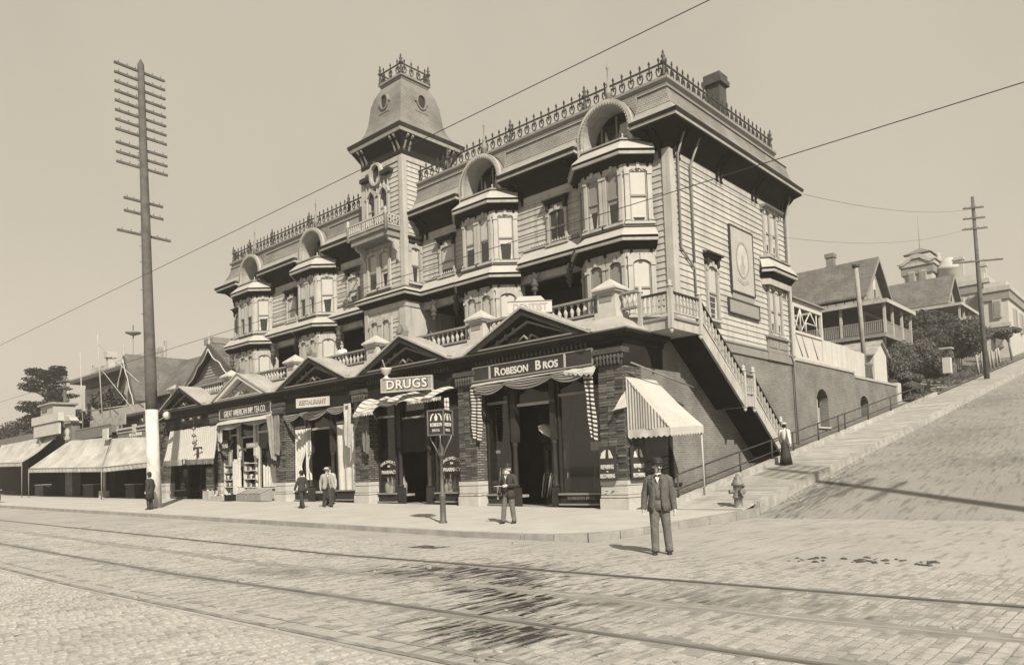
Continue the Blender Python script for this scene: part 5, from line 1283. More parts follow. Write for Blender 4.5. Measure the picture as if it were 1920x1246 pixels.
for x0, n, w in ((-13.4, 6, 'left'), (-9.55, 7, 'right')):
    for i in range(n): bottle(x0 + .17 * i, .85 + .1 * (i % 3), zd + .42, random.uniform(1.2, 2.4), [MWHITE, MTRIM, MGREY][i % 3], '%s stoppered jar, %s from the left in the %s pharmacy window' % (['white', 'cream', 'grey'][i % 3], ORD[i], w), 'jars in the %s pharmacy window' % w)
t = thing('window_cloth', 'crumpled white cloth display in the left pharmacy window', 'cloth', (-13.1, .8, 1.2))
surf(lambda u, v: Vector((-13.5 + 1.0 * u, .75 + .25 * v + .05 * math.sin(u * 14), zd + .43 + .75 * v * (.5 + .5 * abs(math.sin(u * 5))))), 16, 8, 'cloth', MCURTW, t)
t = thing('window_cloth', 'low heap of white cloth in the right pharmacy window', 'cloth', (-9.0, .8, 1.0))
surf(lambda u, v: Vector((-9.6 + 1.5 * u, .7 + .3 * v, zd + .43 + .3 * v * (.4 + .6 * abs(math.sin(u * 6))))), 16, 6, 'cloth', MCURTW, t)
# tea shop goods: shelves, tins, bins on the walk
t = thing('goods_shelf', 'white open shelves of the tea shop window, left of its door', 'shelf', (-26.7, .2, 1))
boxes('shelf_board', MSHOPW, t, [(-27.1, -26.1, .1, .38, z, z + .04) for z in (1.35, 1.75, 2.15, 2.55)]); boxes('shelf_side', MSHOPW, t, [(-27.12, -27.06, .1, .4, .7, 2.9), (-26.12, -26.06, .1, .4, .7, 2.9)])
TIN = [mat('tin_%s' % n, v, var=.2) for n, v in (('white', .4), ('mid', .16), ('dark', .04))]
for zi, z in enumerate((1.39, 1.79, 2.19)):
    for i in range(6):
        tag(MB().lathe([(.06, z), (.06, z + .2), (.05, z + .22)], -26.98 + .155 * i, .22, 8).build('tea_tin', TIN[(i + int(z * 10)) % 3]), '%s tin, %s from the left on the %s shelf left of the tea shop door' % (['white', 'grey', 'dark'][(i + int(z * 10)) % 3], ORD[i], ['lowest', 'middle', 'third'][zi]), 'tin', 'tins on the tea shop shelves')
t = thing('goods_shelf', 'white stepped shelves of packets right of the tea shop door', 'shelf', (-24.4, .2, 1))
boxes('shelf_board', MSHOPW, t, [(-24.9, -23.9, .1, .38, z, z + .04) for z in (1.3, 1.75, 2.2, 2.6)]); boxes('shelf_side', MSHOPW, t, [(-24.92, -24.86, .1, .4, .7, 2.7)])
for zi, z in enumerate((1.34, 1.79, 2.24)):
    for i in range(5):
        tag(MB().box(-24.8 + .17 * i, -24.68 + .17 * i, .15, .3, z, z + random.uniform(.14, .26)).build('tea_packet', TIN[(i * 2 + int(z * 7)) % 3]), '%s packet, %s from the left on the %s shelf right of the tea shop door' % (['white', 'grey', 'dark'][(i * 2 + int(z * 7)) % 3], ORD[i], ['lowest', 'middle', 'third'][zi]), 'packet', 'packets on the tea shop shelves')
t = thing('window_cloth', 'white pleated cloth in the right tea shop window', 'cloth', (-22.7, .35, 1.6))
surf(lambda u, v: Vector((-23.4 + 1.7 * u, .40 - .03 * math.sin(u * 40), zt_ + .7 + 1.1 * v + .08 * v * math.sin(u * 26))), 40, 4, 'cloth', MCURTW, t)
t = thing('goods_bin', 'slatted sloping goods bin standing before the right tea shop window', 'bin', (-23.3, -.2, .6))
z0 = fl(-23.3); MB().prism([(-.55, z0), (.1, z0), (.1, z0 + .62), (-.55, z0 + .38)], 'x', -24.5, -22.0).build('bin_body', MGREY, t)
sl_ = MB(); sl_.box(-.03, .03, -.03, .0, 0, .36); slm = sl_.mesh('slat'); slm.materials.append(MTRIMD); rep('slat', slm, t, [(-24.45 + .27 * k, -.56, z0 + .01) for k in range(10)])
lid = MB(); lid.prism([(-.58, .40), (.08, .64), (.08, .66), (-.58, .42)], 'x', -.10, .10); lm = lid.mesh('lid'); lm.materials.append(MTRIM); rep('lid', lm, t, [(-24.3 + .42 * k, 0, z0) for k in range(6)])
for (x, w, h, lab) in ((-27.6, .7, .55, 'pale wooden box at the left corner of the tea shop'), (-26.4, 1.3, .28, 'low white crate of goods before the left tea shop window'), (-25.2, .5, .35, 'dark small crate at the tea shop door step')):
    t = thing('goods_box', lab, 'crate', (x, -.5, fl(x)))
    z0 = fl(x) - .02; boxes('board', MTRIM if 'dark' not in lab else MDARK, t, [(x - w / 2, x + w / 2, -.75, -.73, z0, z0 + h), (x - w / 2, x + w / 2, -.22, -.20, z0, z0 + h), (x - w / 2, x - w / 2 + .02, -.73, -.22, z0, z0 + h), (x + w / 2 - .02, x + w / 2, -.73, -.22, z0, z0 + h), (x - w / 2, x + w / 2, -.73, -.22, z0, z0 + .02)])
    for k in range(int(w / .13)): tag(MB().lathe([(.0, z0 + h - .06), (.07, z0 + h), (.05, z0 + h + .06), (.0, z0 + h + .08)], x - w / 2 + .1 + .13 * k, -.48 + .08 * (k % 2), 7).build('parcel', TIN[k % 3]), '%s rounded parcel, %s from the left in the %s' % (['white', 'grey', 'dark'][k % 3], ORD[k], lab.split(' at ')[0].split(' before ')[0]), 'parcel', 'parcels in the ' + lab.split(' at ')[0].split(' before ')[0])
# flowers in the low crate
# ------------------------------------------------------------------ street furniture
# lantern post
LX, LY = -2.66, -5.7; LZ = WZ(LX, LY)
t = thing('street_lamp', 'slim iron lamp post with a square black lantern lettered ROBESON BROS', 'street lamp', (LX, LY, LZ))
MB().lathe([(.12, LZ - .02), (.12, LZ + .03), (.09, LZ + .08), (.08, LZ + .7), (.095, LZ + .74), (.10, LZ + .8), (.055, LZ + .84), (.042, LZ + 1.9), (.10, LZ + 1.94), (.10, LZ + 2.0), (.07, LZ + 2.03), (.085, LZ + 2.15), (.06, LZ + 2.2), (.05, LZ + 2.5)], LX, LY, 14).build('post', mat('lamp_iron', .07, var=.3, rough=.5), t)
zl0, zl1 = 2.72, 3.46
for s in ((-1, -1), (1, -1), (-1, 1), (1, 1)): rod('strut', [(LX + s[0] * .05, LY + s[1] * .05, LZ + 2.0), (LX + s[0] * .2, LY + s[1] * .2, zl0 - .1), (LX + s[0] * .22, LY + s[1] * .22, zl0)], .018, MTRIMD, t)
Mq = frame((LX, LY, 0), R(18))
h_ = .262
lb = MB(Mq).box(-h_ + .03, h_ - .03, -h_ + .03, h_ - .03, zl0 + .03, zl1 - .03).build('lantern_box', MSIGNBK, t)
boxes('corner_bar', mat('lantern_frame', .10, var=.2), t, [(sx * h_ - .018, sx * h_ + .018, sy * h_ - .018, sy * h_ + .018, zl0, zl1) for sx in (-1, 1) for sy in (-1, 1)], Mq)
boxes('rim', bpy.data.materials['lantern_frame'], t, [(-h_ + .018, h_ - .018, -h_ - .015, -h_ + .02, z, z + .035) for z in (zl0, zl1 - .035)] + [(h_ - .02, h_ + .015, -h_ + .018, h_ - .018, z, z + .035) for z in (zl0, zl1 - .035)], Mq)
b = MB(Mq); b.add([(-h_, -h_, zl1), (h_, -h_, zl1), (h_, h_, zl1), (-h_, h_, zl1), (0, 0, zl1 + .06)], [(0, 1, 4), (1, 2, 4), (2, 3, 4), (3, 0, 4), (0, 3, 2, 1)]); b.build('lantern_roof', MIRON, t)
for ang in (0, PI / 2):
    Mf = Mq @ Matrix.Rotation(ang, 4, 'Z') @ Matrix.Translation((0, -h_ + .026, (zl0 + zl1) / 2))
    for pts in ([(-.04, .06), (.04, .06), (.05, .16), (.0, .27), (-.05, .16)], [(-.20, .06), (-.17, .06), (-.13, .2), (-.05, .27), (-.12, .26), (-.18, .18)], [(.20, .06), (.17, .06), (.13, .2), (.05, .27), (.12, .26), (.18, .18)]):
        MB(Mf).prism(pts, 'y', -.012, 0).build('umbrella_emblem', MLETTER, t)
    text("ROBESON", at(Mf, 0, -.012, -.06), .14, MLETTER, t, off=.004, xs=.62, ext=.004); text('BROS.', at(Mf, 0, -.012, -.22), .11, MLETTER, t, xs=.9, ext=.004)
# hydrant
HX, HY = 3.55, .35; HZ = WZ(HX, HY) + .03
t = thing('fire_hydrant', 'iron fire hydrant with pointed cap at the foot of the plank walk', 'hydrant', (HX, HY, HZ))
MB().lathe([(.15, HZ - .1), (.15, HZ + .02), (.125, HZ + .04), (.12, HZ + .30), (.16, HZ + .31), (.16, HZ + .36), (.13, HZ + .38), (.13, HZ + .66), (.18, HZ + .68), (.18, HZ + .74), (.15, HZ + .77), (.125, HZ + .84), (.10, HZ + .88), (.11, HZ + .91), (.06, HZ + .95), (.035, HZ + 1.02), (.0, HZ + 1.04)], HX, HY, 16).build('barrel', mat('hydrant_paint', .13, var=.35, sc=8, rough=.5), t)
for (dx, dy, dz, r_) in ((.2, -.12, .5, .075), (-.14, -.17, .5, .055)):
    p, q = Vector((HX, HY, HZ + dz)), Vector((HX + dx, HY + dy, HZ + dz)); MB().tube([p, q, q + (q - p) * .2], [r_, r_, r_ * 1.25], 10).build('nozzle', bpy.data.materials['hydrant_paint'], t)
rod('valve', [(HX + .2, HY - .1, HZ + .62), (HX + .27, HY - .14, HZ + .66)], .03, MIRON, t)
# railing along the plank walk (posts, two rails)
t = thing('iron_railing', 'two-bar iron railing along the wall side of the hill walk', 'railing', (1.37, 10, 2))
def railp(ys): return [(1.37, y, PZ(y) + .22) for y in ys]
for h in (.95, .48):
    rod('rail', [(1.37, y, PZ(y) + h) for y in (.6, 2.4, 8.9)], .028, MIRON, t); rod('rail', [(1.37, y, PZ(y) + h) for y in (10.1, 18, 26, 31)], .028, MIRON, t)
rod('return_rail', [(1.37, 10.1, PZ(10.1) + .95), (.1, 10.1, PZ(10.1) + .95)], .028, MIRON, t)
for y in (.7, 2.5, 5.2, 8.0, 10.15, 13.0, 15.6, 16.5, 20.0, 24.0, 28.0, 31.0): rod('post', [(1.37, y, PZ(y) + .0), (1.37, y, PZ(y) + .97)], .035, MIRON, t, 8)
# grating in the street
t = thing('street_grating', 'small iron grating set in the street paving', 'grating', (1.0, -9.5, .0))
boxes('bar', MIRON, t, [(.6 + .11 * k, .66 + .11 * k, -9.75, -9.25, -.02, .012) for k in range(8)])
# dung on the street
rnd = random.Random(4); b = MB()
for (cx, cy, n) in ((9.15, -8.4, 16), (10.15, -8.15, 44)):
    for k in range(n):
        x, y, r_ = cx + rnd.uniform(-.55, .55), cy + rnd.uniform(-.35, .35), rnd.uniform(.010, .032)
        b.lathe([(r_ * 1.2, -.01), (r_ * .9, r_ * .5), (r_ * .4, r_ * .9), (0, r_ * 1.0)], x, y, 5, sx=rnd.uniform(1, 2.2), ph=rnd.uniform(0, 2), smooth=False)
stuff(tag(b.build('dung', mat('dung_brown', .05, var=.4, sc=9)), 'scattered dark horse dung on the paving of the crossing', 'dung'))
rnd = random.Random(9); b = MB()
for k in range(190):
    if k < 120: y = rnd.uniform(1.3, 30); x = KX + .05 + abs(rnd.gauss(0, .25)); z = RZ(y)
    else: x = rnd.uniform(-20, 12); y = rnd.uniform(-17, -7.5); z = SZ(x)
    r_ = rnd.uniform(.015, .05); b.lathe([(r_, z - .01), (r_ * .8, z + r_ * .6), (0, z + r_ * .8)], x, y, 5, sx=rnd.uniform(1, 2))
stuff(tag(b.build('litter', mat('stone_litter', .2, var=.5, sc=9)), 'small stones and litter lying along the kerb and street', 'litter'))

# ------------------------------------------------------------------ telegraph poles and wires
def arm(t, p, ang, w, pins=6, m_=None):
    Mf = frame(p, ang); MB(Mf).box(-w / 2, w / 2, -.10, -.0, -.055, .055).build('crossarm', m_ or MPOLE, t)
    pm = MB(Mf)
    for k in range(pins):
        u = -w / 2 + w * (k + .5) / pins; pm.lathe([(.008, .05), (.008, .10), (.02, .11), (.022, .15), (.01, .17)], u, -.05, 6)
    stuff(pm.build('insulators', MIRON, t))
PB = Vector((-23.8, -5.1, WZ(-23.8, -5.1))); PT = Vector((-24.9, -5.1, 22.9))
def tall_pole(label, PB, PT, arms, white=4.75, ang=PI / 2 + .06):
    t = thing('telegraph_pole', label, 'pole', PB)
    a = lambda z: PB.lerp(PT, (z - PB.z) / (PT.z - PB.z)); rad = lambda z: .31 - (.31 - .16) * (z - PB.z) / (PT.z - PB.z)
    zs = [PB.z + white + (PT.z - PB.z - white) * k / 10 for k in range(11)]
    MB().tube([a(z) + Vector((random.uniform(-.012, .012), 0, 0)) for z in zs] + [PT + Vector((0, 0, .3))], [rad(z) for z in zs] + [.02], 14).build('pole', MPOLE, t)
    MB().tube([a(PB.z - .1), a(PB.z + 2), a(PB.z + white)], [rad(PB.z) + .02, rad(PB.z + 2) + .01, rad(PB.z + white) + .004], 16).build('white_base', mat('whitewash', .42, var=.18, sc=2.5, rough=.9), t) if white > .3 else None
    for (z, w) in arms:
        p = a(z); arm(t, (p.x - rad(z) - .0, p.y, z), ang, w)
    for z in (10, 11.2, 12.6, 13.4, 17.8, 18.2): 
        if z < PT.z - 1: p = a(z); rod('climbing_step', [(p.x, p.y - rad(z) - .12, z), (p.x, p.y, z)], .015, MIRON, t)
    return t
K_ = lambda L_: [(1.55 + (z - 1.55) * .9225, w * .9225) for z, w in L_]
ARMS = K_([(24.35 - .53 * k, 2.75) for k in range(8)] + [(24.35 - .53 * 8 - .2, 2.75), (24.35 - .53 * 9 - .2, 2.75), (24.35 - .53 * 10 - .2, 2.75), (16.95, 2.1), (16.25, 2.1), (15.1, 2.85)])
tall_pole('very tall telegraph pole with many crossarms and a whitewashed foot on the left', PB, PT, ARMS)
tall_pole('telegraph pole standing off to the right whose shadow crosses the side street', Vector((24.6, -6.9, 0)), Vector((24.4, -6.9, 23.0)), [(22.6 - .5 * k, 2.75) for k in range(5)] + [(18.6, 3.2), (17.4, 3.0)], white=0)
def simple_pole(label, base, h, r0, r1, arms, ang=0):
    t = thing('telegraph_pole', label, 'pole', base); x, y, z = base
    MB().tube([(x, y, z - .5), (x - .02 * h * .3, y, z + h * .5), (x - .025 * h * .4, y, z + h)], [r0, (r0 + r1) / 2, r1], 10).build('pole', MPOLE, t)
    for (dz, w) in arms: arm(t, (x - .01 * dz, y - r1, z + dz), ang, w, 4)
    return t
simple_pole('dark telegraph pole high on the hill walk at the right', (2.4, 45.0, 6.95), 14.3, .20, .11, [(13.4, 1.4), (12.6, 1.5), (11.8, 1.7), (9.3, 3.4)], .5)
simple_pole('short telegraph pole with crossarms behind the stalls far left', (-63.9, 3.5, 1.5), 10.6, .2, .12, [(10.1, 1.8), (9.5, 1.8)], .3)
def wire(label, pts, r): return tag(MB().tube(pts, r, 6).build('overhead_wire', MIRON), label, 'wire', 'overhead wires')
def span(x0, x1, y, z, n=10, sag=.0): return [(x0 + (x1 - x0) * k / n, y, z - sag * 4 * (k / n) * (1 - k / n)) for k in range(n + 1)]
wire('thick overhead wire crossing the sky above the tower', span(-90, 30, -10, 8.74), .0085)
wire('thick overhead wire crossing in front of the bay windows to the right edge', span(-90, 30, -8, 6.77), .008)
wire('thin wire running from the building eave to the hill pole', [(.95 + 1.3 * k / 10, 14 + 31 * k / 10, 13.9 + 6.4 * k / 10 - .5 * 4 * (k / 10) * (1 - k / 10)) for k in range(11)], .009)
wire('thin wire sagging between the lower hill pole arms and the side wall', [(.1 + 1.8 * k / 12, 9 + 36 * k / 12, 11.3 + 7.6 * k / 12 - .8 * 4 * (k / 12) * (1 - k / 12)) for k in range(13)], .007)
# ------------------------------------------------------------------ brick wing, yard and houses up the hill
t = thing('brick_wing', 'long low brick wall wing with two arched openings running up the hill walk', 'brick wing', (-.2, 22, 3.5))
def arched_wall(x0, x1, y0, y1, z0, z1, ops, m_, par):
    """wall along y in the plane x1 with arched openings (yc, w, zb, zt)"""
    b = MB(); y = y0
    for (yc, w, zb, ztop) in ops:
        a, c = yc - w / 2, yc + w / 2; b.box(x0, x1, y, a, z0, z1); b.box(x0, x1, a, c, z0, zb)
        ar = [(yc + w / 2 * math.cos(q), ztop - w / 2 * .8 + w / 2 * .8 * math.sin(q)) for q in rng(0, PI, 10)]
        for i in range(10): b.prism([ar[i], (ar[i][0], z1), (ar[i + 1][0], z1), ar[i + 1]], 'x', x0, x1)
        y = c
    b.box(x0, x1, y, y1, z0, z1); return b.build('brick_wall', m_, par)
OPS = [(17.6, 1.55, 3.3, 5.2), (24.05, 1.5, 3.85, 5.2)]
arched_wall(-.45, -.003, WB + .04, 22.55, 1.5, 6.35, OPS[:1], MBRICK, t); arched_wall(-.45, -.003, 22.55, 30.9, 3.0, 6.12, OPS[1:], MBRICK, t)
boxes('coping', MTRIM, t, [(-.5, .06, WB + .08, 22.6, 6.35, 6.47), (-.5, .06, 22.6, 30.95, 6.12, 6.24)])
for (yc, w, zb, ztop) in OPS:
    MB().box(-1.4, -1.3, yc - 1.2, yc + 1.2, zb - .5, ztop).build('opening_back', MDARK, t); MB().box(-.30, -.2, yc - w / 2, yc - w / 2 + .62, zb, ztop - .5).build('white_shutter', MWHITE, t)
    MB().box(-.05, .08, yc - w / 2 - .1, yc + w / 2 + .1, zb - .08, zb).build('sill', MSTONE, t)
MB().box(-.62, .08, 30.4, 31.15, 3.5, 6.35).build('end_pier', MSTONE, t)
MB().add([(-12, WB + .05, 6.0), (-.4, WB + .05, 6.0), (-.4, 31, 6.0), (-12, 31, 6.0)], [(0, 1, 2, 3)]).build('yard_deck', MEARTH, t)
# lattice porch on the wing
t = thing('lattice_porch', 'small white latticework porch standing on the brick wing beside the back corner', 'porch', (-1, 16.5, 6.5))
boxes('frame_post', MWHITE, t, [(-.2, -.06, y, y + .16, 6.5, 9.2) for y in (14.55, 18.2)])
boxes('frame_rail', MWHITE, t, [(-.2, -.06, 14.71, 18.2, 8.98, 9.3), (-.2, -.06, 14.71, 18.2, 7.72, 7.84), (-.2, -.02, 14.45, 18.4, 6.5, 6.62)])
MB().box(-.16, -.12, 14.71, 18.2, 6.62, 7.72).build('lower_panel', MWHITE, t)
MB().box(-2.2, -2.1, 14.4, 18.5, 6.5, 9.2).build('back_wall', MDARK, t); MB().box(-2.3, .1, 14.35, 18.5, 9.3, 9.38).build('porch_roof', MTRIMD, t)
for i, (ya, za, yb, zb) in enumerate(((14.75, 7.84, 15.5, 8.95), (16.2, 7.84, 15.5, 8.95), (15.5, 7.84, 15.5, 8.95), (14.75, 8.4, 15.4, 7.84), (15.5, 7.84, 16.8, 8.95), (18.1, 7.84, 16.8, 8.95), (16.2, 8.35, 17.6, 8.35), (17.6, 7.84, 17.6, 8.9), (16.2, 7.84, 16.2, 8.5))):
    MB().tube([(-.1, ya, za), (-.1, yb, zb)], .035, 5).build('lattice_bar', MWHITE, t)
for (ya, za, yb, zb) in ((14.85, 7.65, 15.6, 6.65), (15.6, 7.7, 16.3, 6.65), (16.9, 7.7, 17.6, 6.65)): MB().tube([(-.11, ya, za), (-.11, yb, zb)], .03, 5).build('lattice_bar', MTRIMD, t)
# white board fence
t = thing('board_fence', 'white vertical board fence on top of the brick wing', 'fence', (-.3, 21.5, 6.4))
fb = MB(); fb.box(-.015, .015, -.098, .098, 0, 1.38); fbm = fb.mesh('fence_board'); fbm.materials.append(mat('fence_white', .36, var=.1, ovar=.10))
rep('fence_board', fbm, t, [(-.25, 18.6 + .2 * k, 6.44 - (0 if 18.6 + .2 * k < 22.5 else .1) + random.uniform(-.01, .02)) for k in range(34)])
boxes('fence_rail', MTRIMD, t, [(-.34, -.27, 18.5, 25.4, z, z + .08) for z in (6.8, 7.6)])
# stove pipe and shed
t = thing('stove_pipe', 'tall thin iron stove pipe rising from a round brick base behind the wing', 'stove pipe', (-.35, 25.6, 6.2))
MB().lathe([(.55, 6.1), (.5, 7.0), (.56, 7.05), (.56, 7.2), (.2, 7.25)], -.5, 25.7, 14).build('brick_base', MBRICK, t); MB().tube([(-.4, 25.75, 7.2), (-.45, 25.75, 10), (-.55, 25.75, 13.0)], .13, 10).build('pipe', mat('pipe_iron', .2, var=.3), t); MB().lathe([(.16, 12.9), (.22, 12.95), (.22, 13.08), (.1, 13.12)], -.55, 25.75, 10).build('cap', MIRON, t)
t = thing('small_shed', 'tiny white gabled shed at the upper end of the brick wing', 'shed', (-1, 28.6, 6.2))
MB().prism([(27.4, 6.0), (29.9, 6.0), (29.9, 8.05), (28.75, 8.8), (27.4, 8.0)], 'x', -3.4, -.35).build('wall', MWHITE, t)
for s, ya in ((0, 27.1), (1, 30.2)): MB().prism([(ya, 7.82 if not s else 7.9), (28.75, 8.8), (28.75, 8.9), (ya, 7.92 if not s else 8.0)], 'x', -3.6, -.2).build('roof', MWOOD, t)
siding(frame((-.35, 27.4, 0), PI / 2), 2.5, 6.1, 7.8, root_of(t)) if False else None

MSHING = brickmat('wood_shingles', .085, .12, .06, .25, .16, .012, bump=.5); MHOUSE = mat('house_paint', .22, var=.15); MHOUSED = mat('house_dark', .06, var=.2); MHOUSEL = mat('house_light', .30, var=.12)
def gable_house_x(t, x0, x1, y0, y1, zb, ze, za, over=.5, wallm=MHOUSE, roofm=None):
    """ridge along x, gable towards +x"""
    ym = (y0 + y1) / 2
    MB().prism([(y0, zb), (y1, zb), (y1, ze), (ym, za - .15), (y0, ze)], 'x', x0, x1).build('wall', wallm, t)
    sl = (za - ze) / (ym - y0)
    for s in (-1, 1):
        ye = ym + s * (ym - y0 + over); zo = za - sl * (ym - y0 + over)
        MB().prism([(ye, zo), (ym, za), (ym, za + .14), (ye, zo + .14)], 'x', x0 - .5, x1 + over).build('roof', roofm or MSHING, t)
    b = MB()
    for s in (-1, 1):
        ye = ym + s * (ym - y0 + over); zo = za - sl * (ym - y0 + over); b.prism([(ye, zo - .2), (ym, za - .2), (ym, za + .06), (ye, zo + .06)], 'x', x1 + over, x1 + over + .06)
    b.build('barge_board', MTRIMD, t)
def porch(t, x0, x1, y0, y1, zf, zr_, nx, ny, h=.9):
    """verandah wrapping a corner: deck, posts, roof, picket rail on the -y and +x sides"""
    MB().box(x0, x1, y0, y1, zf - .25, zf).build('porch_floor', MTRIMD, t)
    MB().prism([(y0 - .3, zr_), (y1, zr_), (y1, zr_ + .2), (y0 - .3, zr_ + .12)], 'x', x0, x1 + .3).build('porch_roof', MSHING, t)
    MB().box(x0, x1 + .3, y0 - .32, y0 - .28, zr_ - .1, zr_ + .16).build('fascia', MTRIM, t); MB().box(x1 + .28, x1 + .32, y0 - .28, y1, zr_ - .1, zr_ + .16).build('fascia', MTRIM, t)
    ps = [(x0 + (x1 - x0) * k / nx, y0 + .1) for k in range(1, nx + 1)] + [(x1 - .1, y0 + (y1 - y0) * k / ny) for k in range(1, ny + 1)]
    for (x, y) in ps: MB().box(x - .08, x + .08, y - .08, y + .08, zf, zr_).build('porch_post', MTRIM, t)
    b = MB(); b.box(x0, x1, y0 + .06, y0 + .14, zf + h - .07, zf + h); b.build('porch_rail', MTRIMD, t); b = MB(); b.box(x1 - .14, x1 - .06, y0 + .15, y1, zf + h - .07, zf + h); b.build('porch_rail', MTRIMD, t)
    b = MB(); x = x0 + .1
    while x < x1: b.box(x - .035, x + .035, y0 + .08, y0 + .12, zf + .05, zf + h - .07); x += .13
    y = y0 + .2
    while y < y1: b.box(x1 - .12, x1 - .08, y - .035, y + .035, zf + .05, zf + h - .07); y += .13
    stuff(b.build('pickets', MTRIMD, t))
    b = MB(); x = x0
    while x < x1: b.box(x, x + .1, y0 + .1, y0 + .14, zf - 3.2, zf - .25); x += .17
    stuff(b.build('lattice_skirt', MHOUSED, t))
t = thing('gable_house', 'dark shingled gable house with a railed wraparound porch just above the brick wing', 'house', (-8, 39, 6))
gable_house_x(t, -13, -3.4, 35.9, 41.6, 6, 13.6, 16.45, over=.5, wallm=MHOUSE); porch(t, -13, -1.5, 34.2, 41, 10.2, 12.3, 4, 3)
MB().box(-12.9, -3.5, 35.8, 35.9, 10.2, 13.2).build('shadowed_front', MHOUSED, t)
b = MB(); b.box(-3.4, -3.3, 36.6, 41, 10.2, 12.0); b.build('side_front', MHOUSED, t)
w_ = MB().box(-3.39, -3.33, 38.5, 39.1, 13.4, 15.0).build('window', MWHITE, t); MB().box(-3.33, -3.31, 38.6, 39.0, 13.5, 14.2).build('pane', MGLASS, w_)
ch = MB().box(-6.65, -6.1, 38.6, 39.15, 15.8, 17.5).build('chimney', MBRICK, t); MB().box(-6.72, -6.03, 38.53, 39.22, 17.25, 17.55).build('chimney_cap', MBRICK, t)
b = MB(); x = -12.4
while x < -2.4: b.prism([(x, 12.45), (x + .5, 12.45), (x + .5, 12.9), (x, 12.9)], 'y', 35.3, 35.5); x += .62
b.build('scalloped_boards', MHOUSE, t)
t = thing('gable_house', 'second dark gable house with a flat-roofed porch farther up the hill', 'house', (-8, 63, 9))
gable_house_x(t, -15, -3.4, 60.4, 66.2, 8, 16.6, 19.4, over=.5, roofm=MSHING); porch(t, -14, -1.6, 57.7, 64.8, 12.6, 15.5, 4, 3)
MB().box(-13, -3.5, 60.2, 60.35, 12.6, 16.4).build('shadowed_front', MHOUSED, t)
w_ = MB().box(-3.39, -3.33, 62.9, 63.8, 16.8, 18.2).build('window', MWHITE, t); MB().box(-3.33, -3.31, 63.05, 63.65, 16.9, 18.1).build('pane', MGLASS, w_)
# mansion at the hill top
t = thing('mansion', 'pale ornate mansion with a domed tower on the hilltop at the right', 'mansion', (-14, 100, 14))
MP = mat('mansion_paint', .33, var=.1); MPR = mat('mansion_roof', .12, var=.2)
def mwin(x, y, z, w, h, side):
    if side == 'x': f_ = MB().box(x, x + .25, y - w / 2 - .12, y + w / 2 + .12, z - .15, z + h + .2).build('window', MTRIM, t); MB().box(x + .25, x + .3, y - w / 2, y + w / 2, z, z + h).build('pane', MBLINDS, f_)
    else: f_ = MB().box(x - w / 2 - .12, x + w / 2 + .12, y - .25, y, z - .15, z + h + .2).build('window', MTRIM, t); MB().box(x - w / 2, x + w / 2, y - .3, y - .25, z, z + h).build('pane', MBLINDS, f_)
def mblock(x0, x1, y0, y1, z0, z1, nm='wall', cor=1.0):
    MB().box(x0, x1, y0, y1, z0, z1).build(nm, MP, t); MB().box(x0 - cor * .7, x1 + cor * .7, y0 - cor * .7, y1 + cor * .7, z1, z1 + .5).build('cornice', MTRIM, t)
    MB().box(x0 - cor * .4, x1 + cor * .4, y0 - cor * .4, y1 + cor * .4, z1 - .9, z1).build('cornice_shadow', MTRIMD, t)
mblock(-14, -6.9, 78.5, 92, 9, 21.2, cor=.5)
# tower with an arched pediment to the street below
mblock(-10.4, -7.4, 75, 78.4, 9, 23.75, 'tower', .5)
b = MB(); b.prism([(-11.0, 24.2), (-10.3, 24.3), (-9.9, 24.75), (-9.3, 25.05), (-8.9, 25.1), (-8.5, 25.05), (-7.9, 24.75), (-7.5, 24.3), (-6.9, 24.2), (-7.5, 23.95), (-8.1, 24.3), (-8.5, 24.6), (-9.3, 24.6), (-9.7, 24.3), (-10.3, 23.95)], 'y', 74.5, 74.9); b.build('arched_pediment', MTRIM, t)
b = MB(); b.add([(-10.9, 74.6, 24.25), (-6.9, 74.6, 24.25), (-6.9, 78.8, 24.25), (-10.9, 78.8, 24.25), (-10.1, 75.4, 25.3), (-7.7, 75.4, 25.3), (-7.7, 78.0, 25.3), (-10.1, 78.0, 25.3)], [(0, 1, 5, 4), (1, 2, 6, 5), (2, 3, 7, 6), (3, 0, 4, 7), (4, 5, 6, 7)]); b.build('tower_roof', mat('tower_tin', .25, var=.1), t)
b = MB(); b.add([(-10.4, 75.1, 25.3), (-7.4, 75.1, 25.3), (-7.4, 78.3, 25.3), (-10.4, 78.3, 25.3), (-8.9, 76.7, 26.2)], [(0, 1, 4), (1, 2, 4), (2, 3, 4), (3, 0, 4), (0, 3, 2, 1)]); b.build('tower_cap', MPR, t)
for x in (-9.5, -8.3): mwin(x, 75, 21.9, .5, 1.1, 'y')
rod('flagstaff', [(-8.9, 76.7, 26.2), (-8.95, 76.7, 30)], .03, MTRIMD, t)
b = MB(); b.lathe([(1.35, 19), (1.35, 23.0), (1.5, 23.1), (1.5, 23.4), (1.3, 23.5), (1.15, 23.9), (.8, 24.3), (.3, 24.6), (.0, 24.65)], -6.1, 77.5, 16); b.build('domed_turret', MP, t)
b = MB(); b.lathe([(.3, 24.2), (.35, 24.8), (.2, 25.0), (.32, 25.2), (.0, 25.5)], -7.2, 77.5, 8); b.build('turret_finial', MTRIM, t)
for (x, zt2, w) in ((-5.0, 24.2, .42), (-2.8, 23.0, .4)): MB().box(x - w, x + w, 76.5, 77.3, 19, zt2).build('chimney', MHOUSEL, t); MB().box(x - w - .1, x + w + .1, 76.4, 77.4, zt2 - .3, zt2).build('chimney_cap', MHOUSEL, t)
mblock(-7.2, -2.3, 75.6, 90, 9, 20.6, cor=.5); mblock(-2.6, -.3, 74.8, 88, 9, 19.3, cor=.5)
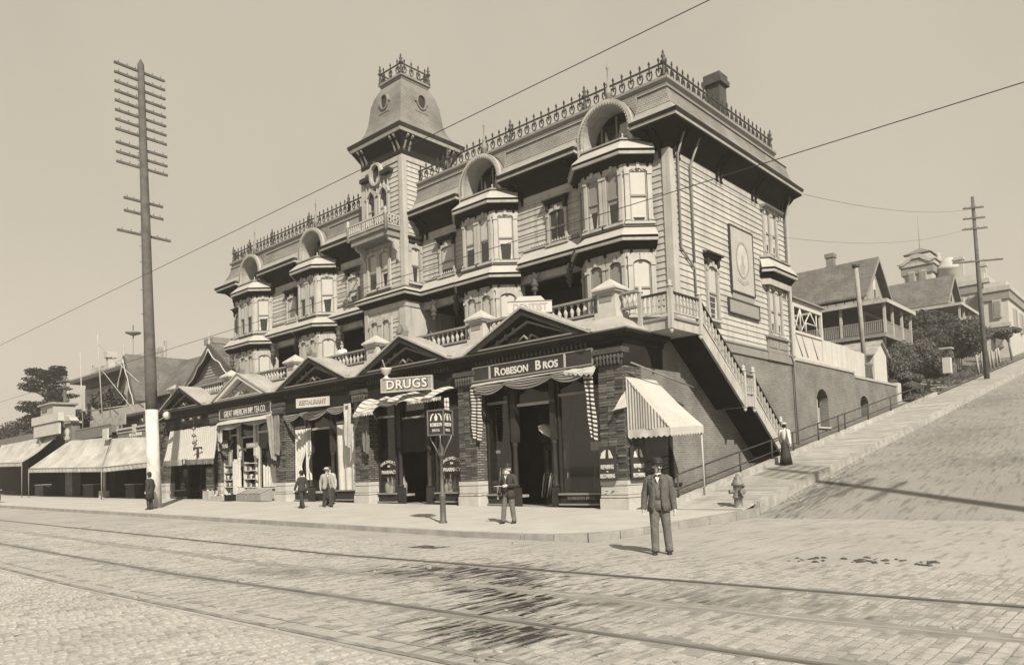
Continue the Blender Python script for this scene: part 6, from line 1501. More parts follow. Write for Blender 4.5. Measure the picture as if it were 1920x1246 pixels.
MB().box(-7.0, -2.5, 75.9, 89, 21.1, 21.9).build('parapet', MP, t); MB().box(-2.5, -.4, 75.1, 87, 19.8, 20.4).build('parapet', MP, t)
for x in (-6.2, -4.9, -3.6): mwin(x, 75.6, 17.6, .6, 1.6, 'y'); mwin(x, 75.6, 14.0, .6, 1.7, 'y')
mwin(-1.3, 74.8, 16.6, .6, 1.6, 'y'); mwin(-1.3, 74.8, 13.4, .6, 1.6, 'y')
MB().box(-7.4, -2.1, 75.2, 75.55, 16.4, 16.8).build('belt_course', MTRIM, t); MB().box(-2.0, -.1, 74.4, 74.75, 15.4, 15.8).build('belt_course', MTRIM, t)
for y in (78, 82, 86): mwin(-.3, y, 15.5, .9, 2.0, 'x')
MB().box(-5.4, -3.0, 74.3, 75.6, 11, 15.6).build('entrance_bay', MP, t)

# ------------------------------------------------------------------ trees and bushes
def leafcloud(b, c, r, n, s, rnd, flat=1.0):
    for _ in range(n):
        while True:
            p = Vector((rnd.uniform(-1, 1), rnd.uniform(-1, 1), rnd.uniform(-1, 1)))
            if .25 < p.length < 1: break
        p = Vector((p.x * r[0], p.y * r[1], p.z * r[2])) + Vector(c)
        u = Vector((rnd.gauss(0, 1), rnd.gauss(0, 1), rnd.gauss(0, 1) * flat)).normalized(); w = u.orthogonal().normalized(); k = s * rnd.uniform(.6, 1.3)
        b.add([p - u * k, p + w * k * .55, p + u * k, p - w * k * .55], [(0, 1, 2, 3)])
def tree(name, label, cat, base, trunk, blobs, n, s, m_=None, seed=1, limbs=5, tr=.2, group=None):
    rnd = random.Random(seed); t = thing(name, label, cat, base, 0, group); base = Vector(base); top = Vector(trunk)
    b = MB(); b.tube([base - Vector((0, 0, .5)), base.lerp(top, .5) + Vector((rnd.uniform(-.1, .1), 0, 0)), top], [tr, tr * .8, tr * .4], 8); b.build('trunk', MTRUNK, t)
    for k in range(limbs):
        c, r = blobs[k % len(blobs)]; p = base.lerp(top, rnd.uniform(.45, .95)); q = Vector(c) + Vector((rnd.uniform(-.5, .5) * r[0], rnd.uniform(-.5, .5) * r[1], rnd.uniform(-.3, .5) * r[2]))
        MB().tube([p, p.lerp(q, .5) + Vector((0, 0, .1)), q], [tr * .45, tr * .3, tr * .1], 6).build('limb', MTRUNK, t)
    b = MB(); k_ = 0; tot = sum(r[0] * r[1] * r[2] for c, r in blobs)
    for c, r in blobs: leafcloud(b, c, r, max(60, int(n * r[0] * r[1] * r[2] / tot)), s, rnd)
    b.build('crown', m_ or MLEAF, t); return t
def rblobs(c, R_, k, seed, lo=.3, hi=.5):
    rnd = random.Random(seed); out = []
    for _ in range(k):
        d = Vector((rnd.gauss(0, 1), rnd.gauss(0, 1), rnd.gauss(0, .8))).normalized() * rnd.uniform(.3, .75); q = rnd.uniform(lo, hi)
        out.append(((c[0] + d.x * R_[0], c[1] + d.y * R_[1], c[2] + d.z * R_[2]), (R_[0] * q, R_[1] * q, R_[2] * q)))
    return out
tree('round_tree', 'big dark round-headed tree leaning over the upper hill walk', 'tree', (-.6, 48.5, 7.6), (-.8, 49.5, 11.0), rblobs((-1.2, 50.5, 11.6), (3.2, 8.0, 2.3), 30, 3), 42000, .13, MLEAFD, 3, 8, .45)
for i, (c, R_, k, lab) in enumerate((((-2.2, 36.5, 8.2), (2.2, 4.0, 1.9), 14, 'leafy bush spilling over the bank below the porch of the gable house'),
                                      ((-.8, 41.5, 8.6), (1.8, 3.2, 1.7), 12, 'bush under the big round tree, behind the letter post'),
                                      ((-.2, 33.5, 6.6), (1.2, 2.0, .8), 8, 'low scrub just above the end pier of the brick wing'),
                                      ((-3.5, 47.5, 9.6), (2.0, 3.5, 2.3), 10, 'dark bush between the two gable houses'))):
    tree('bush', lab, 'bush', (c[0], c[1], c[2] - R_[2] * .9), (c[0], c[1], c[2]), rblobs(c, R_, k, 20 + i), 11000, .095, MLEAF, 20 + i, 4, .06)
for i, y in enumerate((60.5, 67.0)):
    zz = RK * y + .4
    tree('street_tree', ['slender street tree, the nearer of two past the hill pole', 'slender street tree, the farther of two past the hill pole'][i], 'tree', (.9, y, zz), (.5, y + .4, zz + 2.4), rblobs((.4, y + .3, zz + 2.9), (1.5, 1.8, .7), 7, 60 + i), 4500, .11, MLEAF, 60 + i, 3, .12, 'street trees up the hill')
rnd = random.Random(31); b = MB()
for k in range(260):
    y = rnd.uniform(31.5, 62); x = rnd.uniform(-1.6, 1.15); z = hillz(x, y) - .02; leafcloud(b, (x, y, z + .15), (.3, .3, .25), 22, .08, rnd)
stuff(tag(b.build('scrub', MLEAF), 'weedy scrub covering the bank beside the hill walk', 'scrub'))
t = thing('rubble_pile', 'heap of broken planks lying beside the upper hill walk', 'planks', (.8, 36.5, 6.3))
for k in range(9):
    Mf = Matrix.Translation((rnd.uniform(.1, 1.2), rnd.uniform(34.5, 39), PZ(36.5) + .35 + rnd.uniform(-.2, .3))) @ Matrix.Rotation(rnd.uniform(0, 3), 4, 'Z') @ Matrix.Rotation(rnd.uniform(-.3, .3), 4, 'Y'); MB(Mf).box(-.8, .8, -.1, .1, -.02, .02).build('plank', MPLANK, t)
t = thing('letter_post', 'pale letter box on a dark post beside the upper hill walk', 'letter box', (1.0, 39.4, 6.4))
MB().box(.93, 1.07, 39.33, 39.47, 6.2, 9.3).build('post', MPOLE, t); MB().box(.75, 1.25, 39.15, 39.65, 7.5, 8.6).build('box', MWHITE, t); MB().box(.6, 1.4, 39.0, 39.8, 9.2, 9.3).build('hood', MTRIM, t)
# picket of grey fence posts up the far walk
t = thing('post_fence', 'leaning fence posts along the bank above the hill walk', 'fence', (.9, 52, 8.5))
for k in range(7): rod('post', [(1.1, 49.5 + 1.6 * k, PZ(49.5 + 1.6 * k)), (1.0 + .1 * (k % 2), 49.3 + 1.6 * k, PZ(49.5 + 1.6 * k) + 1.7)], .09, MWOOD, t)
# ------------------------------------------------------------------ left: low shops, houses on the terrace, trees
t = thing('low_shop', 'low brick shop with a panelled parapet behind the creased awning', 'shop', (-39, .5, 3))
MBR2 = mat('parapet_brick', .12, var=.25, sc=3, bump=.4)
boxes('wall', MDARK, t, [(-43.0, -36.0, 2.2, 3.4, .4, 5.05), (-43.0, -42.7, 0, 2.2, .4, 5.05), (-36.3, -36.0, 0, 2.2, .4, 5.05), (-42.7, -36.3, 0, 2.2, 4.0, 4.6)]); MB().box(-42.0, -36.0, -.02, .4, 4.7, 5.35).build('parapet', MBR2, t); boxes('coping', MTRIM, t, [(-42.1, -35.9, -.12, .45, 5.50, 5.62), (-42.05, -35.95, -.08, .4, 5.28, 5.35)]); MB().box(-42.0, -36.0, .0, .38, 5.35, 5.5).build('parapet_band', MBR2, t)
b = MB()
for k in range(6): b.lathe([(.0, 4.92), (.11, 5.0), (.07, 5.06), (.12, 5.12), (.0, 5.2)], -39.7 + .34 * k, -.06, 7)
stuff(b.build('raised_ornament', MTRIM, t)); MB().box(-39.2, -38.75, -.16, -.02, 5.2, 5.75).build('bracket_block', MTRIM, t)
b = MB(); b.prism([(-35.9, 4.4), (-35.3, 4.4), (-35.3, 5.6), (-35.5, 5.9), (-35.9, 5.5)], 'y', -.3, .2); b.build('scroll_end', MBR2, t)
t = thing('low_shop', 'low shop with a plain boarded parapet behind the broad wrinkled awning', 'shop', (-47, .5, 3))
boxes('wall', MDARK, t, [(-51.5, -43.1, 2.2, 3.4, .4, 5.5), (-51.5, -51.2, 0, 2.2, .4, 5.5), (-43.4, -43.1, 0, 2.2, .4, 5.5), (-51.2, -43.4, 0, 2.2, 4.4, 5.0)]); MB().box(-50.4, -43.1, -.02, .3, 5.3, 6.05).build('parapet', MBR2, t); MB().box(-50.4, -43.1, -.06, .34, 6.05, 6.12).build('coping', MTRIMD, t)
ps = MB(); ps.box(-.12, .12, 0, .1, 0, .75); psm = ps.mesh('fence_board'); psm.materials.append(MWOOD); rep('fence_board', psm, t, [(-50.2 + .3 * k, 1.0, 6.1) for k in range(23)])
MB().box(-52.4, -50.9, -.1, .5, .5, 6.7).build('brick_post', MBR2, t)
b = MB(); b.lathe([(.2, 5.3), (.42, 5.5), (.2, 5.8), (.35, 6.1), (.12, 6.3)], -51.6, -.18, 10, sy=.5); b.build('carved_medallion', MTRIM, t)
b = MB(); b.box(-52.6, -50.8, -.25, .6, 6.7, 6.85); b.prism([(-52.8, 6.85), (-50.5, 6.85), (-50.9, 7.15), (-51.8, 7.4), (-52.8, 7.2)], 'y', -.3, .3); b.build('scrolled_cap', MTRIM, t)
rod('awning_bracket_post', [(-43.4, -.4, 4.2), (-43.4, -.4, .8)], .10, MWHITE, t)
MB().box(-43.7, -43.1, -.7, -.2, WZ(-43, -.4), WZ(-43, -.4) + .5).build('door_block', MTRIM, t)
b = MB(); b.box(-43.2, -42.3, -.6, -.5, 4.9, 5.7); b.build('small_sign_frame', MWHITE, t)
t = thing('low_shop', 'row of low boarded stalls at the far left with a pale sign board on top', 'shop', (-60, .5, 3))
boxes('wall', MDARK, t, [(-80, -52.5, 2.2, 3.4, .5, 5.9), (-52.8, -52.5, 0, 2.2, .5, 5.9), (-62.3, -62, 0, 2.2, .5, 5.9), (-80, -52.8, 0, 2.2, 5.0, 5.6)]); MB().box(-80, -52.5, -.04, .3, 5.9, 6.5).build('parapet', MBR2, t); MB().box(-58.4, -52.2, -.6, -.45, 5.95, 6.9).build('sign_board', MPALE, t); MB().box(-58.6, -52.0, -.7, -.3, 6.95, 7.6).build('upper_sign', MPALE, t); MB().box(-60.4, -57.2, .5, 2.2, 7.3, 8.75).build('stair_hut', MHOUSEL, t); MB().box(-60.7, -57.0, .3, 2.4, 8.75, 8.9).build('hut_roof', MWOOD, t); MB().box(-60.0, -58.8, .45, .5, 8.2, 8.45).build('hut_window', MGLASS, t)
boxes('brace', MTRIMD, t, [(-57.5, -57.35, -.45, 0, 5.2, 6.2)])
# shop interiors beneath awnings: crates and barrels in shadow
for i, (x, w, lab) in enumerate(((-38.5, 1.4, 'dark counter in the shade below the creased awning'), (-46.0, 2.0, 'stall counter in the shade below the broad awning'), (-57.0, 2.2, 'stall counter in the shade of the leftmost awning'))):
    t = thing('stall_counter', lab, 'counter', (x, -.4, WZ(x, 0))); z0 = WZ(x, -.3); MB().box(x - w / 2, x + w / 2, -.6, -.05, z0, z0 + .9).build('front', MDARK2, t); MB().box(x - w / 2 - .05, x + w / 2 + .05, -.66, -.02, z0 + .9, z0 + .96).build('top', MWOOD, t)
t = thing('signboard_stand', 'small white board on legs behind the man by the pole', 'sign', (-33.8, -1.2, .7)); z0 = WZ(-33.8, -1.2); MB().box(-34.2, -33.5, -1.25, -1.2, z0 + .75, z0 + 1.25).build('board', MPALE, t); rod('leg', [(-34.1, -1.2, z0), (-34.1, -1.2, z0 + .8)], .03, MTRIMD, t); rod('leg', [(-33.6, -1.2, z0), (-33.6, -1.2, z0 + .8)], .03, MTRIMD, t)
# gothic house
t = thing('gothic_house', 'steep gabled wooden house with wavy bargeboards behind the left shops', 'house', (-43, 7, 5))
def front_gable(t, xc, hw, ze, za, y0, y1, wallm, roofm, fancy=True):
    sl = (za - ze) / hw
    MB().prism([(xc - hw + .5, 4.5), (xc + hw - .5, 4.5), (xc + hw - .5, ze + .3), (xc, za - .4), (xc - hw + .5, ze + .3)], 'y', y0, y1).build('gable_wall', wallm, t)
    for s in (-1, 1):
        MB().prism([(xc + s * hw, ze), (xc, za), (xc, za + .16), (xc + s * (hw + .05), ze + .12)], 'y', y0 - .5, y1).build('gable_roof', roofm, t)
        # wavy bargeboard, each a cut board with depth
        n = 14; P1 = []; P2 = []
        for k in range(n + 1):
            u = k / n; x = xc + s * hw * u; z = za - (za - ze) * u; P1.append((x, z + .1)); P2.append((x, z - .30 - .26 * abs(math.sin(u * PI * 2.5))))
        MB().prism(P1 + P2[::-1], 'y', y0 - .58, y0 - .51).build('barge_board', MHOUSED, t)
        MB().tube([(p[0], y0 - .6, p[1]) for p in P2], .05, 5).build('barge_edge', MWHITE, t)
    MB().lathe([(.07, za - .6), (.09, za + .3), (.04, za + .4), (.07, za + .6), (.0, za + 1.1)], xc, y0 - .5, 7).build('finial', MTRIM, t)
front_gable(t, -40.9, 4.2, 9.1, 12.0, 6.6, 12, mat('gothic_siding', .28, var=.1), MSHING)
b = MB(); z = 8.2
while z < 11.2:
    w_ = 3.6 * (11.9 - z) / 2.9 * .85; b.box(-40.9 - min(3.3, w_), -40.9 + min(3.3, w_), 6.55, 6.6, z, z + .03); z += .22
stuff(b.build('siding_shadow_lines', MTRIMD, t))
boxes('window', MHOUSED, t, [(-41.9, -39.9, 6.5, 6.6, 7.6, 9.1)])
front_gable(t, -53.3, 2.3, 8.6, 12.7, 5.2, 13, mat('gothic_siding_pale', .32, var=.1), MSHING)
MB().prism([(-53.7, 8.0), (-52.9, 8.0), (-52.9, 9.6), (-53.3, 10.3), (-53.7, 9.6)], 'y', 5.1, 5.2).build('pointed_window', MHOUSED, t)
MB().prism([(6.0, 9.0), (9.5, 12.6), (13, 9.0)], 'x', -56, -37).build('main_roof', MSHING, t); MB().box(-56, -37, 6.9, 12.5, 3, 9.2).build('main_wall', MHOUSE, t)
ch = MB().box(-46.9, -45.6, 8.8, 9.9, 11, 13.5).build('chimney', mat('old_brick', .16, var=.2), t); MB().box(-47.05, -45.45, 8.65, 10.05, 13.1, 13.6).build('chimney_cap', bpy.data.materials['old_brick'], t)
MB().box(-57, -46.5, 3.6, 3.7, 7.4, 8.05).build('balcony_rail', MHOUSEL, t); MB().box(-57, -46.5, 3.6, 5.2, 7.2, 7.4).build('balcony', MHOUSED, t)
for x in (-56.8, -51.5, -46.7): MB().box(x - .07, x + .07, 3.6, 3.74, 4.5, 7.2).build('balcony_post', MHOUSED, t)
# flat roofed bracketed house
t = thing('bracketed_house', 'pale flat-roofed house with wide bracketed eaves behind the trees at left', 'house', (-70, 12, 8))
MB().box(-80.2, -66, 10.6, 22, 4, 13.0).build('wall', MHOUSEL, t); MB().box(-79.8, -61, 8.9, 24, 13.3, 13.7).build('eave', MHOUSED, t); MB().box(-78.2, -62.4, 10, 22.6, 12.7, 13.3).build('frieze', MHOUSED, t)
b = MB(); b.add([(-79.8, 8.9, 13.7), (-61, 8.9, 13.7), (-61, 24, 13.7), (-79.8, 24, 13.7), (-72, 14, 15.0), (-66, 14, 15.0), (-66, 19, 15.0), (-72, 19, 15.0)], [(0, 1, 5, 4), (1, 2, 6, 5), (2, 3, 7, 6), (3, 0, 4, 7), (4, 5, 6, 7)]); b.build('roof', MSHING, t)
for x in (-78.6, -75.0, -71.5):
    w_ = MB().box(x - .7, x + .7, 10.5, 10.6, 9.2, 12.2).build('window', MTRIMD, t); MB().box(x - .5, x + .5, 10.46, 10.5, 9.4, 12.0).build('pane', MGLASS, w_)
MB().box(-87.6, -86.8, 15.5, 16.3, 10, 18.4).build('chimney', mat('hazy_brick', .33, var=.1), t); MB().box(-87.8, -86.6, 15.3, 16.5, 17.9, 18.6).build('chimney_cap', bpy.data.materials['hazy_brick'], t)
# mast with disc, thin poles, derrick lines
t = thing('mast', 'thin mast with a flat disc top behind the gothic house', 'mast', (-77.8, 15, 8)); rod('pole', [(-77.8, 15, 8), (-77.8, 15, 19.5)], .07, MTRIMD, t); MB().lathe([(.1, 19.2), (.85, 19.5), (.85, 19.65), (.05, 19.85)], -77.8, 15, 12).build('disc', MTRIMD, t); rod('tip', [(-77.8, 15, 19.7), (-77.8, 15, 20.5)], .05, MIRON, t)
t = thing('thin_pole', 'slender pale pole right of the bushes, guyed above the low shop', 'pole', (-50.2, 1.8, 6)); rod('pole', [(-49.8, 1.8, 5.8), (-50.6, 1.8, 11.5), (-50.9, 1.8, 13.8)], .045, MTRIM, t); rod('guy', [(-50.6, 1.8, 11.2), (-45.5, 2.5, 7.2)], .03, MTRIM, t); rod('guy', [(-50.7, 1.8, 13), (-44.8, 2.5, 9.4)], .03, MTRIM, t)
t = thing('thin_pole', 'slender pole left of the guyed pole above the broad awning', 'pole', (-54.5, 1.8, 6)); rod('pole', [(-54.2, 1.8, 5.8), (-54.8, 1.8, 12.9)], .04, MTRIM, t); rod('crossbar', [(-54.3, 1.8, 7.9), (-46, 2.6, 7.8)], .05, MWOOD, t)
# billboards on the far hill
t = thing('billboard', 'weathered lattice billboard on the slope behind the umbrella-shaped tree', 'billboard', (-95, 16, 12))
boxes('board', mat('billboard_paint', .3, var=.35, sc=.9), t, [(-112, -86, 22, 22.2, 14.2 + 2.0 * k, 15.9 + 2.0 * k) for k in range(3)]); boxes('upright', MWOOD, t, [(-112 + 6.4 * k, -111.7 + 6.4 * k, 22.2, 22.5, 8, 20.6) for k in range(5)])
# trees at the left
def umbrella_tree():
    t = thing('umbrella_tree', 'tall layered conifer with a flat rounded top at the far left', 'tree', (-88.6, 9, 4)); rnd = random.Random(5)
    MB().tube([(-88.6, 9, 4), (-88.8, 9, 9), (-88.2, 9, 13), (-88.5, 9, 16)], [.4, .32, .24, .1], 8).build('trunk', MTRUNK, t); b = MB()
    for k in range(34):
        z = 7.6 + 8.2 * (k / 33) ** .8; rr_ = (3.7 if z < 12.0 else 3.7 * math.sqrt(max(.03, 1 - ((z - 12.0) / 4.4) ** 2))) * rnd.uniform(.55, 1.0); a = rnd.uniform(0, 2 * PI)
        e = Vector((-88.6 + rr_ * math.cos(a), 9 + rr_ * .8 * math.sin(a), z)); MB().tube([(-88.5, 9, z - .9), tuple(e)], [.13, .03], 5).build('limb', MTRUNK, t)
        for q in (.45, .75, 1.0): leafcloud(b, Vector((-88.6, 9, z - .5)).lerp(e, q), (.95, .9, .26), 110, .15, rnd, .4)
    for k in range(14): a = rnd.uniform(0, 2 * PI); leafcloud(b, (-88.6 + 1.5 * math.cos(a), 9 + 1.4 * math.sin(a), 15.9 + rnd.uniform(-.3, .3)), (1.1, 1.0, .3), 160, .15, rnd, .4)
    b.build('crown', MLEAFD, t)
umbrella_tree()
for i, (c, R_, k, lab, mm_) in enumerate((((-57.8, 5.5, 9.2), (1.9, 1.8, 1.7), 12, 'leafy tree standing before the flat-roofed house', MLEAF), ((-55.0, 4.6, 8.8), (1.2, 1.2, 1.2), 10, 'bushy tree against the left gable of the gothic house', MLEAF),
        ((-66, 5.0, 7.8), (3.6, 2.2, 1.6), 12, 'dark shrubbery below the flat-roofed house', MLEAFD), ((-96, 8, 8.0), (10, 4, 2.4), 18, 'dark thicket of bushes beneath the layered conifer', MLEAFD), ((-77, 5.5, 7.2), (3.4, 2.2, 1.7), 12, 'rounded shrub between the conifer and the pale sign hut', MLEAF))):
    tree('bush', lab, 'bush', (c[0], c[1], c[2] - R_[2]), (c[0], c[1], c[2]), rblobs(c, R_, k, 80 + i), 9000, .15, mm_, 80 + i, 4, .15)
# distant wooded hill far left
b = MB(); rnd = random.Random(77)
for k in range(90):
    x = rnd.uniform(-330, -120); y = rnd.uniform(35, 130); z = hillz(x, y); leafcloud(b, (x, y, z + 2), (7, 7, 4), 90, 1.4, rnd)
stuff(tag(b.build('far_wood', MLEAF), 'hazy wood covering the far slope at the left', 'wood'))
# ------------------------------------------------------------------ people
MSKIN = mat('skin', .36, var=.06, rough=.6); MSUIT = mat('tweed_suit', .075, var=.15, sc=7, fine=.14, bsc=16, bump=.8, rough=.95); MSUITD = mat('dark_coat', .035, var=.2, sc=6, rough=.95, fine=.2, bsc=50); MTROU = mat('grey_trousers', .10, var=.15, sc=7, fine=.12, bsc=14, bump=.8, rough=.95)
MVEST = mat('waistcoat_cloth', .11, var=.15, sc=8, rough=.95)
MSHOE = mat('boot_leather', .02, var=.2, rough=.4); MHAT = mat('felt_hat', .020, var=.15, rough=.7); MSHIRT = mat('white_linen', .50, var=.06); MHAIR = mat('dark_hair', .02, var=.3); MGREYH = mat('grey_beard', .38, var=.2); MSKIRT = mat('dark_skirt', .03, var=.2, sc=4)
def skinmesh(verts, edges, radii, sub=2):
    me = bpy.data.meshes.new('s'); me.from_pydata(verts, edges, []); o = bpy.data.objects.new('s', me); COL.objects.link(o)
    o.modifiers.new('k', 'SKIN'); sv = me.skin_vertices[0].data
    for i, r_ in enumerate(radii): sv[i].radius = (r_, r_) if not isinstance(r_, tuple) else r_
    sv[0].use_root = True
    s = o.modifiers.new('b', 'SUBSURF'); s.levels = sub; s.render_levels = sub
    dg = bpy.context.evaluated_depsgraph_get(); out = bpy.data.meshes.new_from_object(o.evaluated_get(dg)); bpy.data.objects.remove(o); bpy.data.meshes.remove(me)
    out.polygons.foreach_set('use_smooth', [True] * len(out.polygons)); return out
def person(name, label, loc, rz, H, armL, armR, footL=(.07, 0), footR=(-.07, 0), head=0, hat='bowler', coat=MSUIT, trou=MTROU, shirt=True, moust=False, beard=False, skirt=False, tie=True, hem=.455, lean=0, group=None, openc=True, knee=.0):
    """faces local -y; arm* = (elbow, wrist) in units of H relative to the shoulder; x>0 is the person's left"""
    t = thing(name, label, 'person', loc, rz, group)
    v = []; e = []; r_ = []
    def add(p, rad, par=None):
        v.append(Vector(p) * H); r_.append(rad * H)
        if par is not None: e.append((par, len(v) - 1))
        return len(v) - 1
    hipz = .515
    pel = add((0, .005, .53), .070); ab = add((0, .0, .61), .066, pel); chst = add((0, .008, .72), .062, ab); nb = add((0, .012, .815), .038, chst); nk = add((0, .004, .855), .029, nb)
    hr = Matrix.Rotation(head, 3, 'Z')
    def hp(x, y, z): q = hr @ Vector((x, y, 0)); return (q.x, q.y - .004, z)
    h1 = add(hp(0, -.004, .890), .040, nk); h2 = add(hp(0, .004, .935), .050, h1); h3 = add(hp(0, .006, .972), .036, h2)
    jw = add(hp(0, -.030, .884), .026, h1); no = add(hp(0, -.055, .918), .009, h2); no2 = add(hp(0, -.066, .910), .006, no)
    for s in (-1, 1): add(hp(s * .052, .008, .925), .010, h2)
    arms = []
    for s, arm_ in ((1, armL), (-1, armR)):
        sh = Vector((s * .100, .012, .800)); i0 = add(sh, .026, chst); el = sh + Vector(arm_[0]); wr = sh + Vector(arm_[1])
        i1 = add(el, .023, i0); i2 = add(wr, .018, i1); d = (wr - el).normalized()
        sd_ = Vector(arm_[2]) if len(arm_) > 2 else Vector((0, -1, 0)); sd_ = (sd_ - d * sd_.dot(d)).normalized(); cu = d.cross(sd_)
        pm = wr + d * .030; i3 = add(pm, .022, i2)
        for k, (off, ln) in enumerate(((.015, .036), (.005, .042), (-.005, .039), (-.014, .031))):
            b0 = pm + d * .014 + sd_ * off; j = add(b0, .0075, i3); j = add(b0 + d * ln * .5 + cu * .006 * s, .0070, j); add(b0 + d * ln * .85 + cu * .018 * s, .0060, j)
        tb = wr + d * .014 + sd_ * .020; j = add(tb, .0068, i2); add(tb + d * .026 + sd_ * .012 + cu * .01 * s, .0055, j)
        arms.append((s, sh, el, wr))
    legs = []
    for s, ft in ((1, footL), (-1, footR)):
        hj = Vector((s * .048, .004, .50)); an = Vector((ft[0], ft[1], .045)); kn = hj.lerp(an, .5) + Vector((s * .004, -.012 - knee, .012))
        i0 = add(hj, .052, pel); i1 = add(kn, .034, i0); i2 = add(an, .018, i1); add(an + Vector((s * .010, -.060, -.032)), .009, i2); legs.append((s, hj, kn, an))
    me = skinmesh([tuple(p) for p in v], e, r_); me.name = 'body'; me.materials.append(MSKIN); link('body', me, t)
    def loft(b, pts, rads, n=10): b.tube([Vector(p) * H for p in pts], [q * H for q in rads], n)
    # trousers or skirt
    if skirt:
        b = MB(); b.rings([(0, .0, .0 * H + .01, .155 * H, .150 * H), (0, 0, .2 * H, .125 * H, .12 * H), (0, .01, .42 * H, .10 * H, .09 * H), (0, .005, .60 * H, .066 * H, .055 * H)], 16); b.build('skirt', MSKIRT, t, local=True)
    else:
        b = MB()
        for (s, hj, kn, an) in legs: loft(b, [hj + Vector((0, 0, .06)), hj, hj.lerp(kn, .5), kn, kn.lerp(an, .55), an + Vector((0, 0, .02)), an + Vector((0, -.012, -.018))], [.060, .064, .054, .044, .042, .040, .043], 12)
        b.rings([(0, .004 * H, .46 * H, .098 * H, .066 * H), (0, .004 * H, .53 * H, .104 * H, .074 * H), (0, .004 * H, .61 * H, .092 * H, .066 * H)], 14); b.build('trousers', trou, t, local=True)
        for (s, hj, kn, an) in legs:
            b = MB(); q = an * H; b.rings([(q.x + s * .006 * H, q.y - .038 * H, .0, .028 * H, .074 * H), (q.x + s * .006 * H, q.y - .038 * H, .012 * H, .028 * H, .074 * H), (q.x + s * .006 * H, q.y - .034 * H, .026 * H, .024 * H, .062 * H), (q.x, q.y - .008 * H, .045 * H, .022 * H, .032 * H), (q.x, q.y, .075 * H, .023 * H, .026 * H)], 12); b.build('shoe', MSHOE, t, local=True)
    # waistcoat and shirt front, jacket
    b = MB(); b.rings([(0, 0, .575 * H, .086 * H, .066 * H), (0, 0, .65 * H, .084 * H, .068 * H), (0, .002 * H, .74 * H, .092 * H, .070 * H), (0, .008 * H, .80 * H, .080 * H, .052 * H), (0, .010 * H, .835 * H, .045 * H, .036 * H)], 18); b.build('waistcoat' if not skirt else 'blouse', MVEST if not skirt else MSHIRT, t, local=True)
    if shirt:
        b = MB(); b.prism([(-.030 * H, .835 * H), (.030 * H, .835 * H), (.0, .755 * H)], 'y', -.076 * H, -.050 * H); b.build('shirt_front', MSHIRT, t, local=True)
        b = MB(); b.lathe([(.036 * H, .832 * H), (.036 * H, .858 * H), (.034 * H, .860 * H)], 0, .006 * H, 14); b.build('collar', MSHIRT, t, local=True)
        if tie: b = MB(); b.prism([(-.030 * H, .845 * H), (-.030 * H, .822 * H), (0, .832 * H), (.030 * H, .822 * H), (.030 * H, .845 * H), (0, .836 * H)], 'y', -.086 * H, -.070 * H); b.build('bow_tie', MHAT, t, local=True)
    def coatring(z, rx, ry, gap, n=22, yo=.004):
        a0 = -PI / 2 + gap; a1 = 1.5 * PI - gap; return [((rx * math.cos(a0 + (a1 - a0) * k / n)) * H, (yo + ry * math.sin(a0 + (a1 - a0) * k / n)) * H, z * H) for k in range(n + 1)]
    g = .34 if openc else .02
    rr_ = [coatring(hem, .122, .098, g + .12), coatring(.52, .114, .090, g), coatring(.60, .100, .080, g * .85), coatring(.68, .101, .082, g * .8), coatring(.75, .112, .084, g * .8), coatring(.80, .112, .066, g * .8, yo=.008), coatring(.825, .080, .050, g * .7, yo=.010), coatring(.845, .046, .040, g * .6, yo=.010)]
    if not skirt:
        vs = [p for q in rr_ for p in q]; n = len(rr_[0]); fs = [(i * n + k, i * n + k + 1, (i + 1) * n + k + 1, (i + 1) * n + k) for i in range(len(rr_) - 1) for k in range(n - 1)]
        b = MB(); b.add(vs, fs, True); j = b.build('jacket', coat, t, local=True); sm = j.modifiers.new('thick', 'SOLIDIFY'); sm.thickness = .009 * H; sm.offset = 1
        if openc:
            for s in (-1, 1):      # lapels
                b = MB(); b.add([(s * .012 * H, -.083 * H, .68 * H), (s * .062 * H, -.090 * H, .775 * H), (s * .055 * H, -.078 * H, .80 * H), (s * .066 * H, -.06 * H, .815 * H), (s * .040 * H, -.042 * H, .845 * H), (s * .028 * H, -.068 * H, .81 * H)], [(0, 1, 2, 3, 4, 5)]); b.build('lapel', coat, t, local=True)
            boxes('pocket_flap', coat, t, [((s * .07 - .028) * H, (s * .07 + .028) * H, -.090 * H, -.078 * H, .525 * H, .54 * H) for s in (-1, 1)])
    b = MB()
    for (s, sh, el, wr) in arms: loft(b, [sh + Vector((-s * .055, .0, .012)), sh + Vector((-s * .022, .0, .006)), sh + Vector((s * .006, 0, -.012)), sh.lerp(el, .45), el, el.lerp(wr, .5), wr, wr + (wr - el).normalized() * .006], [.030, .046, .050, .043, .038, .034, .030, .031], 14)
    b.build('sleeves', coat if not skirt else MSHIRT, t, local=True)
    if shirt:
        b = MB()
        for (s, sh, el, wr) in arms: loft(b, [wr - (wr - el).normalized() * .004, wr + (wr - el).normalized() * .014], [.0235, .0235], 10)
        stuff(b.build('shirt_cuffs', MSHIRT, t, local=True))
    # face
    Mh = Matrix.Rotation(head, 4, 'Z')
    for s in (-1, 1):
        b = MB(Mh); b.lathe([(0, .920 * H), (.0055 * H, .923 * H), (.0065 * H, .926 * H), (.0055 * H, .929 * H), (0, .932 * H)], s * .0185 * H, -.048 * H, 8); b.build('eye', MHAIR, t, local=True)
        b = MB(Mh); b.tube([Vector((s * .010, -.052, .936)) * H, Vector((s * .020, -.051, .939)) * H, Vector((s * .029, -.044, .936)) * H], .0035 * H, 5); b.build('eyebrow', MHAIR if not beard else MGREYH, t, local=True)
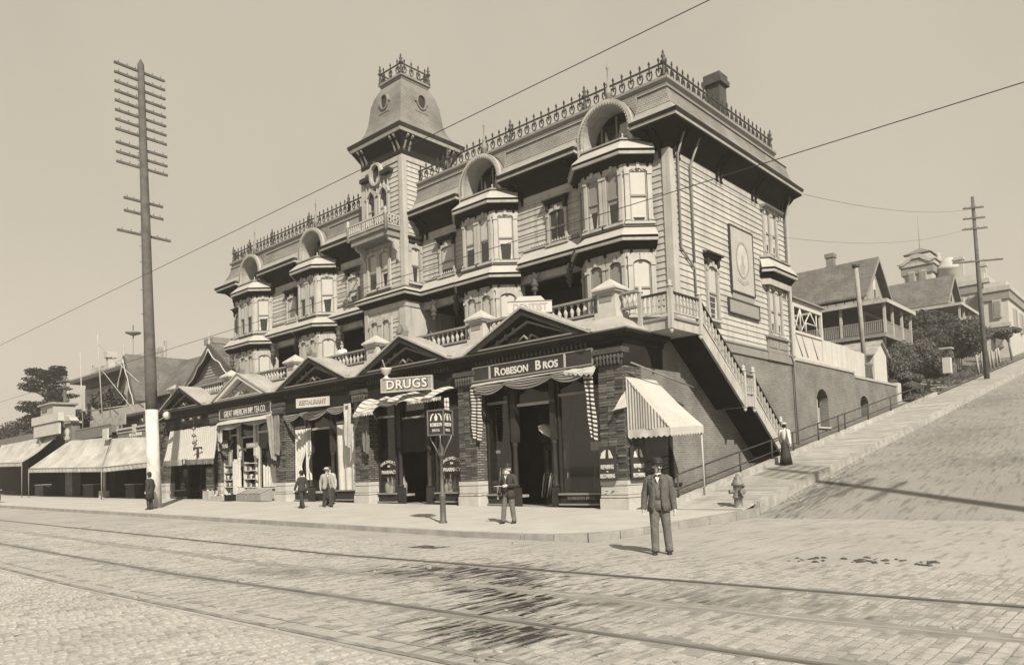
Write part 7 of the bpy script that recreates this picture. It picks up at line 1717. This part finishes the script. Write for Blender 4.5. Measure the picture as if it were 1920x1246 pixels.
    b = MB(Mh); b.tube([Vector((-.014, -.051, .887)) * H, Vector((0, -.056, .886)) * H, Vector((.014, -.051, .887)) * H], .003 * H, 5); b.build('mouth', mat('lip', .12), t, local=True) if not (moust or beard) else None
    if moust: b = MB(Mh); b.tube([Vector((-.026, -.046, .889)) * H, Vector((-.012, -.058, .896)) * H, Vector((0, -.062, .899)) * H, Vector((.012, -.058, .896)) * H, Vector((.026, -.046, .889)) * H], [.003 * H, .007 * H, .006 * H, .007 * H, .003 * H], 8); b.build('moustache', MHAIR, t, local=True)
    if beard: b = MB(Mh); b.rings([(0, -.040 * H, .825 * H, .014 * H, .010 * H), (0, -.042 * H, .85 * H, .030 * H, .022 * H), (0, -.032 * H, .88 * H, .038 * H, .030 * H), (0, -.022 * H, .903 * H, .040 * H, .034 * H)], 12); b.build('beard', MGREYH, t, local=True)
    b = MB(Mh); hs = MHAIR if not beard else MGREYH
    b.rings([(0, .016 * H, .890 * H, .042 * H, .036 * H), (0, .016 * H, .925 * H, .0525 * H, .046 * H), (0, .012 * H, .960 * H, .050 * H, .048 * H), (0, .010 * H, .992 * H, .028 * H, .030 * H)], 14); b.build('hair', hs, t, local=True)
    if hat:
        z = .955 * H; b = MB(Mh)
        if hat == 'bowler': pr = [(.082, z - .004), (.085, z + .006 * H), (.060 * 1, z + .006 * H), (.0595, z + .030 * H), (.058, z + .048 * H), (.048, z + .066 * H), (.030, z + .076 * H), (.0, z + .079 * H)]
        elif hat == 'high': pr = [(.076, z), (.080, z + .006 * H), (.056, z + .008 * H), (.054, z + .045 * H), (.052, z + .07 * H), (.030, z + .080 * H), (.0, z + .082 * H)]
        elif hat == 'helmet': pr = [(.072, z), (.062, z + .012 * H), (.056, z + .05 * H), (.04, z + .078 * H), (.012, z + .09 * H), (.0, z + .10 * H)]
        else: pr = [(.105, z), (.108, z + .005 * H), (.058, z + .010 * H), (.056, z + .045 * H), (.045, z + .055 * H), (.0, z + .057 * H)]
        b.lathe([(a * H, q) for a, q in pr], 0, .004 * H, 18, sy=1.06); b.build('hat', MHAT if hat != 'straw' else mat('straw_hat', .38, var=.1), t, local=True)
        if hat in ('bowler', 'straw'): b = MB(Mh); b.lathe([(.0612 * H, z + .008 * H), (.0608 * H, z + .024 * H), (.058 * H, z + .024 * H)], 0, .004 * H, 18, sy=1.06); b.build('hat_band', MSHOE, t, local=True)
    return t
DOWN_L = ((.045, .02, -.165), (.062, -.035, -.315), (.2, -1, 0)); DOWN_R = ((-.050, .022, -.160), (-.068, -.025, -.310), (-.2, -1, 0))
person('person', 'moustached man in a bowler hat and grey suit standing in the street', (6.33, -8.62, .0), R(26), 1.70, ((.040, .018, -.165), (.058, -.012, -.320), (.3, -1, 0)), ((-.052, .022, -.160), (-.066, .0, -.315), (-.3, -1, 0)), footL=(.085, .01), footR=(-.055, -.03), head=R(28), moust=True)
pm_ = person('person', 'white bearded man in dark coat with a high hat reading a paper on the sidewalk', (-.62, -5.1, WZ(-.62, -5.1)), R(8), 1.62, ((.075, .0, -.150), (-.02, -.155, -.155), (0, .3, 1)), ((-.055, .02, -.160), (-.085, -.03, -.310), (-.2, -1, 0)), footL=(.085, .03), footR=(-.085, -.05), head=R(-38), hat='high', coat=MSUITD, beard=True, hem=.43, openc=True)
tag(MB(frame((-.66, -5.42, WZ(-.6, -5.1) + 1.04), R(8))).box(-.16, .14, -.02, .10, -.008, .008).build('folded_paper', MWHITE), 'folded white paper held by the white bearded man', 'paper')
person('person', 'man in a long dark coat and round helmet standing against the tall pole', (-22.55, -5.85, WZ(-22.5, -5.8)), R(-60), 1.68, ((.02, .05, -.150), (.03, -.02, -.30), (.2, -1, 0)), ((-.03, .04, -.160), (-.05, -.02, -.30), (-.2, -1, 0)), footL=(.04, 0), footR=(-.05, .02), head=R(-20), hat='helmet', coat=MSUITD, trou=MSUITD, shirt=False, hem=.28, openc=False)
person('person', 'woman in a white blouse looking over the porch balustrade', (-17.15, 1.2, 6.44), R(15), 1.76, DOWN_L, DOWN_R, skirt=True, hat=None, shirt=False, coat=MSHIRT)
person('person', 'man in a straw hat and pale jacket walking past the restaurant', (-13.8, -2.1, WZ(-13.8, -2.1)), R(75), 1.66, ((.03, -.06, -.155), (.035, -.14, -.285), (0, -.3, -1)), ((-.04, .07, -.15), (-.05, .05, -.31), (0, -1, 0)), footL=(.05, -.13), footR=(-.05, .12), hat='straw', coat=mat('pale_jacket', .22, var=.2), trou=MSUITD, knee=.01)
person('person', 'person in dark clothes walking left of the straw-hatted man', (-14.3, -3.0, WZ(-14.3, -3)), R(-80), 1.55, ((.04, -.06, -.155), (.05, -.12, -.29), (0, -.3, -1)), ((-.04, .06, -.15), (-.05, .04, -.31), (0, -1, 0)), footL=(.045, .10), footR=(-.045, -.10), hat='bowler', coat=MSUITD, trou=MSUITD)
person('person', 'stout man in an apron-white shirt standing close to the restaurant curtain', (-15.2, -1.0, WZ(-15.2, -1.0)), R(40), 1.66, DOWN_L, DOWN_R, hat='bowler', coat=mat('light_vest', .3, var=.15), trou=MSUITD, tie=False)
person('person', 'woman in white blouse and dark skirt walking up the plank walk', (1.95, 7.9, PZ(7.9)), R(170), 1.60, ((.05, -.03, -.16), (.06, -.09, -.29), (0, -1, 0)), ((-.05, .05, -.16), (-.06, .03, -.30), (0, -1, 0)), skirt=True, hat='straw', shirt=False, coat=MSHIRT)
# handcart at the far left kerb
t = thing('handcart', 'small canvas covered handcart standing at the kerb by the far left awnings', 'handcart', (-47, -6.6, SZ(-47)))
z0 = WZ(-47, -6.4)
MB().box(-48.2, -46.2, -6.9, -6.0, z0 + .55, z0 + .95).build('cart_box', MWOOD, t)
surf(lambda u, v: Vector((-48.2 + 2.0 * u, -6.9 + .9 * v, z0 + .95 + .5 * math.sin(PI * v) * (1 + .1 * math.sin(9 * u)))), 10, 8, 'canvas_cover', MCANVAS2, t)
for x in (-47.8, -46.6):
    for y in (-6.98, -5.95):
        b = MB()
        for q in range(16):
            a, c = 2 * PI * q / 16, 2 * PI * (q + 1) / 16; P = lambda an, k: (x + k * math.cos(an), z0 + .38 + k * math.sin(an)); b.prism([P(a, .32), P(a, .38), P(c, .38), P(c, .32)], 'y', y - .03, y + .03)
        w_ = b.build('wheel', MDARK2, t)
        for q in range(6): a = PI * q / 6; MB().tube([(x - .33 * math.cos(a), y, z0 + .38 - .33 * math.sin(a)), (x + .33 * math.cos(a), y, z0 + .38 + .33 * math.sin(a))], .018, 4).build('spoke', MWOOD, w_)
rod('shaft', [(-46.2, -6.7, z0 + .7), (-44.9, -6.7, z0 + .85)], .035, MWOOD, t); rod('shaft', [(-46.2, -6.2, z0 + .7), (-44.9, -6.2, z0 + .85)], .035, MWOOD, t)
# ------------------------------------------------------------------ haze in the air
def haze():
    o = MB().box(-930, 930, -730, 730, -1.6, 40).build('haze', None)
    o.data.materials.clear()
    m = bpy.data.materials.new('haze_air'); m.use_nodes = True; n = m.node_tree; n.nodes.clear()
    v = n.nodes.new('ShaderNodeVolumePrincipled'); v.inputs['Color'].default_value = (.96, .94, .90, 1); v.inputs['Density'].default_value = .0010; v.inputs['Anisotropy'].default_value = .2
    q = n.nodes.new('ShaderNodeOutputMaterial'); n.links.new(v.outputs[0], q.inputs['Volume'])
    o.data.materials.append(m); stuff(o)
haze()
